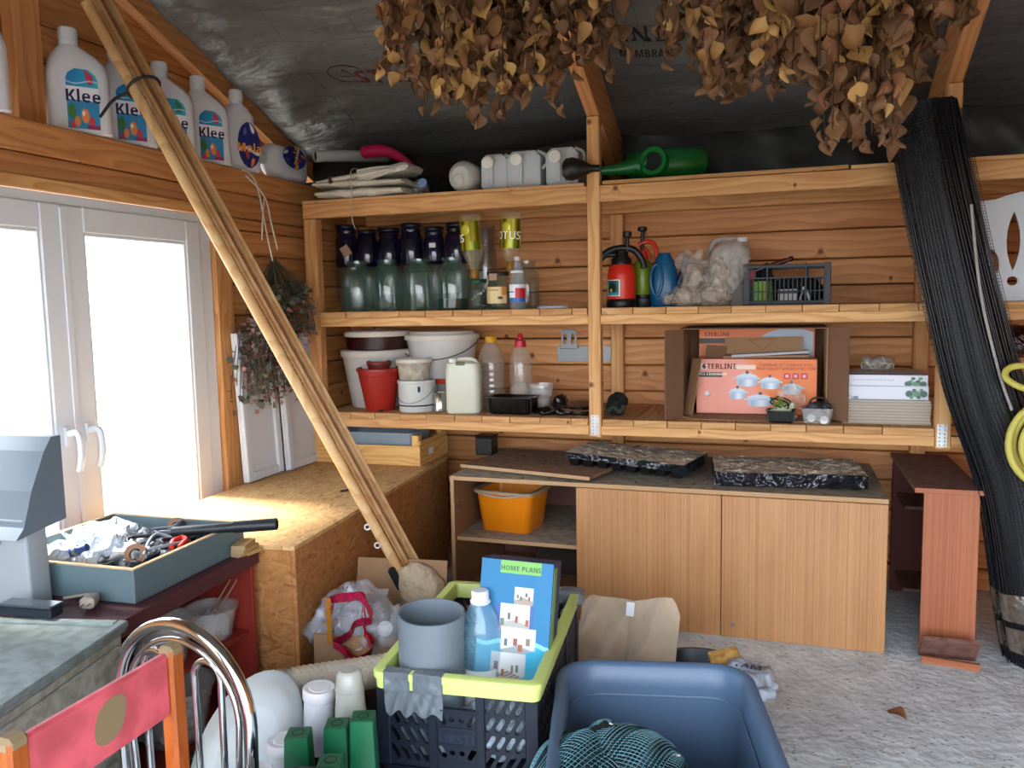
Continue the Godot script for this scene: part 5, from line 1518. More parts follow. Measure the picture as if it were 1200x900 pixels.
	for i in 9:
		put("stalk", G.new().tube(smooth_path([v3(rng.randf_range(-0.04, 0.04), 0.055, rng.randf_range(-0.02, 0.03)), v3(rng.randf_range(-0.05, 0.05), 0.085, 0.02), v3(rng.randf_range(-0.05, 0.05), rng.randf_range(0.07, 0.12), 0.01)], 4), 0.004, 5), mat("stalk_green", Color(0.35, 0.45, 0.08), 0.6) if i % 3 else mat("stalk_dark", Color(0.08, 0.11, 0.05), 0.7), scraps)
	var fb := thing("film_bag", "small clear film bag standing up behind the black punnet", "plastic bag", v3(0.045, y, -4.03))
	blob(fb, "film", [[v3(0, 0.06, 0), v3(0.045, 0.06, 0.02)], [v3(0.005, 0.12, -0.005), v3(0.05, 0.045, 0.015)]], clear("crinkled_film", Color.WHITE), 0.025, 0.01)
	t = thing("clear_tub", "clear square tub of small parts next to the black punnet", "tub", v3(0.165, y, -3.95))
	put("tub", G.new().loft([G.rr(0.115, 0.09, 0.015, 0.0), G.rr(0.14, 0.11, 0.02, 0.065), G.rr(0.152, 0.12, 0.022, 0.066), G.rr(0.152, 0.12, 0.022, 0.07), G.rr(0.136, 0.106, 0.02, 0.068), G.rr(0.112, 0.087, 0.014, 0.003)], true, true, true, 0.5), clear("tub_clear", Color.WHITE), t)
	var pts := thing("small_parts", "dark cable and white bottle tops filling the clear square tub", "parts", v3(0.165, y + 0.005, -3.95))
	blob(pts, "dark_parts", [[v3(0, 0.035, 0), v3(0.052, 0.032, 0.038)], [v3(0.0, 0.065, 0), v3(0.035, 0.02, 0.025)]], mat("parts_grey", Color(0.15, 0.16, 0.19), 0.5), 0.03, 0.009)
	for q: Vector3 in [v3(-0.025, 0.02, 0.042), v3(0.03, 0.012, 0.043)]: put("bottle_top", G.new().at(q, v3(84, 0, 0)).lathe([Vector2(0.018, -0.004), Vector2(0.019, 0.0), Vector2(0.017, 0.003)], 16), mat("cap_white", Color.WHITE), pts)
	put("cable", G.new().tube(smooth_path([v3(-0.04, 0.06, -0.01), v3(-0.02, 0.1, -0.02), v3(0.03, 0.105, -0.02), v3(0.05, 0.07, -0.01)]), 0.005, 6), mat("black_plastic", Color.WHITE), pts)
	# tile stack, boxes, hook bag
	var tile := mat("tile_edge", Color(0.74, 0.72, 0.68), 0.5)
	for i in 8:
		var p := thing("ceramic_tile", ["lowest", "second lowest", "third lowest", "fourth lowest", "fourth highest", "third highest", "second highest", "topmost"][i] + " ceramic tile in the flat stack under the white boxes", "tile", v3(0.455 + rng.randf_range(-0.004, 0.004), y + i * 0.0135, -4.11 + rng.randf_range(-0.004, 0.004)), v3(0, rng.randf_range(-0.7, 0.7), 0), "stack of ceramic tiles")
		put("body", G.new().box(v3(0, 0.0042, 0), v3(0.365, 0.0084, 0.33), 0.001), mat("tile_body", Color(0.66, 0.6, 0.53), 0.8), p)
		put("glaze", G.new().box(v3(0, 0.0109, 0), v3(0.367, 0.005, 0.332), 0.0012), tile, p)
	for i in 2:
		var p := thing("white_box", ["white floral carton lying directly on the tile stack", "upper white floral carton, slightly askew, carrying the bag of hooks"][i], "carton", v3(0.452, y + 0.1085 + i * 0.062, -4.12), v3(0, [0.5, -1.5][i], 0), "white floral cartons")
		var h: float = [0.0615, 0.05][i]
		put("carton", G.new().box(v3(0, h / 2, 0), v3(0.355, h, 0.3), 0.0015), mat("white_card", Color(0.8, 0.81, 0.85), 0.55), p)
		put("printed_front", label_patch(0, h / 2, 0.1508, 0.35, h - 0.004), print_mat("print_floral_%d" % i, paint(176, 32, func(u: float, v: float) -> Color:
			var c := Color(0.88, 0.89, 0.93)
			for k in 7:
				var x := 0.78 + 0.028 * k
				var w := 0.55 + 0.3 * sin(k * 2.1 + i)
				c = c.lerp(Color(0.35, 0.55, 0.4) if k % 2 else Color(0.2, 0.35, 0.28), 0.85 * blot(u, v, x, w, 0.16 if k % 3 else 0.28, 5.8))
			if i == 0:
				for k in 3: c = c.lerp(Color(0.82, 0.35, 0.5), 0.7 * blot(u, v, 0.03 + 0.014 * k, 0.25 + 0.25 * k, 0.12, 5.8))
				if v > 0.78 and fposmod(u * 60.0, 1.0) < 0.5 and u > 0.1 and u < 0.18: c = Color(0.25, 0.3, 0.3)
			elif v > 0.38 and v < 0.52 and u > 0.12 and u < 0.62: c = c.lerp(Color(0.7, 0.68, 0.68), 0.6 if fposmod(u * 37.0, 1.0) < 0.6 else 0.0)
			return c)), p)
	t = thing("hook_bag", "clear packet of small metal hooks lying on the white cartons", "packet", v3(0.435, y + 0.2205, -4.15))
	blob(t, "packet", [[v3(0, 0.036, 0), v3(0.09, 0.04, 0.02)]], clear("packet_grey", Color(0.6, 0.6, 0.58), 0.4, 0.15), 0.012, 0.011)
	for i in 7:
		var c := v3(-0.06 + i * 0.02, 0.035 + 0.012 * sin(i * 2.0), 0.022)
		put("hook", G.new().at(c, v3(0, 0, i * 50)).tube(arc(8, func(q: float) -> Vector3: return v3(0.011 * cos(4.2 * q), 0.011 * sin(4.2 * q) - 0.012 * maxf(0, q - 0.8) * 5, 0)), 0.0026, 5), mat("hook_cream", Color(0.75, 0.72, 0.62), 0.4), t)


func build_lower() -> void:
	# OSB chest
	var osb := mat("osb_top", Color(0.86, 0.76, 0.6), 0.75, 0.0, "osb", Vector3(1 / 1.15, 1 / 1.15, 1))
	var osb2 := mat("osb_side", Color(0.74, 0.56, 0.38), 0.75, 0.0, "osb", Vector3(1 / 1.15, 1 / 1.15, 1))
	var t := thing("osb_chest", "large low chest of oriented strand board standing below the window side wall", "chest", v3(-2.098, 0, -3.262), v3(0, 4.2, 0))
	put("lid_panel", G.new().box(v3(0, 0.632, 0), v3(0.78, 0.016, 1.71), 0.001, 2), osb, t)
	put("side_panel", G.new().box(v3(0.381, 0.312, 0), v3(0.016, 0.622, 1.7), 0.001, 2), osb2, t)
	put("side_panel", G.new().box(v3(-0.381, 0.312, 0), v3(0.016, 0.622, 1.7), 0.001, 2), osb2, t)
	put("front_panel", G.new().box(v3(0, 0.312, 0.845), v3(0.746, 0.622, 0.016), 0.001), osb2, t)
	put("back_panel", G.new().box(v3(0, 0.312, -0.845), v3(0.746, 0.622, 0.016), 0.001), osb2, t)
	t = thing("steel_bolt", "small dark metal fitting lying on the chest top beside the mouldings", "fitting", v3(-1.86, 0.641, -3.3), v3(0, 35, 0))
	put("plate", G.new().box(v3(0, 0.004, 0), v3(0.09, 0.007, 0.03), 0.002), mat("steel_dull", Color(0.5, 0.5, 0.5), 0.5, 0.6), t)
	put("pin", G.new().at(v3(-0.06, 0.006, 0.02), v3(0, 20, 90)).lathe([Vector2(0.005, -0.03), Vector2(0.005, 0.03)], 10), mat("dark_wire", Color(0.12, 0.1, 0.12), 0.6), t)
	# fruit crate with the grey tray
	var cw := mat("crate_pine", Color(0.86, 0.72, 0.5), 0.7, 0.0, "pale", Vector3(1 / 0.9, 1 / 0.3, 1))
	t = thing("wooden_crate", "low wooden fruit crate with corner posts standing on the strand board chest", "crate", v3(-2.115, 0.641, -4.04), v3(0, 1.5, 0))
	var w := 0.62
	var d := 0.4
	for i in 4: put("floor_slat", G.new().at(v3(0, 0.005, -d * 0.375 + i * d * 0.25)).box(Vector3.ZERO, v3(w, 0.008, d * 0.22), 0.001, 0, uo()), cw, t)
	for s: float in [-1, 1]:
		put("side_slat", G.new().at(v3(0, 0.058, s * (d / 2 - 0.005))).box(Vector3.ZERO, v3(w, 0.1, 0.009), 0.001, 0, uo()), cw, t)
		put("end_board", G.new().at(v3(s * (w / 2 - 0.005), 0.058, 0)).box(Vector3.ZERO, v3(0.009, 0.1, d - 0.02), 0.001, 2, uo()), cw, t)
		put("end_board", G.new().at(v3(s * (w / 2 - 0.005), 0.122, 0)).box(Vector3.ZERO, v3(0.009, 0.022, d - 0.02), 0.001, 2, uo()), cw, t)
		for q: float in [-1, 1]: put("corner_post", G.new().at(v3(s * (w / 2 - 0.03), 0.083, q * (d / 2 - 0.03))).box(Vector3.ZERO, v3(0.04, 0.16, 0.04), 0.002, 1, uo()), cw, t)
	put("paper_label", G.new().at(v3(w / 2 + 0.0006, 0.06, 0.05)).box(Vector3.ZERO, v3(0.001, 0.035, 0.06), 0.0), mat("paper_white", Color.WHITE), t)
	t = thing("grey_tray", "grey plastic tray sitting inside the wooden fruit crate", "tray", v3(-2.1, 0.652, -4.03), v3(0, 2, 0))
	put("tray", G.new().loft([G.rr(0.42, 0.22, 0.02, 0.0), G.rr(0.46, 0.27, 0.025, 0.15), G.rr(0.475, 0.285, 0.03, 0.152), G.rr(0.475, 0.285, 0.03, 0.157), G.rr(0.45, 0.26, 0.022, 0.155), G.rr(0.41, 0.21, 0.018, 0.005)], true, true, true, 0.5), mat("tray_grey", Color(0.52, 0.57, 0.6), 0.5), t)
	# sideboard
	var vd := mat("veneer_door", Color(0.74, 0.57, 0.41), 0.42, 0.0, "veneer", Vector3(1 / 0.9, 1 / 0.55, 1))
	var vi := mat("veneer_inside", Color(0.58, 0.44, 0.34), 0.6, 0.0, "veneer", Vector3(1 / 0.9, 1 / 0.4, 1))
	var dust := mat("dusty_board", Color(0.62, 0.57, 0.5), 0.9, 0.0, "dust", Vector3(2.2, 2.2, 1))
	var edge := mat("chipboard_edge", Color(0.7, 0.56, 0.4), 0.7)
	t = thing("sideboard", "long wooden sideboard with two veneered doors and an open left compartment", "sideboard", v3(0, 0, 0))
	put("top_panel", G.new().box(v3(-0.546, 0.649, -3.985), v3(1.964, 0.018, 0.77), 0.001), dust, t)
	put("top_edge", G.new().box(v3(-0.546, 0.649, -3.599), v3(1.966, 0.02, 0.004), 0.001), edge, t)
	for x: float in [-1.518, -0.88, 0.422]:
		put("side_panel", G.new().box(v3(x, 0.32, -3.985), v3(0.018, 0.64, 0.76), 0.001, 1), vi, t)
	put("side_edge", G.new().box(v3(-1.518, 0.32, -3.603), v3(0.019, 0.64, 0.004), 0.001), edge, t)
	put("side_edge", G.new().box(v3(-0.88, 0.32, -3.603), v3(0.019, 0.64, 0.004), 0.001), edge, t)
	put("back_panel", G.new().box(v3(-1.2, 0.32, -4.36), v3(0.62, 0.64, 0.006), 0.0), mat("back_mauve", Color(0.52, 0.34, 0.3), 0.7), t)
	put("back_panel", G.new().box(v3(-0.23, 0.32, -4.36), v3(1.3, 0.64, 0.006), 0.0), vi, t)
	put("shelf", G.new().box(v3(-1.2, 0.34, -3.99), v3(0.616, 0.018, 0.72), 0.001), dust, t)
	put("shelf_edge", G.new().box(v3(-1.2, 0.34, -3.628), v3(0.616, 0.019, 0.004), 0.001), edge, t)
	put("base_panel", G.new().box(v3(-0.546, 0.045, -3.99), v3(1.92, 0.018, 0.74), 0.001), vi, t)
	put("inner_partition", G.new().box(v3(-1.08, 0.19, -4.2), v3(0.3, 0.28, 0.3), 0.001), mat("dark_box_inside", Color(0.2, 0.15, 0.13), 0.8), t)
	for i in 2:
		var x0: float = [-0.889, -0.232][i]
		var x1: float = [-0.236, 0.434][i]
		var dr := put("door", G.new().at(v3((x0 + x1) / 2, 0.32, -3.592)).box(Vector3.ZERO, v3(x1 - x0, 0.636, 0.016), 0.001, 1, Vector2(0.33, 0.37 * (i + 1))), vd, t)
		if i == 1: put("keyhole", G.new().at(v3(x0 + 0.05, 0.06, -3.5835), v3(90, 0, 0)).lathe([Vector2(0.009, -0.002), Vector2(0.01, 0.001), Vector2(0.004, 0.002)], 14), mat("steel_dull", Color.WHITE), dr)
	put("hinge", G.new().box(v3(-1.506, 0.49, -3.66), v3(0.006, 0.05, 0.03), 0.002).box(v3(-1.5, 0.5, -3.64), v3(0.014, 0.012, 0.05), 0.002), mat("steel", Color(0.6, 0.6, 0.6), 0.3, 0.9), t)
	# loose board on top
	t = thing("loose_board", "loose dirty chipboard panel lying aslant on the sideboard top", "board", v3(-1.12, 0.659, -3.93), v3(0, -15, 0.8))
	put("panel", G.new().box(v3(0, 0.018, 0), v3(0.74, 0.016, 0.5), 0.001), mat("dirty_veneer", Color(0.54, 0.41, 0.31), 0.8, 0.0, "dust", Vector3(1.6, 3.4, 1)), t)
	put("front_edge", G.new().box(v3(0, 0.018, 0.2505), v3(0.742, 0.0165, 0.003), 0.0), edge, t)
	# crumbs of soil on the top boards
	var crumbs := G.new()
	for i in 90:
		var s := rng.randf_range(0.002, 0.008)
		crumbs.at(v3(rng.randf_range(-1.45, 0.35), 0.659 if rng.randf() < 0.5 else 0.689, rng.randf_range(-4.1, -3.62)))
		if crumbs.xf.origin.y > 0.67: crumbs.xf.origin = v3(rng.randf_range(-1.3, -0.95), 0.6905, rng.randf_range(-4.02, -3.82))
		crumbs.box(Vector3.ZERO, v3(s, s, s * 1.5), s * 0.3)
	tag(put("soil_crumbs", crumbs, mat("soil", Color(0.16, 0.12, 0.09), 0.95)), "scattered crumbs of dark soil on the sideboard top", "soil", "", "stuff")
	# yellow bin
	t = thing("yellow_bin", "yellow plastic bin with grey rim and wire handle on the sideboard shelf", "bin", v3(-1.29, 0.3495, -3.86), v3(0, -7, 0))
	put("body", G.new().loft([G.rr(0.25, 0.21, 0.03, 0.0), G.rr(0.26, 0.22, 0.035, 0.006), G.rr(0.31, 0.26, 0.04, 0.2), G.rr(0.3, 0.25, 0.035, 0.2), G.rr(0.25, 0.2, 0.03, 0.01)], true, true, true, 0.5), mat("yellow_plastic", Color(0.88, 0.5, 0.02), 0.4), t)
	put("rim", G.new().loft([G.rr(0.312, 0.262, 0.04, 0.195), G.rr(0.338, 0.288, 0.05, 0.197), G.rr(0.338, 0.288, 0.05, 0.213), G.rr(0.3, 0.25, 0.04, 0.214)], true, false, false, 0.5), mat("rim_grey", Color(0.62, 0.52, 0.4), 0.5), t)
	put("wire_handle", G.new().tube(smooth_path([v3(-0.165, 0.205, 0.0), v3(-0.13, 0.2, 0.14), v3(0.0, 0.188, 0.152), v3(0.1, 0.2, 0.15), v3(0.168, 0.205, 0.0)]), 0.004, 6), mat("handle_pale", Color(0.7, 0.66, 0.6), 0.5), t)
	# wrapped seedling trays
	var cell := mat("cell_black", Color(0.025, 0.027, 0.03), 0.4)
	var filmy := bumpy(mat("dusty_film", Color(0.82, 0.77, 0.7), 0.45, 0.0, "dust", Vector3(3, 3, 1)), "crumple", 1.0)
	var film2 := bumpy(mat("shiny_film", Color(0.16, 0.165, 0.19), 0.12, 0.3), "crumple", 2.2)
	for i in 2:
		var st := thing("seedling_tray", ["black cell seedling tray with torn dusty film, left one on the sideboard", "seedling tray wrapped in crinkled dusty black film, right one on the sideboard"][i], "seedling tray", [v3(-0.67, 0.683, -3.93), v3(0.03, 0.6595, -3.88)][i], v3(0, [-13, 6][i], [-1.4, 0][i]), "wrapped seedling trays")
		var tw: float = [0.6, 0.63][i]
		var td: float = [0.34, 0.36][i]
		var cups := G.new()
		for a in 8:
			for b in 4:
				var c := v3(-tw / 2 + tw * (a + 0.5) / 8, 0, -td / 2 + td * (b + 0.5) / 4)
				cups.at(c).loft([G.rr(tw / 8 * 0.6, td / 4 * 0.6, 0.006, 0.0, 2), G.rr(tw / 8 * 0.88, td / 4 * 0.88, 0.008, 0.055, 2)], true, true, false)
		cups.at(Vector3.ZERO).box(v3(0, 0.058, 0), v3(tw, 0.006, td), 0.002)
		put("cells", cups, cell, st)
		var n := FastNoiseLite.new()
		n.seed = 40 + i
		n.frequency = 1.0
		n.fractal_octaves = 3
		var rows := []
		for j in 25:
			var row := PackedVector3Array()
			for q in 41:
				var u := q / 40.0 - 0.5
				var v := j / 24.0 - 0.5
				row.append(v3(u * (tw + 0.012), 0.066 + 0.012 * n.get_noise_2d(u * 7, v * 9) + 0.006 * n.get_noise_2d(u * 26, v * 20) + (0.01 if i == 0 else 0.02) * (0.25 - v * v) , -v * (td + 0.012)))
			rows.append(row)
		put("film_top", G.new().sheet(rows), filmy, st)
		var skirt := []
		for j in 7:
			var row := PackedVector3Array()
			for q in 81:
				var a := q / 80.0
				var p := G.rr(tw + 0.014, td + 0.014, 0.02, 0, 4)
				var k := a * p.size()
				var at := p[int(k) % p.size()].lerp(p[(int(k) + 1) % p.size()], fposmod(k, 1.0))
				var drop := (0.06 if i == 1 else 0.02 + 0.03 * smoothstep(0.6, 0.9, a)) * j / 6.0
				row.append(at * (1.0 + 0.02 * n.get_noise_2d(a * 40, j * 0.8)) + v3(0, 0.068 - drop + 0.004 * n.get_noise_1d(a * 30), 0))
			skirt.append(row)
		skirt.reverse()
		put("film_skirt", G.new().sheet(skirt), film2 if i == 1 else bumpy(mat("tray_film", Color(0.1, 0.12, 0.14), 0.2), "crumple", 1.2), st)
	# black block behind the left end of the board
	t = thing("black_box", "small black box in the gap behind the fruit crate and sideboard", "box", v3(-1.545, 0.6595, -4.18))
	put("box", G.new().box(v3(0, 0.05, 0), v3(0.1, 0.1, 0.1), 0.006), mat("black_plastic", Color.WHITE), t)
	put("lid", G.new().box(v3(0, 0.104, 0), v3(0.106, 0.012, 0.106), 0.004), mat("black_gloss", Color.WHITE), t)
	# red brown shelf unit
	var rb := mat("mahogany", Color(0.68, 0.42, 0.3), 0.5, 0.0, "veneer", Vector3(1 / 1.4, 1 / 0.8, 1))
	var rbd := mat("mahogany_dusty", Color(0.5, 0.35, 0.31), 0.85, 0.0, "dust", Vector3(2.5, 2.5, 1))
	t = thing("red_shelf_unit", "narrow red-brown shelf unit standing between the sideboard and the mesh roll", "shelf unit", v3(0, 0, 0))
	put("top_panel", G.new().at(v3(0.665, 0.697, -4.03), v3(0, 0, 0.0)).box(Vector3.ZERO, v3(0.255, 0.018, 0.8), 0.001, 2), rbd, t)
	put("top_edge", G.new().box(v3(0.665, 0.697, -3.628), v3(0.257, 0.02, 0.004), 0.001), rb, t)
	put("front_panel", G.new().box(v3(0.677, 0.344, -3.652), v3(0.206, 0.686, 0.018), 0.001, 1), rb, t)
	put("back_panel", G.new().box(v3(0.665, 0.344, -4.42), v3(0.23, 0.686, 0.018), 0.001, 1), mat("mahogany_dark", Color(0.36, 0.12, 0.1), 0.6), t)
	put("side_panel", G.new().box(v3(0.772, 0.344, -4.04), v3(0.016, 0.686, 0.75), 0.001, 1), mat("mahogany_dark", Color.WHITE), t)
	put("shelf", G.new().box(v3(0.665, 0.5, -4.27), v3(0.19, 0.016, 0.28), 0.001), rbd, t)
	put("shelf", G.new().box(v3(0.665, 0.1, -4.27), v3(0.19, 0.016, 0.28), 0.001), rbd, t)
	put("plinth_board", G.new().at(v3(0.672, 0.055, -3.575), v3(-52, 0, 0)).box(Vector3.ZERO, v3(0.208, 0.018, 0.14), 0.001), rbd, t)
	put("foot_strip", G.new().at(v3(0.672, 0.014, -3.53), v3(0, -8, 0)).box(Vector3.ZERO, v3(0.208, 0.028, 0.018), 0.001), rb, t)
	# roll of black plastic mesh
	build_mesh_roll()
	# white chair back beyond it
	var cp := CSGPolygon3D.new()
	cp.name = "white_chair_back"
	var o := PackedVector2Array([Vector2(-0.03, 0.0), Vector2(0.36, 0.0), Vector2(0.41, 0.2), Vector2(0.4, 0.36)])
	for k in 11: o.append(Vector2(0.33 - 0.3 * k / 10.0, 0.4 + 0.035 * k / 10.0 + 0.045 * sin(PI * k / 10.0)))
	o.append_array([Vector2(-0.08, 0.425), Vector2(-0.07, 0.2)])
	cp.polygon = o
	cp.depth = 0.02
	cp.position = v3(0.84, 1.465, -3.99)
	cp.rotation_degrees = v3(-3, -3, 0)
	var leafcut := func(c: Vector2, l: float, wd: float, tilt: float) -> void:
		var h := CSGPolygon3D.new()
		h.name = "cut_out"
		h.operation = CSGShape3D.OPERATION_SUBTRACTION
		var p := PackedVector2Array()
		for k in 16:
			var a := TAU * k / 16
			p.append(c + Vector2(wd * sin(a) * absf(sin(a)) * 1.0, l * cos(a)).rotated(tilt))
		h.polygon = p
		h.depth = 0.06
		h.position.z = 0.02
		cp.add_child(h)
	leafcut.call(Vector2(0.1, 0.255), 0.125, 0.026, 0.0)
	leafcut.call(Vector2(0.03, 0.175), 0.055, 0.018, 0.25)
	leafcut.call(Vector2(0.17, 0.175), 0.055, 0.018, -0.25)
	var hc := CSGPolygon3D.new()
	hc.name = "cut_out"
	hc.operation = CSGShape3D.OPERATION_SUBTRACTION
	hc.polygon = ngon(14, 0.02)
	
	hc.depth = 0.06
	hc.position = v3(0.1, 0.085, 0.02)
	cp.add_child(hc)
	cp.material = milky("chair_white", Color(0.8, 0.82, 0.84), 0.4)
	add_child(cp)
	tag(cp, "white plastic chair back with leaf-shaped cut-outs standing behind the mesh roll", "chair back")
	var bl := thing("blue_label", "small blue and white printed sticker on the white chair back edge", "sticker", v3(0.79, 1.7, -3.967), v3(-3, -3, -6))
	put("sticker", G.new().box(Vector3.ZERO, v3(0.05, 0.085, 0.001), 0.0), mat("paper_white", Color.WHITE), bl)
	put("printed_block", G.new().box(v3(0, -0.015, 0.0008), v3(0.046, 0.045, 0.0006), 0.0).box(v3(0, 0.034, 0.0008), v3(0.046, 0.014, 0.0006), 0.0), mat("print_blue", Color(0.06, 0.07, 0.35), 0.5), bl)
	# yellow hose coil and things at the right edge
	t = thing("hose_coil", "coil of yellow garden hose hanging beside the mesh roll at the right edge", "hose", v3(0.97, 0.95, -3.46))
	var hose := G.new()
	hose.tube(arc(90, func(q: float) -> Vector3:
		var a := 2.0 + TAU * 2.6 * q
		var r := 0.15 - 0.018 * q * 2.6
		return v3(r * cos(a), r * sin(a) * 1.1 - 0.02, 0.025 * sin(q * 9.0) + 0.03 * q)), 0.0135, 10)
	hose.tube(smooth_path([v3(0.1, 0.14, 0.02), v3(0.0, 0.17, 0.03), v3(-0.12, 0.2, 0.03), v3(-0.165, 0.24, 0.0), v3(-0.12, 0.275, -0.02), v3(0.05, 0.26, -0.02), v3(0.16, 0.22, 0)]), 0.0125, 10)
	put("hose", hose, mat("hose_yellow", Color(0.74, 0.7, 0.32), 0.55), t)
	put("rope", G.new().tube(smooth_path([v3(-0.1, 0.28, 0.0), v3(-0.06, 0.37, -0.02), v3(0.0, 0.43, -0.2), v3(0.02, 0.45, -0.375)]), 0.004, 5), mat("rope_grey", Color(0.6, 0.6, 0.58), 0.8), t)
	t = thing("red_bundle", "dark red glossy wrapped bundle under the shelf rail at the right edge", "bundle", v3(1.0, 1.215, -4.05))
	blob(t, "bundle", [[v3(0, 0.06, 0), v3(0.17, 0.06, 0.1)], [v3(0.06, 0.1, 0), v3(0.14, 0.05, 0.1)]], bumpy(mat("bundle_red", Color(0.2, 0.06, 0.05), 0.25), "crumple", 1.5), 0.02, 0.016)
	t = thing("twine", "thin white cord hanging from the shelf rail at the right edge", "cord", v3(0.83, 1.44, -3.83))
	put("cord", G.new().tube(smooth_path([v3(-0.04, 0.03, 0), v3(0.02, 0.0, 0.02), v3(0.06, -0.03, 0.02), v3(0.04, -0.07, 0.02), v3(0.03, -0.1, 0.02), v3(0.0, -0.1, 0.02)]), 0.004, 5), mat("white_string", Color.WHITE), t)
	# dry leaf on the floor
	t = thing("fallen_leaf", "single dry brown leaf lying on the bare concrete floor", "leaf", v3(0.386, 0.002, -3.056))
	var lf := inst("blade", leaf_mesh(0), mat("leaf_tan", Color(0.5, 0.33, 0.2), 0.8), t)
	lf.rotation_degrees = v3(-86, 60, 0)
	lf.position.y = 0.006
	lf.scale = v3(1.3, 1.3, 1.0)


func build_mesh_roll() -> void:
	var t := thing("mesh_roll", "tall roll of black plastic garden mesh leaning up against the right post", "mesh roll", Vector3.ZERO)
	var path := [v3(1.03, 0.0, -3.68), v3(1.005, 0.18, -3.68), v3(0.97, 0.42, -3.68), v3(0.905, 0.75, -3.68), v3(0.78, 1.12, -3.68), v3(0.685, 1.5, -3.69), v3(0.605, 1.85, -3.7), v3(0.55, 2.12, -3.71), v3(0.53, 2.25, -3.72)]
	var pts := smooth_path(path, 8)
	var n := pts.size()
	var prof := func(i: int, a: float, k: float) -> float:  # radius of the roll
		var s := float(i) / n
		var r := 0.15 - 0.035 * s
		if s < 0.16: r *= 0.8 + 1.2 * s
		return (r + 0.007 * sin(a * 5.0 + s * 4.0) + 0.004 * sin(a * 11.0 - s * 9.0)) * k
	var frame := func(i: int, a: float, k: float) -> Vector3:
		var tan: Vector3 = (pts[mini(i + 1, n - 1)] - pts[maxi(i - 1, 0)]).normalized()
		var side := tan.cross(v3(0, 0, 1)).normalized()
		var fw := side.cross(tan)
		var r: float = prof.call(i, a, k)
		return pts[i] + side * cos(a) * r - fw * sin(a) * r
	var rings := []
	for i in n:
		rings.append(arc(35, func(q: float) -> Vector3: return frame.call(i, TAU * q * 35.0 / 36.0, 0.93)))
	put("core", G.new().loft(rings), mat("mesh_core", Color(0.02, 0.021, 0.024), 0.5), t)
	# outer turn of mesh as real strands
	var st := G.new()
	var bandm := 60
	for j in bandm:
		var a := TAU * j / bandm
		var line := PackedVector3Array()
		for i in n: line.append(frame.call(i, a, 1.0 + 0.025 * (j % 2)))
		st.tube(line, 0.0026, 4, false)
	var m := 120
	for k in m:
		var f := float(k) / m * (n - 1)
		var i := int(f)
		var u := f - i
		var line := PackedVector3Array()
		for j in 49:
			var a := TAU * j / 48
			line.append(frame.call(i, a, 1.0).lerp(frame.call(mini(i + 1, n - 1), a, 1.0), u))
		st.tube(line, 0.0026, 4, false)
	# the free edge stands off the roll on its left side as a fringe
	for k in m:
		var f := float(k) / m * (n - 1)
		var i := int(f)
		var p: Vector3 = frame.call(i, PI + 0.35, 1.0).lerp(frame.call(mini(i + 1, n - 1), PI + 0.35, 1.0), f - i)
		st.tube(PackedVector3Array([p, p + v3(-0.022, 0.004, 0.012)]), 0.0016, 3, false)
	for e: float in [0.008, 0.019]:
		var line := PackedVector3Array()
		for i in n: line.append(frame.call(i, PI + 0.35, 1.0) + v3(-e, e * 0.2, e * 0.55))
		st.tube(line, 0.0014, 3, false)
	put("mesh", st, mat("mesh_black", Color(0.09, 0.1, 0.12), 0.28), t).set_meta("kind", "stuff")
	# a loose layer of the same mesh stands off behind on the right, up to the roof
	var lo := G.new()
	for j in 9:
		var line := PackedVector3Array()
		for i in range(n / 3, n): line.append(pts[i] + v3(0.1 + j * 0.009, 0, -0.06))
		lo.tube(line, 0.0012, 3, false)
	for k in 150:
		var f := (1.0 / 3 + 2.0 / 3 * k / 150.0) * (n - 1)
		var p := pts[int(f)].lerp(pts[mini(int(f) + 1, n - 1)], f - int(f)) + v3(0.1, 0, -0.06)
		lo.tube(PackedVector3Array([p, p + v3(0.072, 0, 0)]), 0.0012, 3, false)
	put("loose_mesh", lo, mat("mesh_black", Color.WHITE), t).set_meta("kind", "stuff")
	put("rope", G.new().tube(smooth_path([v3(0.69, 1.84, -3.56), v3(0.73, 1.5, -3.54), v3(0.8, 1.2, -3.53), v3(0.85, 1.05, -3.53)]), 0.006, 6), mat("rope_grey", Color(0.6, 0.6, 0.58), 0.8), t)
	# strapping tape and film at the foot
	var fm := bumpy(mat("film_brown", Color(0.38, 0.34, 0.3), 0.2), "crumple", 1.2)
	for q: Array in [[6, 0.06], [11, 0.05]]:
		var rr := []
		for s: float in [-1, 0, 1]:
			rr.append(arc(35, func(x: float) -> Vector3: return frame.call(q[0] + int(s * 2), TAU * x * 35 / 36.0 , 1.05)))
		put("tape", G.new().loft(rr, true, false, false), fm, t)


func net_over(parent: Node, called: String, f: Callable, nu: int, nv: int, r: float, m: Material) -> void:  # knotted strands over f(u, v)
	var g := G.new()
	for i in nu:
		for d: int in [1, -1]:
			var line := PackedVector3Array()
			for j in nv + 1:
				line.append(f.call((i + 0.5 * d * j) / nu, float(j) / nv))
			g.tube(line, r, 3, false)
	put(called, g, m, parent).set_meta("kind", "stuff")


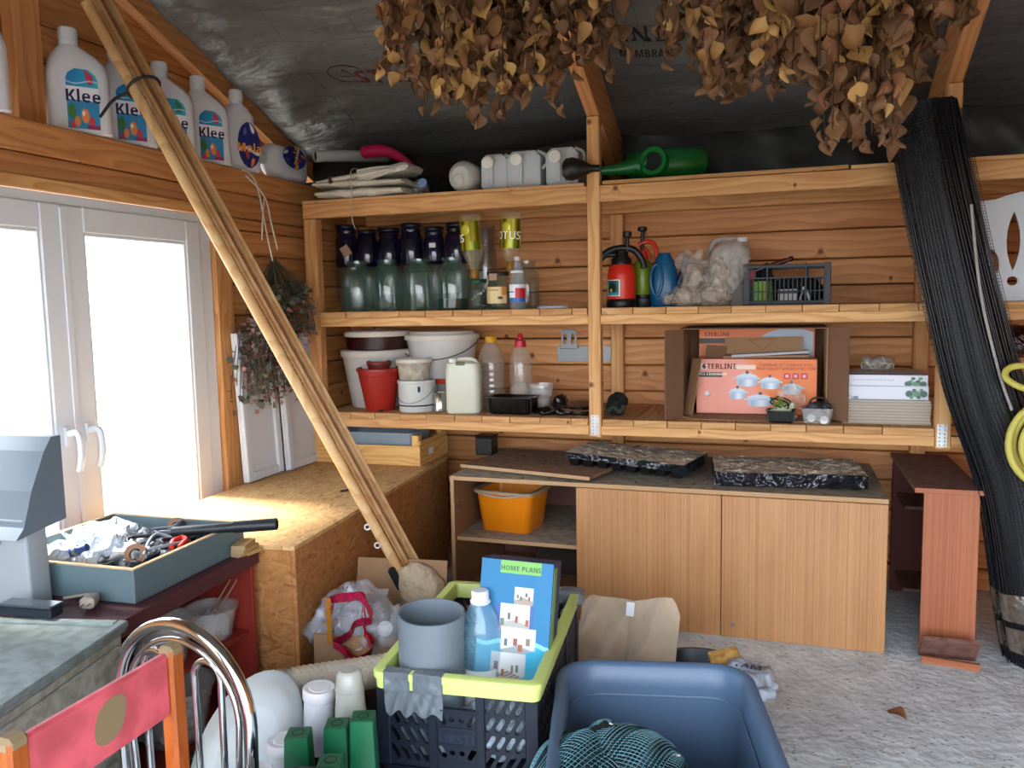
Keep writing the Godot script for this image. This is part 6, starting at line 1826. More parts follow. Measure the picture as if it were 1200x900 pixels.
func build_front_left() -> void:
	# red cabinet
	var rc := mat("red_cabinet", Color(0.55, 0.18, 0.15), 0.55, 0.0, "veneer", Vector3(1 / 1.2, 1 / 0.8, 1))
	var rt := mat("red_cabinet_top", Color(0.3, 0.14, 0.16), 0.6)
	var t := thing("red_cabinet", "low dark red cabinet open on its right side, carrying the drawer of junk", "cabinet", v3(-2.1, 0, -2.02))
	put("top_panel", G.new().at(v3(0, 0.61, 0), v3(0, 3, 0)).box(Vector3.ZERO, v3(0.66, 0.02, 0.76), 0.002), rt, t)
	put("top_edge", G.new().at(v3(0.33, 0.602, -0.017), v3(0, 3, 0)).box(Vector3.ZERO, v3(0.012, 0.05, 0.76), 0.002), rt, t)
	put("far_panel", G.new().box(v3(0, 0.3, -0.365), v3(0.62, 0.6, 0.018), 0.002, 1), rc, t)
	put("near_panel", G.new().box(v3(0, 0.3, 0.34), v3(0.6, 0.6, 0.018), 0.002, 1), rc, t)
	put("back_panel", G.new().box(v3(-0.3, 0.3, -0.01), v3(0.01, 0.6, 0.7), 0.002), rc, t)
	put("shelf", G.new().box(v3(0.0, 0.33, -0.01), v3(0.58, 0.016, 0.69), 0.001), rc, t)
	put("base_panel", G.new().box(v3(0.0, 0.06, -0.01), v3(0.58, 0.016, 0.69), 0.001), rc, t)
	var clearp := clear("tub_clear", Color.WHITE)
	var bl := [["round clear plastic tub on the red cabinet shelf, nearest the chrome hoop", v3(-1.92, 0.3385, -2.06), 0.1, 0.15], ["clear plastic tub with thin sticks standing farther in on the red cabinet shelf", v3(-1.9, 0.3385, -2.29), 0.085, 0.11], ["large clear plastic tub of white pieces on the red cabinet's bottom panel", v3(-1.92, 0.0685, -2.1), 0.13, 0.18]]
	for i in 3:
		var b := thing("plastic_tub", bl[i][0], "tub", bl[i][1])
		var r: float = bl[i][2]
		var h: float = bl[i][3]
		put("tub", G.new().lathe([Vector2(r * 0.75, 0), Vector2(r * 0.8, 0.006), Vector2(r, h - 0.01), Vector2(r + 0.008, h - 0.008), Vector2(r + 0.008, h), Vector2(r - 0.004, h), Vector2(r * 0.77, 0.01)], 30), clearp, b)
		blob(b, "white_pieces", [[v3(0, 0.04, 0), v3(r * 0.7, 0.05, r * 0.7)]], bumpy(mat("plastic_scraps", Color(0.7, 0.7, 0.7), 0.6), "crumple", 1.0), 0.03, 0.016, 0.008)
		if i == 1:
			for k in 2: put("stick", G.new().tube(PackedVector3Array([v3(-0.02 + 0.02 * k, 0.02, 0.05), v3(0.03 + 0.03 * k, 0.23, -0.13)]), 0.004, 6), mat("stick_wood", Color(0.55, 0.4, 0.32), 0.8), b)
	# drawer of junk
	t = thing("drawer", "grey painted wooden drawer full of odds and ends on the red cabinet", "drawer", v3(-2.115, 0.621, -2.13), v3(0, 2, 0))
	var gp := mat("drawer_grey", Color(0.36, 0.44, 0.46), 0.5)
	var raw := mat("raw_edge", Color(0.78, 0.66, 0.5), 0.8)
	put("floor_panel", G.new().box(v3(0, 0.005, 0), v3(0.55, 0.01, 0.52), 0.001), raw, t)
	for s: float in [-1, 1]:
		put("side_board", G.new().box(v3(s * 0.277, 0.052, 0), v3(0.016, 0.104, 0.55), 0.002), gp, t)
		put("raw_top", G.new().box(v3(s * 0.277, 0.105, 0), v3(0.0145, 0.004, 0.55), 0.0005), raw, t)
		put("end_board", G.new().box(v3(0, 0.052, s * 0.267), v3(0.54, 0.104, 0.016), 0.002), gp, t)
		put("raw_top", G.new().box(v3(0, 0.105, s * 0.267), v3(0.54, 0.004, 0.0145), 0.0005), raw, t)
	var jb := v3(-2.115, 0.632, -2.13)
	var k := thing("white_bag", "crumpled white plastic sheet heaped in the grey drawer", "plastic sheet", jb + v3(-0.11, 0, 0.02))
	blob(k, "sheet", [[v3(0, 0.06, -0.06), v3(0.12, 0.065, 0.12)], [v3(0.1, 0.06, 0.02), v3(0.09, 0.05, 0.07)], [v3(-0.02, 0.05, 0.12), v3(0.1, 0.05, 0.09)]], bumpy(mat("sheet_white", Color(0.74, 0.78, 0.82), 0.35), "crumple", 1.5), 0.05, 0.015)
	k = thing("dark_cable_heap", "tangle of dark cables and rags in the grey drawer behind the red pliers", "cables", jb + v3(0.12, 0, 0.0))
	blob(k, "rag", [[v3(0.0, 0.03, -0.02), v3(0.12, 0.04, 0.18)], [v3(0.02, 0.07, -0.14), v3(0.07, 0.035, 0.06)]], mat("rag_slate", Color(0.13, 0.16, 0.2), 0.7), 0.05, 0.015)
	for i in 6:
		put("cable", G.new().tube(smooth_path([v3(rng.randf_range(-0.1, 0.1), 0.06, rng.randf_range(-0.2, 0.15)), v3(rng.randf_range(-0.1, 0.1), 0.1, rng.randf_range(-0.15, 0.1)), v3(rng.randf_range(-0.1, 0.1), 0.08, rng.randf_range(-0.2, 0.2)), v3(rng.randf_range(-0.1, 0.1), 0.06, rng.randf_range(-0.2, 0.2))], 5), 0.006, 6), mat("cable_%d" % (i % 3), [Color(0.06, 0.06, 0.07), Color(0.3, 0.33, 0.38), Color(0.5, 0.52, 0.55)][i % 3], 0.5), k)
	k = thing("pliers", "pliers with orange-red handles lying in the grey drawer", "pliers", jb + v3(0.18, 0.075, -0.08), v3(0, 30, 0))
	for s: float in [-1, 1]:
		put("grip", G.new().tube(smooth_path([v3(0, 0.012, 0.0), v3(s * 0.02, 0.014, 0.05), v3(s * 0.012, 0.012, 0.12)]), [0.007, 0.008, 0.009, 0.01, 0.01, 0.01, 0.01, 0.01, 0.01, 0.01, 0.009, 0.009, 0.008], 8), mat("grip_red", Color(0.8, 0.14, 0.06), 0.4), k)
		put("jaw", G.new().tube(PackedVector3Array([v3(0, 0.012, 0.0), v3(s * 0.008, 0.012, -0.04), v3(s * 0.003, 0.012, -0.07)]), [0.01, 0.008, 0.004], 8), mat("steel_dull", Color.WHITE), k)
	var smalls := [["roll_of_tape", "brown roll of tape standing among the junk in the drawer", "tape roll", v3(0.08, 0.09, -0.17)], ["copper_fitting", "small round fitting with a reddish ring in the drawer", "fitting", v3(0.15, 0.08, 0.1)]]
	for q: Array in smalls:
		k = thing(q[0], q[1], q[2], jb + q[3], v3(70, 30, 0))
		put("ring", G.new().lathe([Vector2(0.022, -0.012), Vector2(0.034, -0.012), Vector2(0.034, 0.012), Vector2(0.022, 0.012), Vector2(0.022, -0.012)], 22, false, false), mat("tape_brown", Color(0.5, 0.3, 0.15), 0.5), k)
		put("core", G.new().lathe([Vector2(0.019, -0.0125), Vector2(0.022, -0.0125), Vector2(0.022, 0.0125), Vector2(0.019, 0.0125), Vector2(0.019, -0.0125)], 22, false, false), mat("cardboard", Color.WHITE), k)
	for i in 4:
		k = thing("metal_part", ["short steel pipe coupling near the drawer's front edge", "white plastic knob lying in the drawer's front corner", "grey threaded stub lying between sheet and pliers", "blue plastic plug lying on the white sheet"][i], "fitting", jb + [v3(0.1, 0.03, 0.19), v3(0.04, 0.03, 0.21), v3(0.2, 0.06, 0.02), v3(-0.02, 0.1, 0.16)][i], v3(70, 40 * i, 20))
		put("body", G.new().lathe([Vector2(0.013, -0.03), Vector2(0.016, -0.028), Vector2(0.016, -0.004), Vector2(0.012, 0.0), Vector2(0.012, 0.03)], 16), mat("part_%d" % i, [Color(0.5, 0.5, 0.52), Color(0.8, 0.8, 0.78), Color(0.35, 0.36, 0.38), Color(0.15, 0.25, 0.45)][i], 0.4, 0.3), k)
		put("collar", G.new().lathe([Vector2(0.019, -0.018), Vector2(0.02, -0.016), Vector2(0.02, -0.008), Vector2(0.019, -0.006)], 6), mat("steel_dull", Color.WHITE), k)
	t = thing("black_pipe", "black plastic pipe lying across the drawer corner and sticking out over the chest", "pipe", v3(-1.78, 0.745, -2.285), v3(0, 0, 0))
	var pb := mat("pipe_dark", Color(0.09, 0.11, 0.13), 0.45)
	put("tube", G.new().tube(PackedVector3Array([v3(-0.2, -0.012, 0.07), v3(0.0, 0.0, 0.0), v3(0.135, 0.008, -0.045)]), 0.017, 14), pb, t)
	put("sleeve", G.new().tube(PackedVector3Array([v3(0.0, 0.0, 0.0), v3(0.14, 0.0085, -0.047)]), 0.0205, 14), pb, t)
	put("bore_shade", G.new().tube(PackedVector3Array([v3(0.1401, 0.0085, -0.047), v3(0.1408, 0.0086, -0.0472)]), 0.014, 14), mat("dark_inside", Color(0.02, 0.05, 0.03), 0.8), t)  # dark disc on the closed end, painted as the shaded hollow
	for i in 3:
		t = thing("wood_offcut", ["bottom pale wood offcut of the little stack beside the drawer", "middle pale wood offcut of the little stack beside the drawer", "top pale wood offcut of the little stack beside the drawer"][i], "wood offcut", v3(-1.802, 0.6205 + i * 0.0165, -2.375 + 0.008 * i), v3(0, 12 * i - 8, 0), "stack of wood offcuts")
		put("block", G.new().at(v3(0, 0.008, 0)).box(Vector3.ZERO, v3(0.05, 0.0155, 0.1), 0.001, 2, uo()), mat("offcut", Color(0.72, 0.64, 0.5), 0.8, 0.0, "pale"), t)
		put("end_grain", G.new().box(v3(0, 0.008, 0.0505), v3(0.049, 0.0145, 0.0015), 0.0), mat("offcut_end", Color(0.6, 0.5, 0.36), 0.9), t)
	# plug and little dark box
	t = thing("mains_plug", "beige mains plug with two prongs lying on the red cabinet top", "plug", v3(-1.92, 0.632, -1.79), v3(0, 25, 0))
	var bg := mat("plug_beige", Color(0.62, 0.58, 0.52), 0.5)
	put("body", G.new().at(v3(0, 0.014, 0), v3(90, 0, 0)).loft([G.rr(0.028, 0.026, 0.008, -0.045), G.rr(0.038, 0.032, 0.01, -0.02), G.rr(0.042, 0.034, 0.012, 0.012), G.rr(0.03, 0.026, 0.01, 0.016)]), bg, t)
	for s: float in [-1, 1]: put("prong", G.new().at(v3(s * 0.0095, 0.014, 0.016), v3(90, 0, 0)).lathe([Vector2(0.0024, 0), Vector2(0.0024, 0.019), Vector2(0.001, 0.021)], 8), mat("steel", Color.WHITE), t)
	put("cable", G.new().tube(smooth_path([v3(0, 0.014, -0.045), v3(-0.03, 0.01, -0.08), v3(-0.1, 0.005, -0.07)]), 0.005, 6), bg, t)
	t = thing("dark_box", "small dark grey box standing at the scale foot beside the plug", "box", v3(-1.99, 0.6505, -1.66), v3(0, 6, 0))
	put("box", G.new().box(v3(0, 0.014, 0), v3(0.17, 0.028, 0.05), 0.004), mat("box_slate", Color(0.12, 0.15, 0.19), 0.3), t)
	put("lid", G.new().box(v3(0, 0.031, 0), v3(0.174, 0.008, 0.054), 0.003), mat("box_slate_top", Color(0.2, 0.24, 0.28), 0.25), t)
	# shop scale column with display
	t = thing("scale_display", "grey shop scale column with tilted blue display panel at the left edge", "scale", v3(-2.285, 0.621, -1.77), v3(0, 3, 0))
	var sg := mat("scale_grey", Color(0.5, 0.54, 0.57), 0.5)
	put("column", G.new().loft([G.rr(0.4, 0.08, 0.01, 0.0), G.rr(0.39, 0.08, 0.01, 0.27)]), mat("scale_pale", Color(0.58, 0.62, 0.64), 0.5), t)
	var head := G.new()
	head.xf = Transform3D(Basis(v3(0, 0, -1), v3(0, 1, 0), v3(1, 0, 0)), v3(0, 0, 0))
	var hp := PackedVector2Array([Vector2(-0.075, 0.22), Vector2(-0.045, 0.25), Vector2(-0.01, 0.35), Vector2(0.045, 0.46), Vector2(0.075, 0.5), Vector2(0.11, 0.5), Vector2(0.11, 0.24)])
	head.ex(hp, 0.4)
	put("head", head, mat("scale_slate", Color(0.38, 0.44, 0.49), 0.5), t)
	var face := func(w0: float, w1: float, lo: int, hi: int, e: float) -> G:
		var g := G.new()
		g.st.set_smooth_group(-1)
		for i in range(lo, hi):
			var a := hp[i]
			var b := hp[i + 1]
			var nn := Vector2(-(b.y - a.y), b.x - a.x).normalized() * e
			g.quad(v3(w0, a.y + nn.y, -a.x - nn.x), v3(w1, a.y + nn.y, -a.x - nn.x), v3(w1, b.y + nn.y, -b.x - nn.x), v3(w0, b.y + nn.y, -b.x - nn.x))
		return g
	put("display_panel", face.call(-0.2, 0.14, 1, 4, 0.0015), mat("panel_blue", Color(0.13, 0.27, 0.42), 0.4), t)
	put("trim_strip", face.call(0.14, 0.155, 0, 4, 0.002), sg, t)
	put("lower_strip", face.call(-0.2, 0.14, 0, 1, 0.003), mat("scale_pale", Color.WHITE), t)
	put("printed_table", face.call(-0.08, 0.03, 2, 3, 0.0025), print_mat("print_table", paint(32, 32, func(u: float, v: float) -> Color: return Color(0.75, 0.8, 0.85) if fposmod(v * 8.0, 1.0) > 0.3 else Color(0.5, 0.58, 0.66))), t)
	put("screw_cap", G.new().at(v3(0.1, 0.2, 0.041), v3(90, 0, 0)).lathe([Vector2(0.008, 0), Vector2(0.007, 0.004)], 10), sg, t)
	# painted metal box
	t = thing("metal_cabinet", "worn grey-blue metal drawer cabinet at the lower left, raised rim round its top", "cabinet", v3(-1.93, 0, -1.33), v3(0, 12, 0))
	var mp := mat("worn_paint", Color(0.5, 0.56, 0.56), 0.55, 0.1, "dust", Vector3(2.4, 2.4, 1))
	var ms := mat("worn_paint_side", Color(0.6, 0.61, 0.57), 0.6, 0.0, "dust", Vector3(3.1, 3.1, 1))
	put("body", G.new().box(v3(0, 0.31, 0), v3(0.6, 0.62, 0.6), 0.006), ms, t)
	put("top_panel", G.new().box(v3(0, 0.632, 0), v3(0.62, 0.02, 0.62), 0.004), mp, t)
	var rim := G.new()
	for s: float in [-1, 1]:
		rim.box(v3(s * 0.3, 0.642, 0), v3(0.028, 0.018, 0.628), 0.004).box(v3(0, 0.642, s * 0.3), v3(0.572, 0.018, 0.028), 0.004)
	put("rim", rim, mp, t)
	for i in 4:
		put("drawer_front", G.new().box(v3(0.303, 0.53 - i * 0.15, 0.0), v3(0.014, 0.13, 0.56), 0.004), ms, t)
		put("pull", G.new().box(v3(0.312, 0.53 - i * 0.15, 0.0), v3(0.012, 0.018, 0.12), 0.003), mat("steel_dull", Color.WHITE), t)
	# chrome hoop chair
	t = thing("chrome_chair", "chair back of bent chrome tube hoops behind the pink chair", "chair", v3(-1.31, 0, -1.46), v3(0, -6, 0))
	var chrome := mat("chrome", Color(0.8, 0.8, 0.8), 0.12, 1.0)
	var hoop := func(r: float, top: float, y0: float, tr: float, cx: float) -> G:
		var p := PackedVector3Array([v3(cx - r * 0.92, y0, 0), v3(cx - r * 0.97, lerpf(y0, top - r, 0.6), 0)])
		for i in 25:
			var a := PI - PI * i / 24.0
			p.append(v3(cx + r * cos(a), top - r + r * sin(a), 0))
		p.append_array([v3(cx + r * 0.97, lerpf(y0, top - r, 0.6), 0), v3(cx + r * 0.92, y0, 0)])
		return G.new().tube(p, tr, 14)
	put("outer_hoop", hoop.call(0.205, 0.775, 0.0, 0.0155, 0.0), chrome, t)
	put("inner_hoop", hoop.call(0.172, 0.738, 0.36, 0.0075, 0.0), chrome, t)
	put("centre_hoop", hoop.call(0.04, 0.702, 0.36, 0.008, 0.085), chrome, t)
	put("centre_hoop", hoop.call(0.04, 0.702, 0.36, 0.008, -0.075), chrome, t)
	put("cross_bar", G.new().tube(PackedVector3Array([v3(-0.195, 0.36, 0), v3(0.195, 0.36, 0)]), 0.009, 10), chrome, t)
	# pink chair
	t = thing("pink_chair", "old wooden chair with worn pink painted back slat and seat", "chair", v3(-1.2, 0, -1.13), v3(0, 0, 0))
	var pk := mat("pink_paint", Color(0.85, 0.36, 0.4), 0.5, 0.0, "dust", Vector3(1.3, 1.3, 1))
	var ob := mat("orange_wood", Color(0.62, 0.33, 0.08), 0.5, 0.0, "pale", Vector3(1 / 0.5, 1 / 0.4, 1))
	for s: float in [-1, 1]:
		put("back_post", G.new().at(v3(0.0, 0.4, s * 0.185), v3(0, 0, 0)).box(Vector3.ZERO, v3(0.036, 0.8, 0.04), 0.006, 1, uo()), ob, t)
		put("worn_end", G.new().box(v3(0, 0.79, s * 0.185), v3(0.0375, 0.028, 0.0415), 0.008), mat("worn_bare", Color(0.5, 0.42, 0.3), 0.8), t)
		put("leg", G.new().at(v3(-0.37, 0.21, s * 0.175)).box(Vector3.ZERO, v3(0.035, 0.42, 0.035), 0.005, 1, uo()), ob, t)
	var slat := G.new()
	var rows := []
	for j in 2: pass
	slat.at(v3(0.0, 0.725, 0)).box(Vector3.ZERO, v3(0.02, 0.135, 0.335), 0.006, 2)
	put("back_slat", slat, pk, t)
	put("paint_chip", G.new().at(v3(0.0102, 0.73, -0.01), v3(0, 90, 0)).ex(PackedVector2Array([Vector2(-0.036, -0.03), Vector2(-0.026, -0.039), Vector2(-0.008, -0.043), Vector2(0.012, -0.039), Vector2(0.026, -0.026), Vector2(0.035, -0.008), Vector2(0.04, 0.012), Vector2(0.038, 0.029), Vector2(0.026, 0.039), Vector2(0.008, 0.042), Vector2(-0.012, 0.038), Vector2(-0.028, 0.026), Vector2(-0.036, 0.008), Vector2(-0.04, -0.012)]), 0.0012), mat("worn_bare", Color.WHITE), t)
	put("seat", G.new().box(v3(-0.19, 0.43, 0), v3(0.4, 0.022, 0.4), 0.008), pk, t)
	put("stretcher", G.new().box(v3(-0.19, 0.2, -0.178), v3(0.34, 0.02, 0.018), 0.004).box(v3(-0.19, 0.2, 0.178), v3(0.34, 0.02, 0.018), 0.004), ob, t)


func build_front_middle() -> void:
	var navy := mat("navy_plastic", Color(0.05, 0.075, 0.13), 0.45)
	# dark bins that carry the small things
	for i in 2:
		var b := thing("storage_bin", ["upturned dark navy plastic bin under the white basin and jars", "smaller upturned navy bin under the green pots"][i], "bin", [v3(-1.42, 0, -1.93), v3(-1.05, 0, -1.68)][i])
		var w: float = [0.42, 0.27][i]
		var d: float = [0.8, 0.34][i]
		var h: float = [0.2, 0.22][i]
		put("rim", G.new().loft([G.rr(w, d, 0.03, 0.0), G.rr(w, d, 0.03, 0.015)]), navy, b)
		put("body", G.new().loft([G.rr(w - 0.015, d - 0.015, 0.03, 0.015), G.rr(w - 0.05, d - 0.05, 0.03, h - 0.008), G.rr(w - 0.065, d - 0.065, 0.026, h)]), navy, b)
	# cardboard box with the clear bag and ribbon
	var card := mat("cardboard", Color(0.6, 0.46, 0.33), 0.85)
	var t := thing("cardboard_box", "open cardboard box with a clear bag of things in front of the strand board chest", "box", v3(-1.415, 0.0, -2.66), v3(0, 8, 0))
	for s: float in [-1, 1]:
		put("side_wall", G.new().box(v3(s * 0.19, 0.165, 0), v3(0.005, 0.33, 0.42), 0.001), card, t)
		put("end_wall", G.new().box(v3(0, 0.165, s * 0.21), v3(0.38, 0.33, 0.005), 0.001), card, t)
	put("flap", G.new().at(v3(0, 0.4, -0.225), v3(-14, 0, 0)).box(Vector3.ZERO, v3(0.38, 0.14, 0.005), 0.001), card, t)
	put("bottom_wall", G.new().box(v3(0, 0.004, 0), v3(0.38, 0.006, 0.42), 0.001), card, t)
	put("packing_tape", G.new().box(v3(-0.02, 0.27, 0.2135), v3(0.05, 0.12, 0.001), 0.0), mat("tape_tan", Color(0.66, 0.52, 0.36), 0.4), t)
	var k := thing("clear_bag", "puffed clear plastic bag bulging out of the open cardboard box", "plastic bag", v3(-1.45, 0.16, -2.6))
	blob(k, "film", [[v3(-0.05, 0.2, 0.0), v3(0.13, 0.1, 0.13)], [v3(0.1, 0.16, 0.06), v3(0.12, 0.09, 0.1)], [v3(-0.13, 0.16, 0.1), v3(0.07, 0.05, 0.06)]], clear("bag_film", Color(0.85, 0.86, 0.9), 0.3, 0.1), 0.04, 0.014, -1.0)
	blob(k, "white_things", [[v3(-0.02, 0.13, 0.0), v3(0.1, 0.1, 0.1)], [v3(0.08, 0.1, 0.04), v3(0.08, 0.08, 0.08)]], bumpy(mat("plastic_scraps", Color(0.7, 0.7, 0.7), 0.6), "crumple", 1.0), 0.04, 0.016, -1.0)
	k = thing("red_ribbon", "twisted red and pink foil ribbon hanging on the clear bag", "ribbon", v3(-1.42, 0.385, -2.44))
	var loop := [v3(-0.085, 0.02, 0.02), v3(-0.07, 0.085, 0), v3(0.0, 0.09, 0.0), v3(0.07, 0.08, 0.01), v3(0.075, 0.03, 0.02), v3(0.03, -0.01, 0.03), v3(-0.03, -0.04, 0.03), v3(-0.055, -0.09, 0.03), v3(0.0, -0.115, 0.03), v3(0.065, -0.1, 0.03), v3(0.08, -0.05, 0.02), v3(0.045, 0.0, 0.015), v3(0.06, 0.05, 0.01)]
	var path := smooth_path(loop, 7)
	for q in 2:
		var ra := []
		for e in 2:
			var row := PackedVector3Array()
			for i in path.size():
				row.append(path[i] + v3(0.012 * sin(i * 0.5 + q), 0.012 * cos(i * 0.37), 0.03 * (e - 0.5) + 0.006 * q) + v3(0.02 * (e - 0.5), 0.042 * (e - 0.5), 0))
			ra.append(row)
		put("ribbon", G.new().sheet(ra), bumpy(mat("ribbon_%d" % q, [Color(0.72, 0.03, 0.06), Color(0.75, 0.12, 0.3)][q], 0.3), "crumple", 1.0), k)
	var gold := []
	for e in 2:
		var row := PackedVector3Array()
		for i in 16: row.append(v3(-0.09 + 0.004 * sin(i * 2.0) + 0.02 * e, 0.09 - i * 0.011, 0.03))
		gold.append(row)
	put("gold_edge", G.new().sheet(gold), mat("ribbon_gold", Color(0.75, 0.5, 0.15), 0.35, 0.3), k)
	for i in 2:
		var c := thing("plastic_disc", ["round white cap tucked into the clear bag right of the ribbon", "round white lid lying inside the lower ribbon loop"][i], "lid", [v3(-1.31, 0.36, -2.47), v3(-1.41, 0.3, -2.46)][i], v3(65, 20 - 30 * i, 0))
		put("cap", G.new().lathe([Vector2(0.026, -0.01), Vector2(0.028, 0.0), Vector2(0.026, 0.008), Vector2(0.02, 0.006)], 20), mat("cap_white", Color.WHITE), c)
		put("seal", G.new().lathe([Vector2(0.015, 0.0065), Vector2(0.013, 0.009)], 16), mat("cap_cream", Color(0.88, 0.87, 0.83), 0.4), c)
	# paper cone bag
	k = thing("paper_bag", "crumpled beige paper bag standing behind the grey pipe where the mouldings end", "paper bag", v3(-1.37, 0.0, -2.88))
	blob(k, "paper", [[v3(0, 0.2, 0), v3(0.1, 0.22, 0.08)], [v3(-0.02, 0.39, 0), v3(0.075, 0.075, 0.05)], [v3(0.06, 0.36, 0.01), v3(0.06, 0.06, 0.05)]], bumpy(mat("kraft_paper", Color(0.72, 0.64, 0.53), 0.85), "crumple", 0.8), 0.018, 0.014)
	put("dark_fold", G.new().at(v3(-0.085, 0.4, 0.03), v3(0, 20, 25)).box(Vector3.ZERO, v3(0.03, 0.1, 0.03), 0.008), mat("black_cloth", Color(0.055, 0.06, 0.075), 0.9), k)
	# knobbly white roll
	k = thing("foam_roll", "knobbly off-white bubble foam roll lying across behind the white jars", "roll", v3(-1.38, 0.27, -2.26), v3(0, 22, 6))
	var rr := []
	for i in 41:
		var row := PackedVector3Array()
		for j in 24:
			var a := TAU * j / 24
			var r := 0.05 + 0.005 * sin(j * PI) + 0.005 * (1.0 if (i + j) % 2 else -0.6)
			row.append(v3(-0.21 + 0.42 * i / 40.0, r * sin(a), r * cos(a)))
		rr.append(row)
	rr.reverse()
	put("roll", G.new().loft(rr), milky("foam_white", Color(0.78, 0.74, 0.66), 0.6), k)
	put("spiral_end", G.new().tube(arc(40, func(q: float) -> Vector3: return v3(-0.212, 0.045 * q * cos(q * 14), 0.045 * q * sin(q * 14))), 0.003, 4), mat("foam_line", Color(0.55, 0.5, 0.42), 0.8), k)
	# white basin leaning
	k = thing("white_basin", "white plastic basin leaning on its edge behind the chrome hoop", "basin", v3(-1.4, 0.26, -1.8), v3(52, -12, -42))
	var oval := func(s: float, y: float) -> PackedVector3Array: return G.circ(1.0, y, 36, Vector2.ZERO, 0.13 * s, 0.22 * s)
	put("shell", G.new().loft([oval.call(0.55, 0.07), oval.call(0.72, 0.066), oval.call(0.86, 0.045), oval.call(0.97, 0.0), oval.call(1.03, -0.004), oval.call(1.03, -0.009), oval.call(0.95, -0.006), oval.call(0.82, 0.04), oval.call(0.5, 0.064)].map(func(r: PackedVector3Array) -> PackedVector3Array: return r), true, true, true, 0.3), milky("basin_white", Color(0.78, 0.8, 0.8), 0.35), k)
	# white jars and a clear beaker
	for i in 3:
		var c := thing("white_jar", ["white lidded plastic jar leaning between the basin and the green pots", "white lidded plastic jar at the bottom edge beside the chrome hoop", "white jar half hidden behind the left green pot"][i], "jar", [v3(-1.255, 0.2205, -1.93), v3(-1.215, 0.2205, -1.585), v3(-1.24, 0.2205, -1.75)][i], [v3(0, 0, -4), Vector3.ZERO, Vector3.ZERO][i])
		var h: float = [0.19, 0.14, 0.13][i]
		put("body", G.new().lathe([Vector2(0.04, 0), Vector2(0.043, 0.005), Vector2(0.043, h - 0.04), Vector2(0.038, h - 0.03)], 26), mat("jar_white", Color(0.8, 0.8, 0.82), 0.4), c)
		put("lid", G.new().at(v3(0, h - 0.032, 0)).lathe([Vector2(0.045, 0), Vector2(0.047, 0.004), Vector2(0.047, 0.03), Vector2(0.043, 0.034), Vector2(0.03, 0.032), Vector2(0.028, 0.034)], 28), mat("cap_white", Color.WHITE), c)
	k = thing("translucent_cup", "upturned translucent cup standing between the white jar and the crate", "cup", v3(-1.125, 0.2505, -1.9))
	put("cup", G.new().lathe([Vector2(0.052, 0), Vector2(0.05, 0.004), Vector2(0.038, 0.2), Vector2(0.034, 0.235), Vector2(0.026, 0.243)], 28), milky("cup_translucent", Color(0.66, 0.66, 0.62), 0.25), k)
	put("ring", G.new().lathe([Vector2(0.0395, 0.185), Vector2(0.041, 0.188), Vector2(0.0385, 0.2)], 28, false, false), milky("cup_translucent", Color.WHITE), k)
	# green pots
	var gp := mat("green_pot", Color(0.01, 0.33, 0.2), 0.45)
	var pots := [["green square tapered pot with a round hole, leftmost of the four", v3(-1.135, 0.2205, -1.66), 0.215], ["green square tapered pot standing at the back of the four", v3(-1.075, 0.2205, -1.745), 0.205], ["lowest green square tapered pot, standing in front of the others", v3(-1.02, 0.2205, -1.62), 0.185], ["tallest green square tapered pot, nearest the crate", v3(-0.99, 0.2205, -1.73), 0.245]]
	for i in 4:
		var c := thing("green_pot", pots[i][0], "pot", pots[i][1], v3(0, 20, 0), "green square pots turned upside down")
		var h: float = pots[i][2]
		put("shell", G.new().loft([G.rr(0.074, 0.074, 0.004, 0.0, 2), G.rr(0.072, 0.072, 0.004, 0.004, 2), G.rr(0.058, 0.058, 0.003, h - 0.002, 2), G.rr(0.054, 0.054, 0.003, h, 2)], true, true, true, 0.9), gp, c)
		put("hole", G.new().at(v3(0, h, 0)).lathe([Vector2(0.0155, -0.001), Vector2(0.016, 0.0008), Vector2(0.0125, 0.0008), Vector2(0.012, -0.003), Vector2(0.0005, -0.003)], 20, false, false), mat("green_hole", Color(0.03, 0.13, 0.09), 0.7), c)
	# dark bucket with bags at the bottom edge
	k = thing("dark_bucket", "dark blue-black bucket at the bottom edge in front of the crate", "bucket", v3(-0.985, 0, -1.39))
	put("body", G.new().lathe([Vector2(0.09, 0), Vector2(0.095, 0.005), Vector2(0.128, 0.43), Vector2(0.137, 0.432), Vector2(0.137, 0.445), Vector2(0.124, 0.445), Vector2(0.09, 0.01)], 34), mat("bucket_dark", Color(0.06, 0.08, 0.11), 0.35), k)
	k = thing("foil_bag", "black and white printed bag scraps stuffed over the dark bucket rim", "plastic bag", v3(-1.05, 0.40, -1.37))
	blob(k, "scrap", [[v3(0, 0.02, 0.0), v3(0.07, 0.035, 0.06)], [v3(-0.06, 0.02, 0.02), v3(0.06, 0.03, 0.05)]], bumpy(mat("scrap_bag", Color(0.7, 0.71, 0.72), 0.3), "crumple", 1.4), 0.05, 0.012, -1.0)
	put("dark_scrap", G.new().at(v3(0.03, 0.055, 0.01), v3(10, 20, 5)).box(Vector3.ZERO, v3(0.06, 0.008, 0.03), 0.003), mat("black_gloss", Color(0.02, 0.02, 0.022), 0.25), k)
	# folding crate with lime rim
	build_folding_crate()
	# blue tub with net
	t = thing("blue_tub", "large blue-grey plastic tub in the foreground holding dark green netting", "tub", v3(-0.275, 0.0, -1.985), v3(0, 12, 0))
	var tubm := mat("tub_blue", Color(0.31, 0.4, 0.5), 0.4)
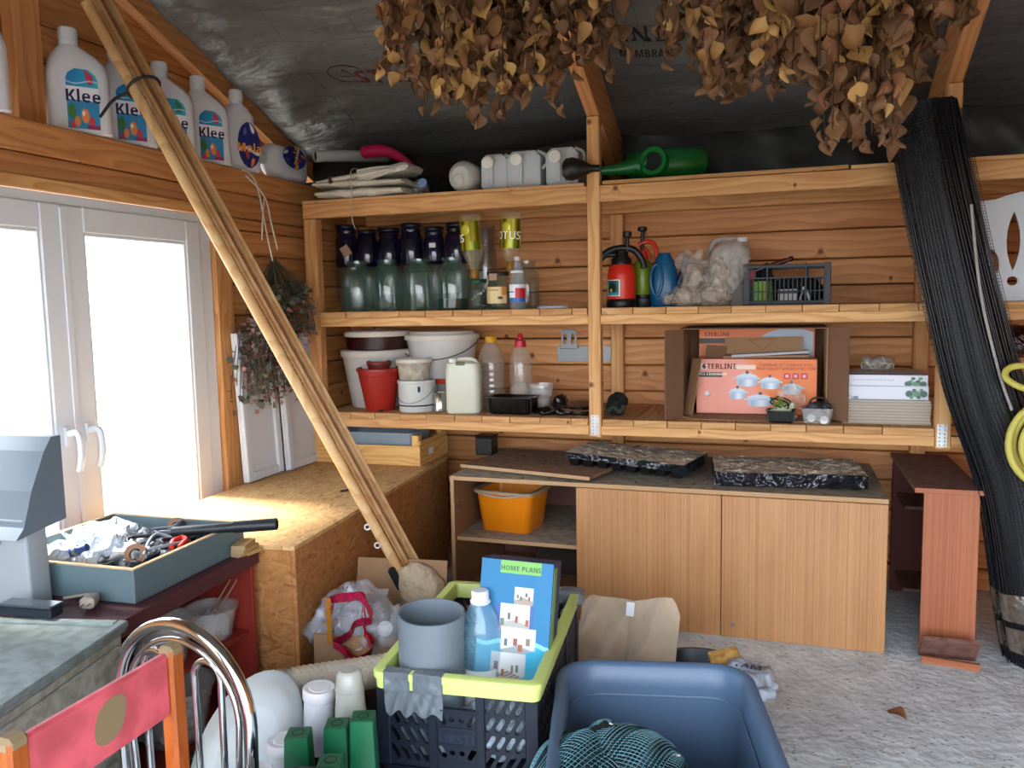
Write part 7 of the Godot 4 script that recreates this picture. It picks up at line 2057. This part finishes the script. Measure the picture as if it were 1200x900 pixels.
	put("tub", G.new().loft([G.rr(0.415, 0.56, 0.07, 0.0, 8), G.rr(0.436, 0.58, 0.08, 0.012, 8), G.rr(0.519, 0.7, 0.1, 0.395, 8), G.rr(0.555, 0.735, 0.11, 0.398, 8), G.rr(0.566, 0.745, 0.115, 0.406, 8), G.rr(0.561, 0.74, 0.115, 0.417, 8), G.rr(0.534, 0.715, 0.105, 0.42, 8), G.rr(0.503, 0.685, 0.095, 0.408, 8), G.rr(0.493, 0.675, 0.09, 0.35, 8), G.rr(0.426, 0.57, 0.075, 0.02, 8), G.rr(0.363, 0.5, 0.06, 0.012, 8)], true, true, true, 0.5), tubm, t)
	put("inner_ridge", G.new().at(v3(0, 0, 0)).loft([G.rr(0.480, 0.663, 0.09, 0.33, 8), G.rr(0.476, 0.659, 0.088, 0.327, 8), G.rr(0.477, 0.66, 0.088, 0.322, 8)], true, false, false), tubm, t)  # raised line inside the rim, same plastic as the tub
	k = thing("garden_net", "heap of dark green knotted garden netting piled in the blue tub", "netting", v3(-0.35, 0.07, -1.85))
	var lumps := [[v3(-0.1, 0.17, 0.0), v3(0.15, 0.17, 0.18)], [v3(-0.0, 0.22, -0.06), v3(0.15, 0.13, 0.12)], [v3(0.15, 0.14, 0.04), v3(0.19, 0.16, 0.17)], [v3(-0.06, 0.3, -0.1), v3(0.05, 0.05, 0.045)]]
	blob(k, "core", lumps, mat("net_core", Color(0.015, 0.05, 0.06), 0.8), 0.02, 0.014)
	var nets := [mat("net_teal", Color(0.03, 0.16, 0.18), 0.4), mat("net_pale", Color(0.4, 0.58, 0.62), 0.4)]
	for i in lumps.size():
		var tilt := Basis(v3(0.45, 0.1, 1).normalized(), 1.25 + 0.5 * i)
		var l: Array = lumps[i]
		for q in 2:
			var f := func(u: float, v: float) -> Vector3:
				var th := v * 2.9 + 0.1
				var a := TAU * u + q * 0.03
				var w := 1.045 + 0.03 * sin(u * 40 + v * 17 + q * 2.0) + 0.02 * q
				return l[0] + l[1] * (tilt * v3(sin(th) * cos(a), cos(th), sin(th) * sin(a))) * w
			net_over(k, "net", f, 74 if i < 3 else 30, 52 if i < 3 else 20, 0.0016 if q == 0 else 0.0011, nets[q])
	put("tie_string", G.new().tube(smooth_path([v3(-0.05, 0.355, -0.09), v3(0.0, 0.345, -0.08), v3(0.03, 0.34, -0.07), v3(0.08, 0.315, -0.06), v3(0.13, 0.31, -0.07)]), 0.003, 5).box(v3(0.03, 0.338, -0.062), v3(0.02, 0.012, 0.012), 0.004), mat("white_string", Color(0.82, 0.8, 0.75), 0.9), k)
	# paper, bowl and sack behind the tub
	k = thing("paper_sheet", "creased beige packing paper leaning up behind the crate and tub", "paper", v3(-0.52, 0.0, -2.83), v3(-16, -6, 0))
	var rows := []
	for j in 16:
		var row := PackedVector3Array()
		for i in 25:
			var u := i / 24.0
			var v := j / 15.0
			var top := 0.39 + 0.03 * smoothstep(0.5, 0.9, u) - 0.06 * smoothstep(0.93, 1.0, u) - 0.03 * smoothstep(0.1, 0.0, u)
			row.append(v3(-0.19 + 0.36 * u + 0.03 * v * (u - 0.5), top * v, 0.02 * absf(u - 0.5) * 2.0 + 0.02 * sin(u * 19 - v * 9) * (1.0 - u * 0.8) + 0.006 * sin(v * 11 + u * 5) + (0.02 if u > 0.52 else 0.0)))
		rows.append(row)
	put("sheet", G.new().sheet(rows), bumpy(mat("packing_paper", Color(0.7, 0.62, 0.52), 0.85), "crumple", 0.5), k)
	put("tape", G.new().at(v3(0.0, 0.36, 0.045)).box(Vector3.ZERO, v3(0.03, 0.05, 0.001), 0.0), mat("paper_white", Color.WHITE), k)
	k = thing("dark_bowl", "dark blue plastic bowl on the floor behind the blue tub", "bowl", v3(-0.26, 0.0, -2.9))
	put("bowl", G.new().lathe([Vector2(0.15, 0), Vector2(0.16, 0.01), Vector2(0.205, 0.13), Vector2(0.215, 0.132), Vector2(0.215, 0.142), Vector2(0.2, 0.142), Vector2(0.15, 0.012)], 36), mat("bowl_blue", Color(0.04, 0.075, 0.16), 0.35), k)
	k = thing("white_sack", "white printed paper sack with a torn yellow mouth lying in the bowl", "sack", v3(-0.15, 0.135, -2.9), v3(0, -8, 0))
	blob(k, "sack", [[v3(0.03, 0.02, 0.02), v3(0.11, 0.04, 0.13)], [v3(0.08, 0.02, 0.05), v3(0.07, 0.035, 0.08)]], bumpy(mat("sack_paper", Color(0.66, 0.7, 0.76), 0.6), "crumple", 1.0), 0.025, 0.013, -1.0)
	put("torn_mouth", G.new().at(v3(-0.03, 0.055, -0.03), v3(30, 30, 15)).box(Vector3.ZERO, v3(0.11, 0.012, 0.08), 0.005), bumpy(mat("torn_yellow", Color(0.78, 0.6, 0.32), 0.7), "crumple", 1.5), k)
	lettering("printed_word", "TAM", 0.035, mat("print_slate", Color(0.22, 0.27, 0.38), 0.7), k, func(a: float, b: float) -> Vector3: return v3(0.06 + a, 0.064, 0.02 - b), true)


func build_folding_crate() -> void:
	var navy := mat("navy_plastic", Color(0.05, 0.075, 0.13), 0.45)
	var lime := mat("lime_rim", Color(0.76, 0.82, 0.46), 0.45)
	var w := 0.455
	var d := 0.72
	var y0 := 0.0
	var h := 0.27
	var at := v3(-0.852, 0.23, -2.285)
	var b := thing("folding_crate", "plain dark folded crate lying under the lime-rimmed crate", "crate", v3(-0.852, 0, -2.285), v3(0, 5.3, 0))
	put("body", G.new().loft([G.rr(w - 0.04, d - 0.04, 0.02, 0.0), G.rr(w - 0.02, d - 0.02, 0.02, 0.215)]), navy, b)
	put("rim", G.new().loft([G.rr(w, d, 0.02, 0.19), G.rr(w, d, 0.02, 0.229)]), navy, b)
	var t := thing("folding_crate", "dark blue folding crate with lime green rim and slotted sides", "crate", at, v3(0, 5.3, 0))
	put("floor_panel", G.new().box(v3(0, 0.006, 0), v3(w - 0.02, 0.012, d - 0.02), 0.002), navy, t)
	put("rim", G.new().loft([G.rr(w - 0.012, d - 0.012, 0.015, h - 0.052, 4), G.rr(w + 0.008, d + 0.008, 0.022, h - 0.05, 4), G.rr(w + 0.012, d + 0.012, 0.024, h - 0.022, 4), G.rr(w + 0.022, d + 0.022, 0.028, h - 0.02, 4), G.rr(w + 0.022, d + 0.022, 0.028, h - 0.002, 4), G.rr(w + 0.016, d + 0.016, 0.026, h, 4), G.rr(w - 0.034, d - 0.034, 0.014, h, 4), G.rr(w - 0.038, d - 0.038, 0.013, h - 0.003, 4), G.rr(w - 0.036, d - 0.036, 0.012, h - 0.052, 4), G.rr(w - 0.012, d - 0.012, 0.015, h - 0.052, 4)], true, false, false, 0.7), lime, t)
	for s in 4:
		var along := w if s % 2 == 0 else d
		var z := (d if s % 2 == 0 else w) / 2 - 0.008
		var g := G.new()
		var base := Transform3D(Basis.from_euler(v3(0, PI / 2 * s, 0)), Vector3.ZERO)
		var ph := h - 0.052
		var post := func(x: float, pw: float) -> void:
			g.xf = base
			g.box(v3(x, ph / 2, z), v3(pw, ph, 0.018), 0.002)
		post.call(-along / 2 + 0.018, 0.036)
		post.call(along / 2 - 0.018, 0.036)
		var third := (along - 0.072 - 0.05) / 3
		post.call(-third / 2 - 0.0125, 0.025)
		post.call(third / 2 + 0.0125, 0.025)
		var cols := 4 if s % 2 == 0 else 6
		for part in 3:
			var cx := (part - 1) * (third + 0.025)
			if part == 1 and s == 0:
				g.xf = base * Transform3D(Basis(), v3(0, 0, z))
				g.box(v3(0, 0.1, 0), v3(third, 0.05, 0.008), 0.001)
				for e in 4:
					for r in 2:
						g.hole(Vector2(-third / 2 + (e + 0.5) * third / 4, 0.05 + r * 0.095), Vector2(third / 4, 0.05), stadium(0.008, 0.019, 10, [0.5, 0.0, 0.0, -0.5][e]) if e % 3 == 0 else ngon(10, 0.008), 0.008)
				g.box(v3(0, 0.0125, 0), v3(third, 0.025, 0.008), 0.001)
				g.box(v3(0, 0.1725, 0.003), v3(third + 0.02, 0.008, 0.016), 0.002)
				continue
			g.xf = base * Transform3D(Basis(), v3(0, 0, z))
			for e in cols:
				for r in 4:
					var c := Vector2(cx - third / 2 + (e + 0.5) * third / cols, 0.012 + (r + 0.5) * (ph - 0.012) / 4)
					var cs := Vector2(third / cols, (ph - 0.012) / 4)
					g.hole(c, cs, stadium(0.0075, cs.y * 0.46, 12, (0.55 if part == 0 else -0.55)), 0.007)
			g.box(v3(cx, 0.006, 0), v3(third, 0.012, 0.01), 0.001)
		put("side_panel", g, navy, t)
	lettering("moulded_word", "ORSTI", 0.026, mat("navy_lit", Color(0.12, 0.16, 0.24), 0.4), t, func(a: float, c: float) -> Vector3: return v3(a, 0.09 + c, d / 2 - 0.0035), true)
	var fr := G.new()
	for s: float in [-1, 1]:
		fr.box(v3(0, 0.1 + s * 0.02, d / 2 - 0.0035), v3(0.098, 0.002, 0.002), 0.0).box(v3(s * 0.048, 0.1, d / 2 - 0.0035), v3(0.002, 0.04, 0.002), 0.0)
	put("moulded_frame", fr, mat("navy_lit", Color.WHITE), t)
	# grey tape round the broken corner
	var tape := bumpy(mat("grey_tape", Color(0.42, 0.45, 0.47), 0.35, 0.2), "crumple", 0.6)
	var tp := G.new()
	for q: Array in [[-0.165, 0.075], [-0.075, 0.085]]:
		tp.box(v3(q[0], h - 0.025, d / 2 + 0.0095), v3(q[1], 0.056, 0.005), 0.002).box(v3(q[0], h + 0.001, d / 2 - 0.004), v3(q[1], 0.003, 0.034), 0.001)
	put("tape_wrap", tp, tape, t)
	var rows := []
	for j in 8:
		var row := PackedVector3Array()
		for i in 25:
			var u := i / 24.0
			row.append(v3(-0.2 + 0.165 * u, h - 0.05 - 0.075 * j / 7.0 * (0.9 + 0.12 * sin(u * 21)), d / 2 + 0.006 + 0.004 * sin(u * 28 + j * 0.6)))
		rows.append(row)
	rows.reverse()
	put("tape_hanging", G.new().sheet(rows), tape, t)
	put("tape_wrap", G.new().box(v3(w / 2 - 0.02, h - 0.02, -d / 2 + 0.02), v3(0.09, 0.05, 0.07), 0.01), tape, t)
	# contents
	var inb := func(x: float, z: float) -> Vector3: return at + Basis.from_euler(v3(0, deg_to_rad(5.3), 0)) * v3(x, 0.0125, z)
	var k := thing("grey_pipe", "short wide grey plastic pipe standing upright in the lime-rimmed crate", "pipe", inb.call(-0.115, 0.225), v3(0, 0, 0))
	put("tube", G.new().at(Vector3.ZERO, v3(2, 0, -2)).lathe([Vector2(0.088, 0.0), Vector2(0.093, 0.0), Vector2(0.095, 0.37), Vector2(0.0955, 0.385), Vector2(0.0905, 0.385), Vector2(0.09, 0.0)], 40, false, false), mat("pipe_grey", Color(0.42, 0.46, 0.49), 0.5), k)
	k = thing("water_bottle", "pale blue clear bottle with white cap between the grey pipe and blue box", "bottle", inb.call(0.015, 0.14))
	put("body", G.new().lathe(ribs(0.062, 0.0, 0.24, 5, [Vector2(0.06, 0.3), Vector2(0.048, 0.345), Vector2(0.026, 0.385), Vector2(0.022, 0.395)]), 28), clear("bottle_blue", Color(0.55, 0.75, 0.85), 0.3, 0.08), k)
	put("cap", G.new().at(v3(0, 0.39, 0)).lathe([Vector2(0.028, -0.008), Vector2(0.03, -0.006), Vector2(0.03, 0.0), Vector2(0.026, 0.003), Vector2(0.026, 0.026), Vector2(0.022, 0.03)], 22), mat("cap_white", Color.WHITE), k)
	band(k, "label", 0.0635, 0.08, 0.2, -60, 60, mat("paper_white", Color.WHITE))
	# printed blue box
	k = thing("blue_box", "tall blue printed box with small room pictures leaning in the lime-rimmed crate", "box", inb.call(0.1, 0.15) , v3(-13, 4, -2))
	var bw := 0.22
	var bh := 0.5
	var bd := 0.11
	put("body", G.new().box(v3(0, bh / 2, 0), v3(bw, bh, bd), 0.002), mat("box_blue", Color(0.03, 0.14, 0.36), 0.5), k)
	put("printed_front", label_patch(0, bh / 2, bd / 2 + 0.001, bw - 0.003, bh - 0.004), print_mat("print_rooms", paint(160, 320, func(u: float, v: float) -> Color:
		var c := Color(0.0, 0.42, 0.6)
		if v > 0.48: c = Color(0.05, 0.58, 0.72).lerp(Color(0.5, 0.76, 0.85), smoothstep(0.5, 0.9, v + 0.04 * sin(u * 9)))
		if absf(v - 0.48 - 0.012 * sin(u * 14)) < 0.012: c = Color(0.5, 0.85, 0.95)
		if u > 0.27 and u < 0.84 and v < 0.075: c = Color(0.45, 0.68, 0.32)
		for q: Array in [[0.62, 0.2, 0.13, 0.05, 0], [0.5, 0.33, 0.27, 0.08, 1], [0.58, 0.47, 0.24, 0.085, 2], [0.46, 0.62, 0.24, 0.09, 3], [0.5, 0.76, 0.24, 0.09, 4]]:
			var x: float = (u - q[0]) / q[2]
			var y: float = (v - q[1]) / q[3]
			if absf(x) < 1.0 and y > -1.0 and y < 1.0 - 0.5 * absf(x + 0.2) * (1.0 if q[4] > 1 else 0.0):
				c = Color(0.86, 0.85, 0.82).lerp(Color(0.72, 0.73, 0.73), clampf(x * 0.5 + 0.5, 0.0, 1.0))
				if y > 0.15 + 0.4 * absf(x): c = [Color(0.6, 0.55, 0.5), Color(0.62, 0.62, 0.6), Color(0.55, 0.58, 0.58), Color(0.66, 0.64, 0.62), Color(0.5, 0.46, 0.42)][q[4]]
				if q[4] == 3 and y > 0.15 + 0.4 * absf(x) and fposmod((x * 0.6 + y) * 5.0, 1.0) < 0.35: c = Color(0.4, 0.38, 0.36)
				for e in 4:
					var fx := -0.66 + 0.42 * e + 0.08 * sin(e * 4.0 + q[4] * 2.0)
					var fy := 0.1 + 0.25 * sin(e * 2.3 + q[4] * 1.7)
					if absf(x - fx) < 0.1 + 0.04 * sin(e + q[4] * 3.0) and absf(y - fy) < 0.24: c = [Color(0.5, 0.42, 0.35), Color(0.4, 0.44, 0.38), Color(0.3, 0.36, 0.42), Color(0.55, 0.28, 0.25), Color(0.6, 0.33, 0.22)][(e + q[4]) % 5]
				if q[4] == 1 and (x < -0.72 or x > 0.8): c = Color(0.2, 0.35, 0.6)
				if q[4] == 4: c = c.lerp(Color(0.55, 0.3, 0.2), 0.4)
		return c), 0.55), k)
	put("printed_side", G.new().box(v3(bw / 2 + 0.0006, bh * 0.52, 0.028), v3(0.001, bh * 0.9, 0.045), 0.0), mat("print_green", Color(0.42, 0.6, 0.28), 0.4), k)
	var wd := mat("print_white", Color(0.9, 0.9, 0.8), 0.5)
	lettering("printed_word", "HOME PLANS", 0.014, mat("print_green_dark", Color(0.2, 0.36, 0.2), 0.5), k, func(a: float, c: float) -> Vector3: return v3(0.012 + a, bh - 0.024 + c, bd / 2 + 0.002), true)
	# what shows through the slots
	k = thing("plastic_waste", "pale plastic bags and bottles filling the lime-rimmed crate behind its slots", "plastic waste", inb.call(0.0, 0.24))
	blob(k, "bags", [[v3(0.11, 0.08, 0.0), v3(0.1, 0.09, 0.09)], [v3(-0.1, 0.05, 0.02), v3(0.1, 0.06, 0.075)], [v3(0.0, 0.05, -0.2), v3(0.19, 0.07, 0.15)]], bumpy(mat("bags_pale", Color(0.6, 0.64, 0.68), 0.4), "crumple", 1.4), 0.04, 0.016)
	for i in 3:
		put("bottle_cap", G.new().at(v3(-0.03 + i * 0.035, 0.06 + 0.05 * (i % 2), 0.1), v3(80, 20 * i, 0)).lathe([Vector2(0.014, -0.02), Vector2(0.015, 0.0), Vector2(0.012, 0.004)], 16), mat("cap_mix_%d" % i, [Color(0.1, 0.45, 0.6), Color(0.15, 0.12, 0.5), Color(0.3, 0.6, 0.3)][i], 0.4), k)


func _ready() -> void:
	rng.seed = 77
	build_camera_and_light()
	build_textures()
	build_shell()
	build_shelving()
	build_ledge_bottles()
	build_top_shelf()
	build_dry_bunches()
	build_mouldings()
	build_jar_shelf()
	build_sprayer_shelf()
	build_pot_shelf()
	build_carton_shelf()
	build_lower()
	build_front_left()
	build_front_middle()
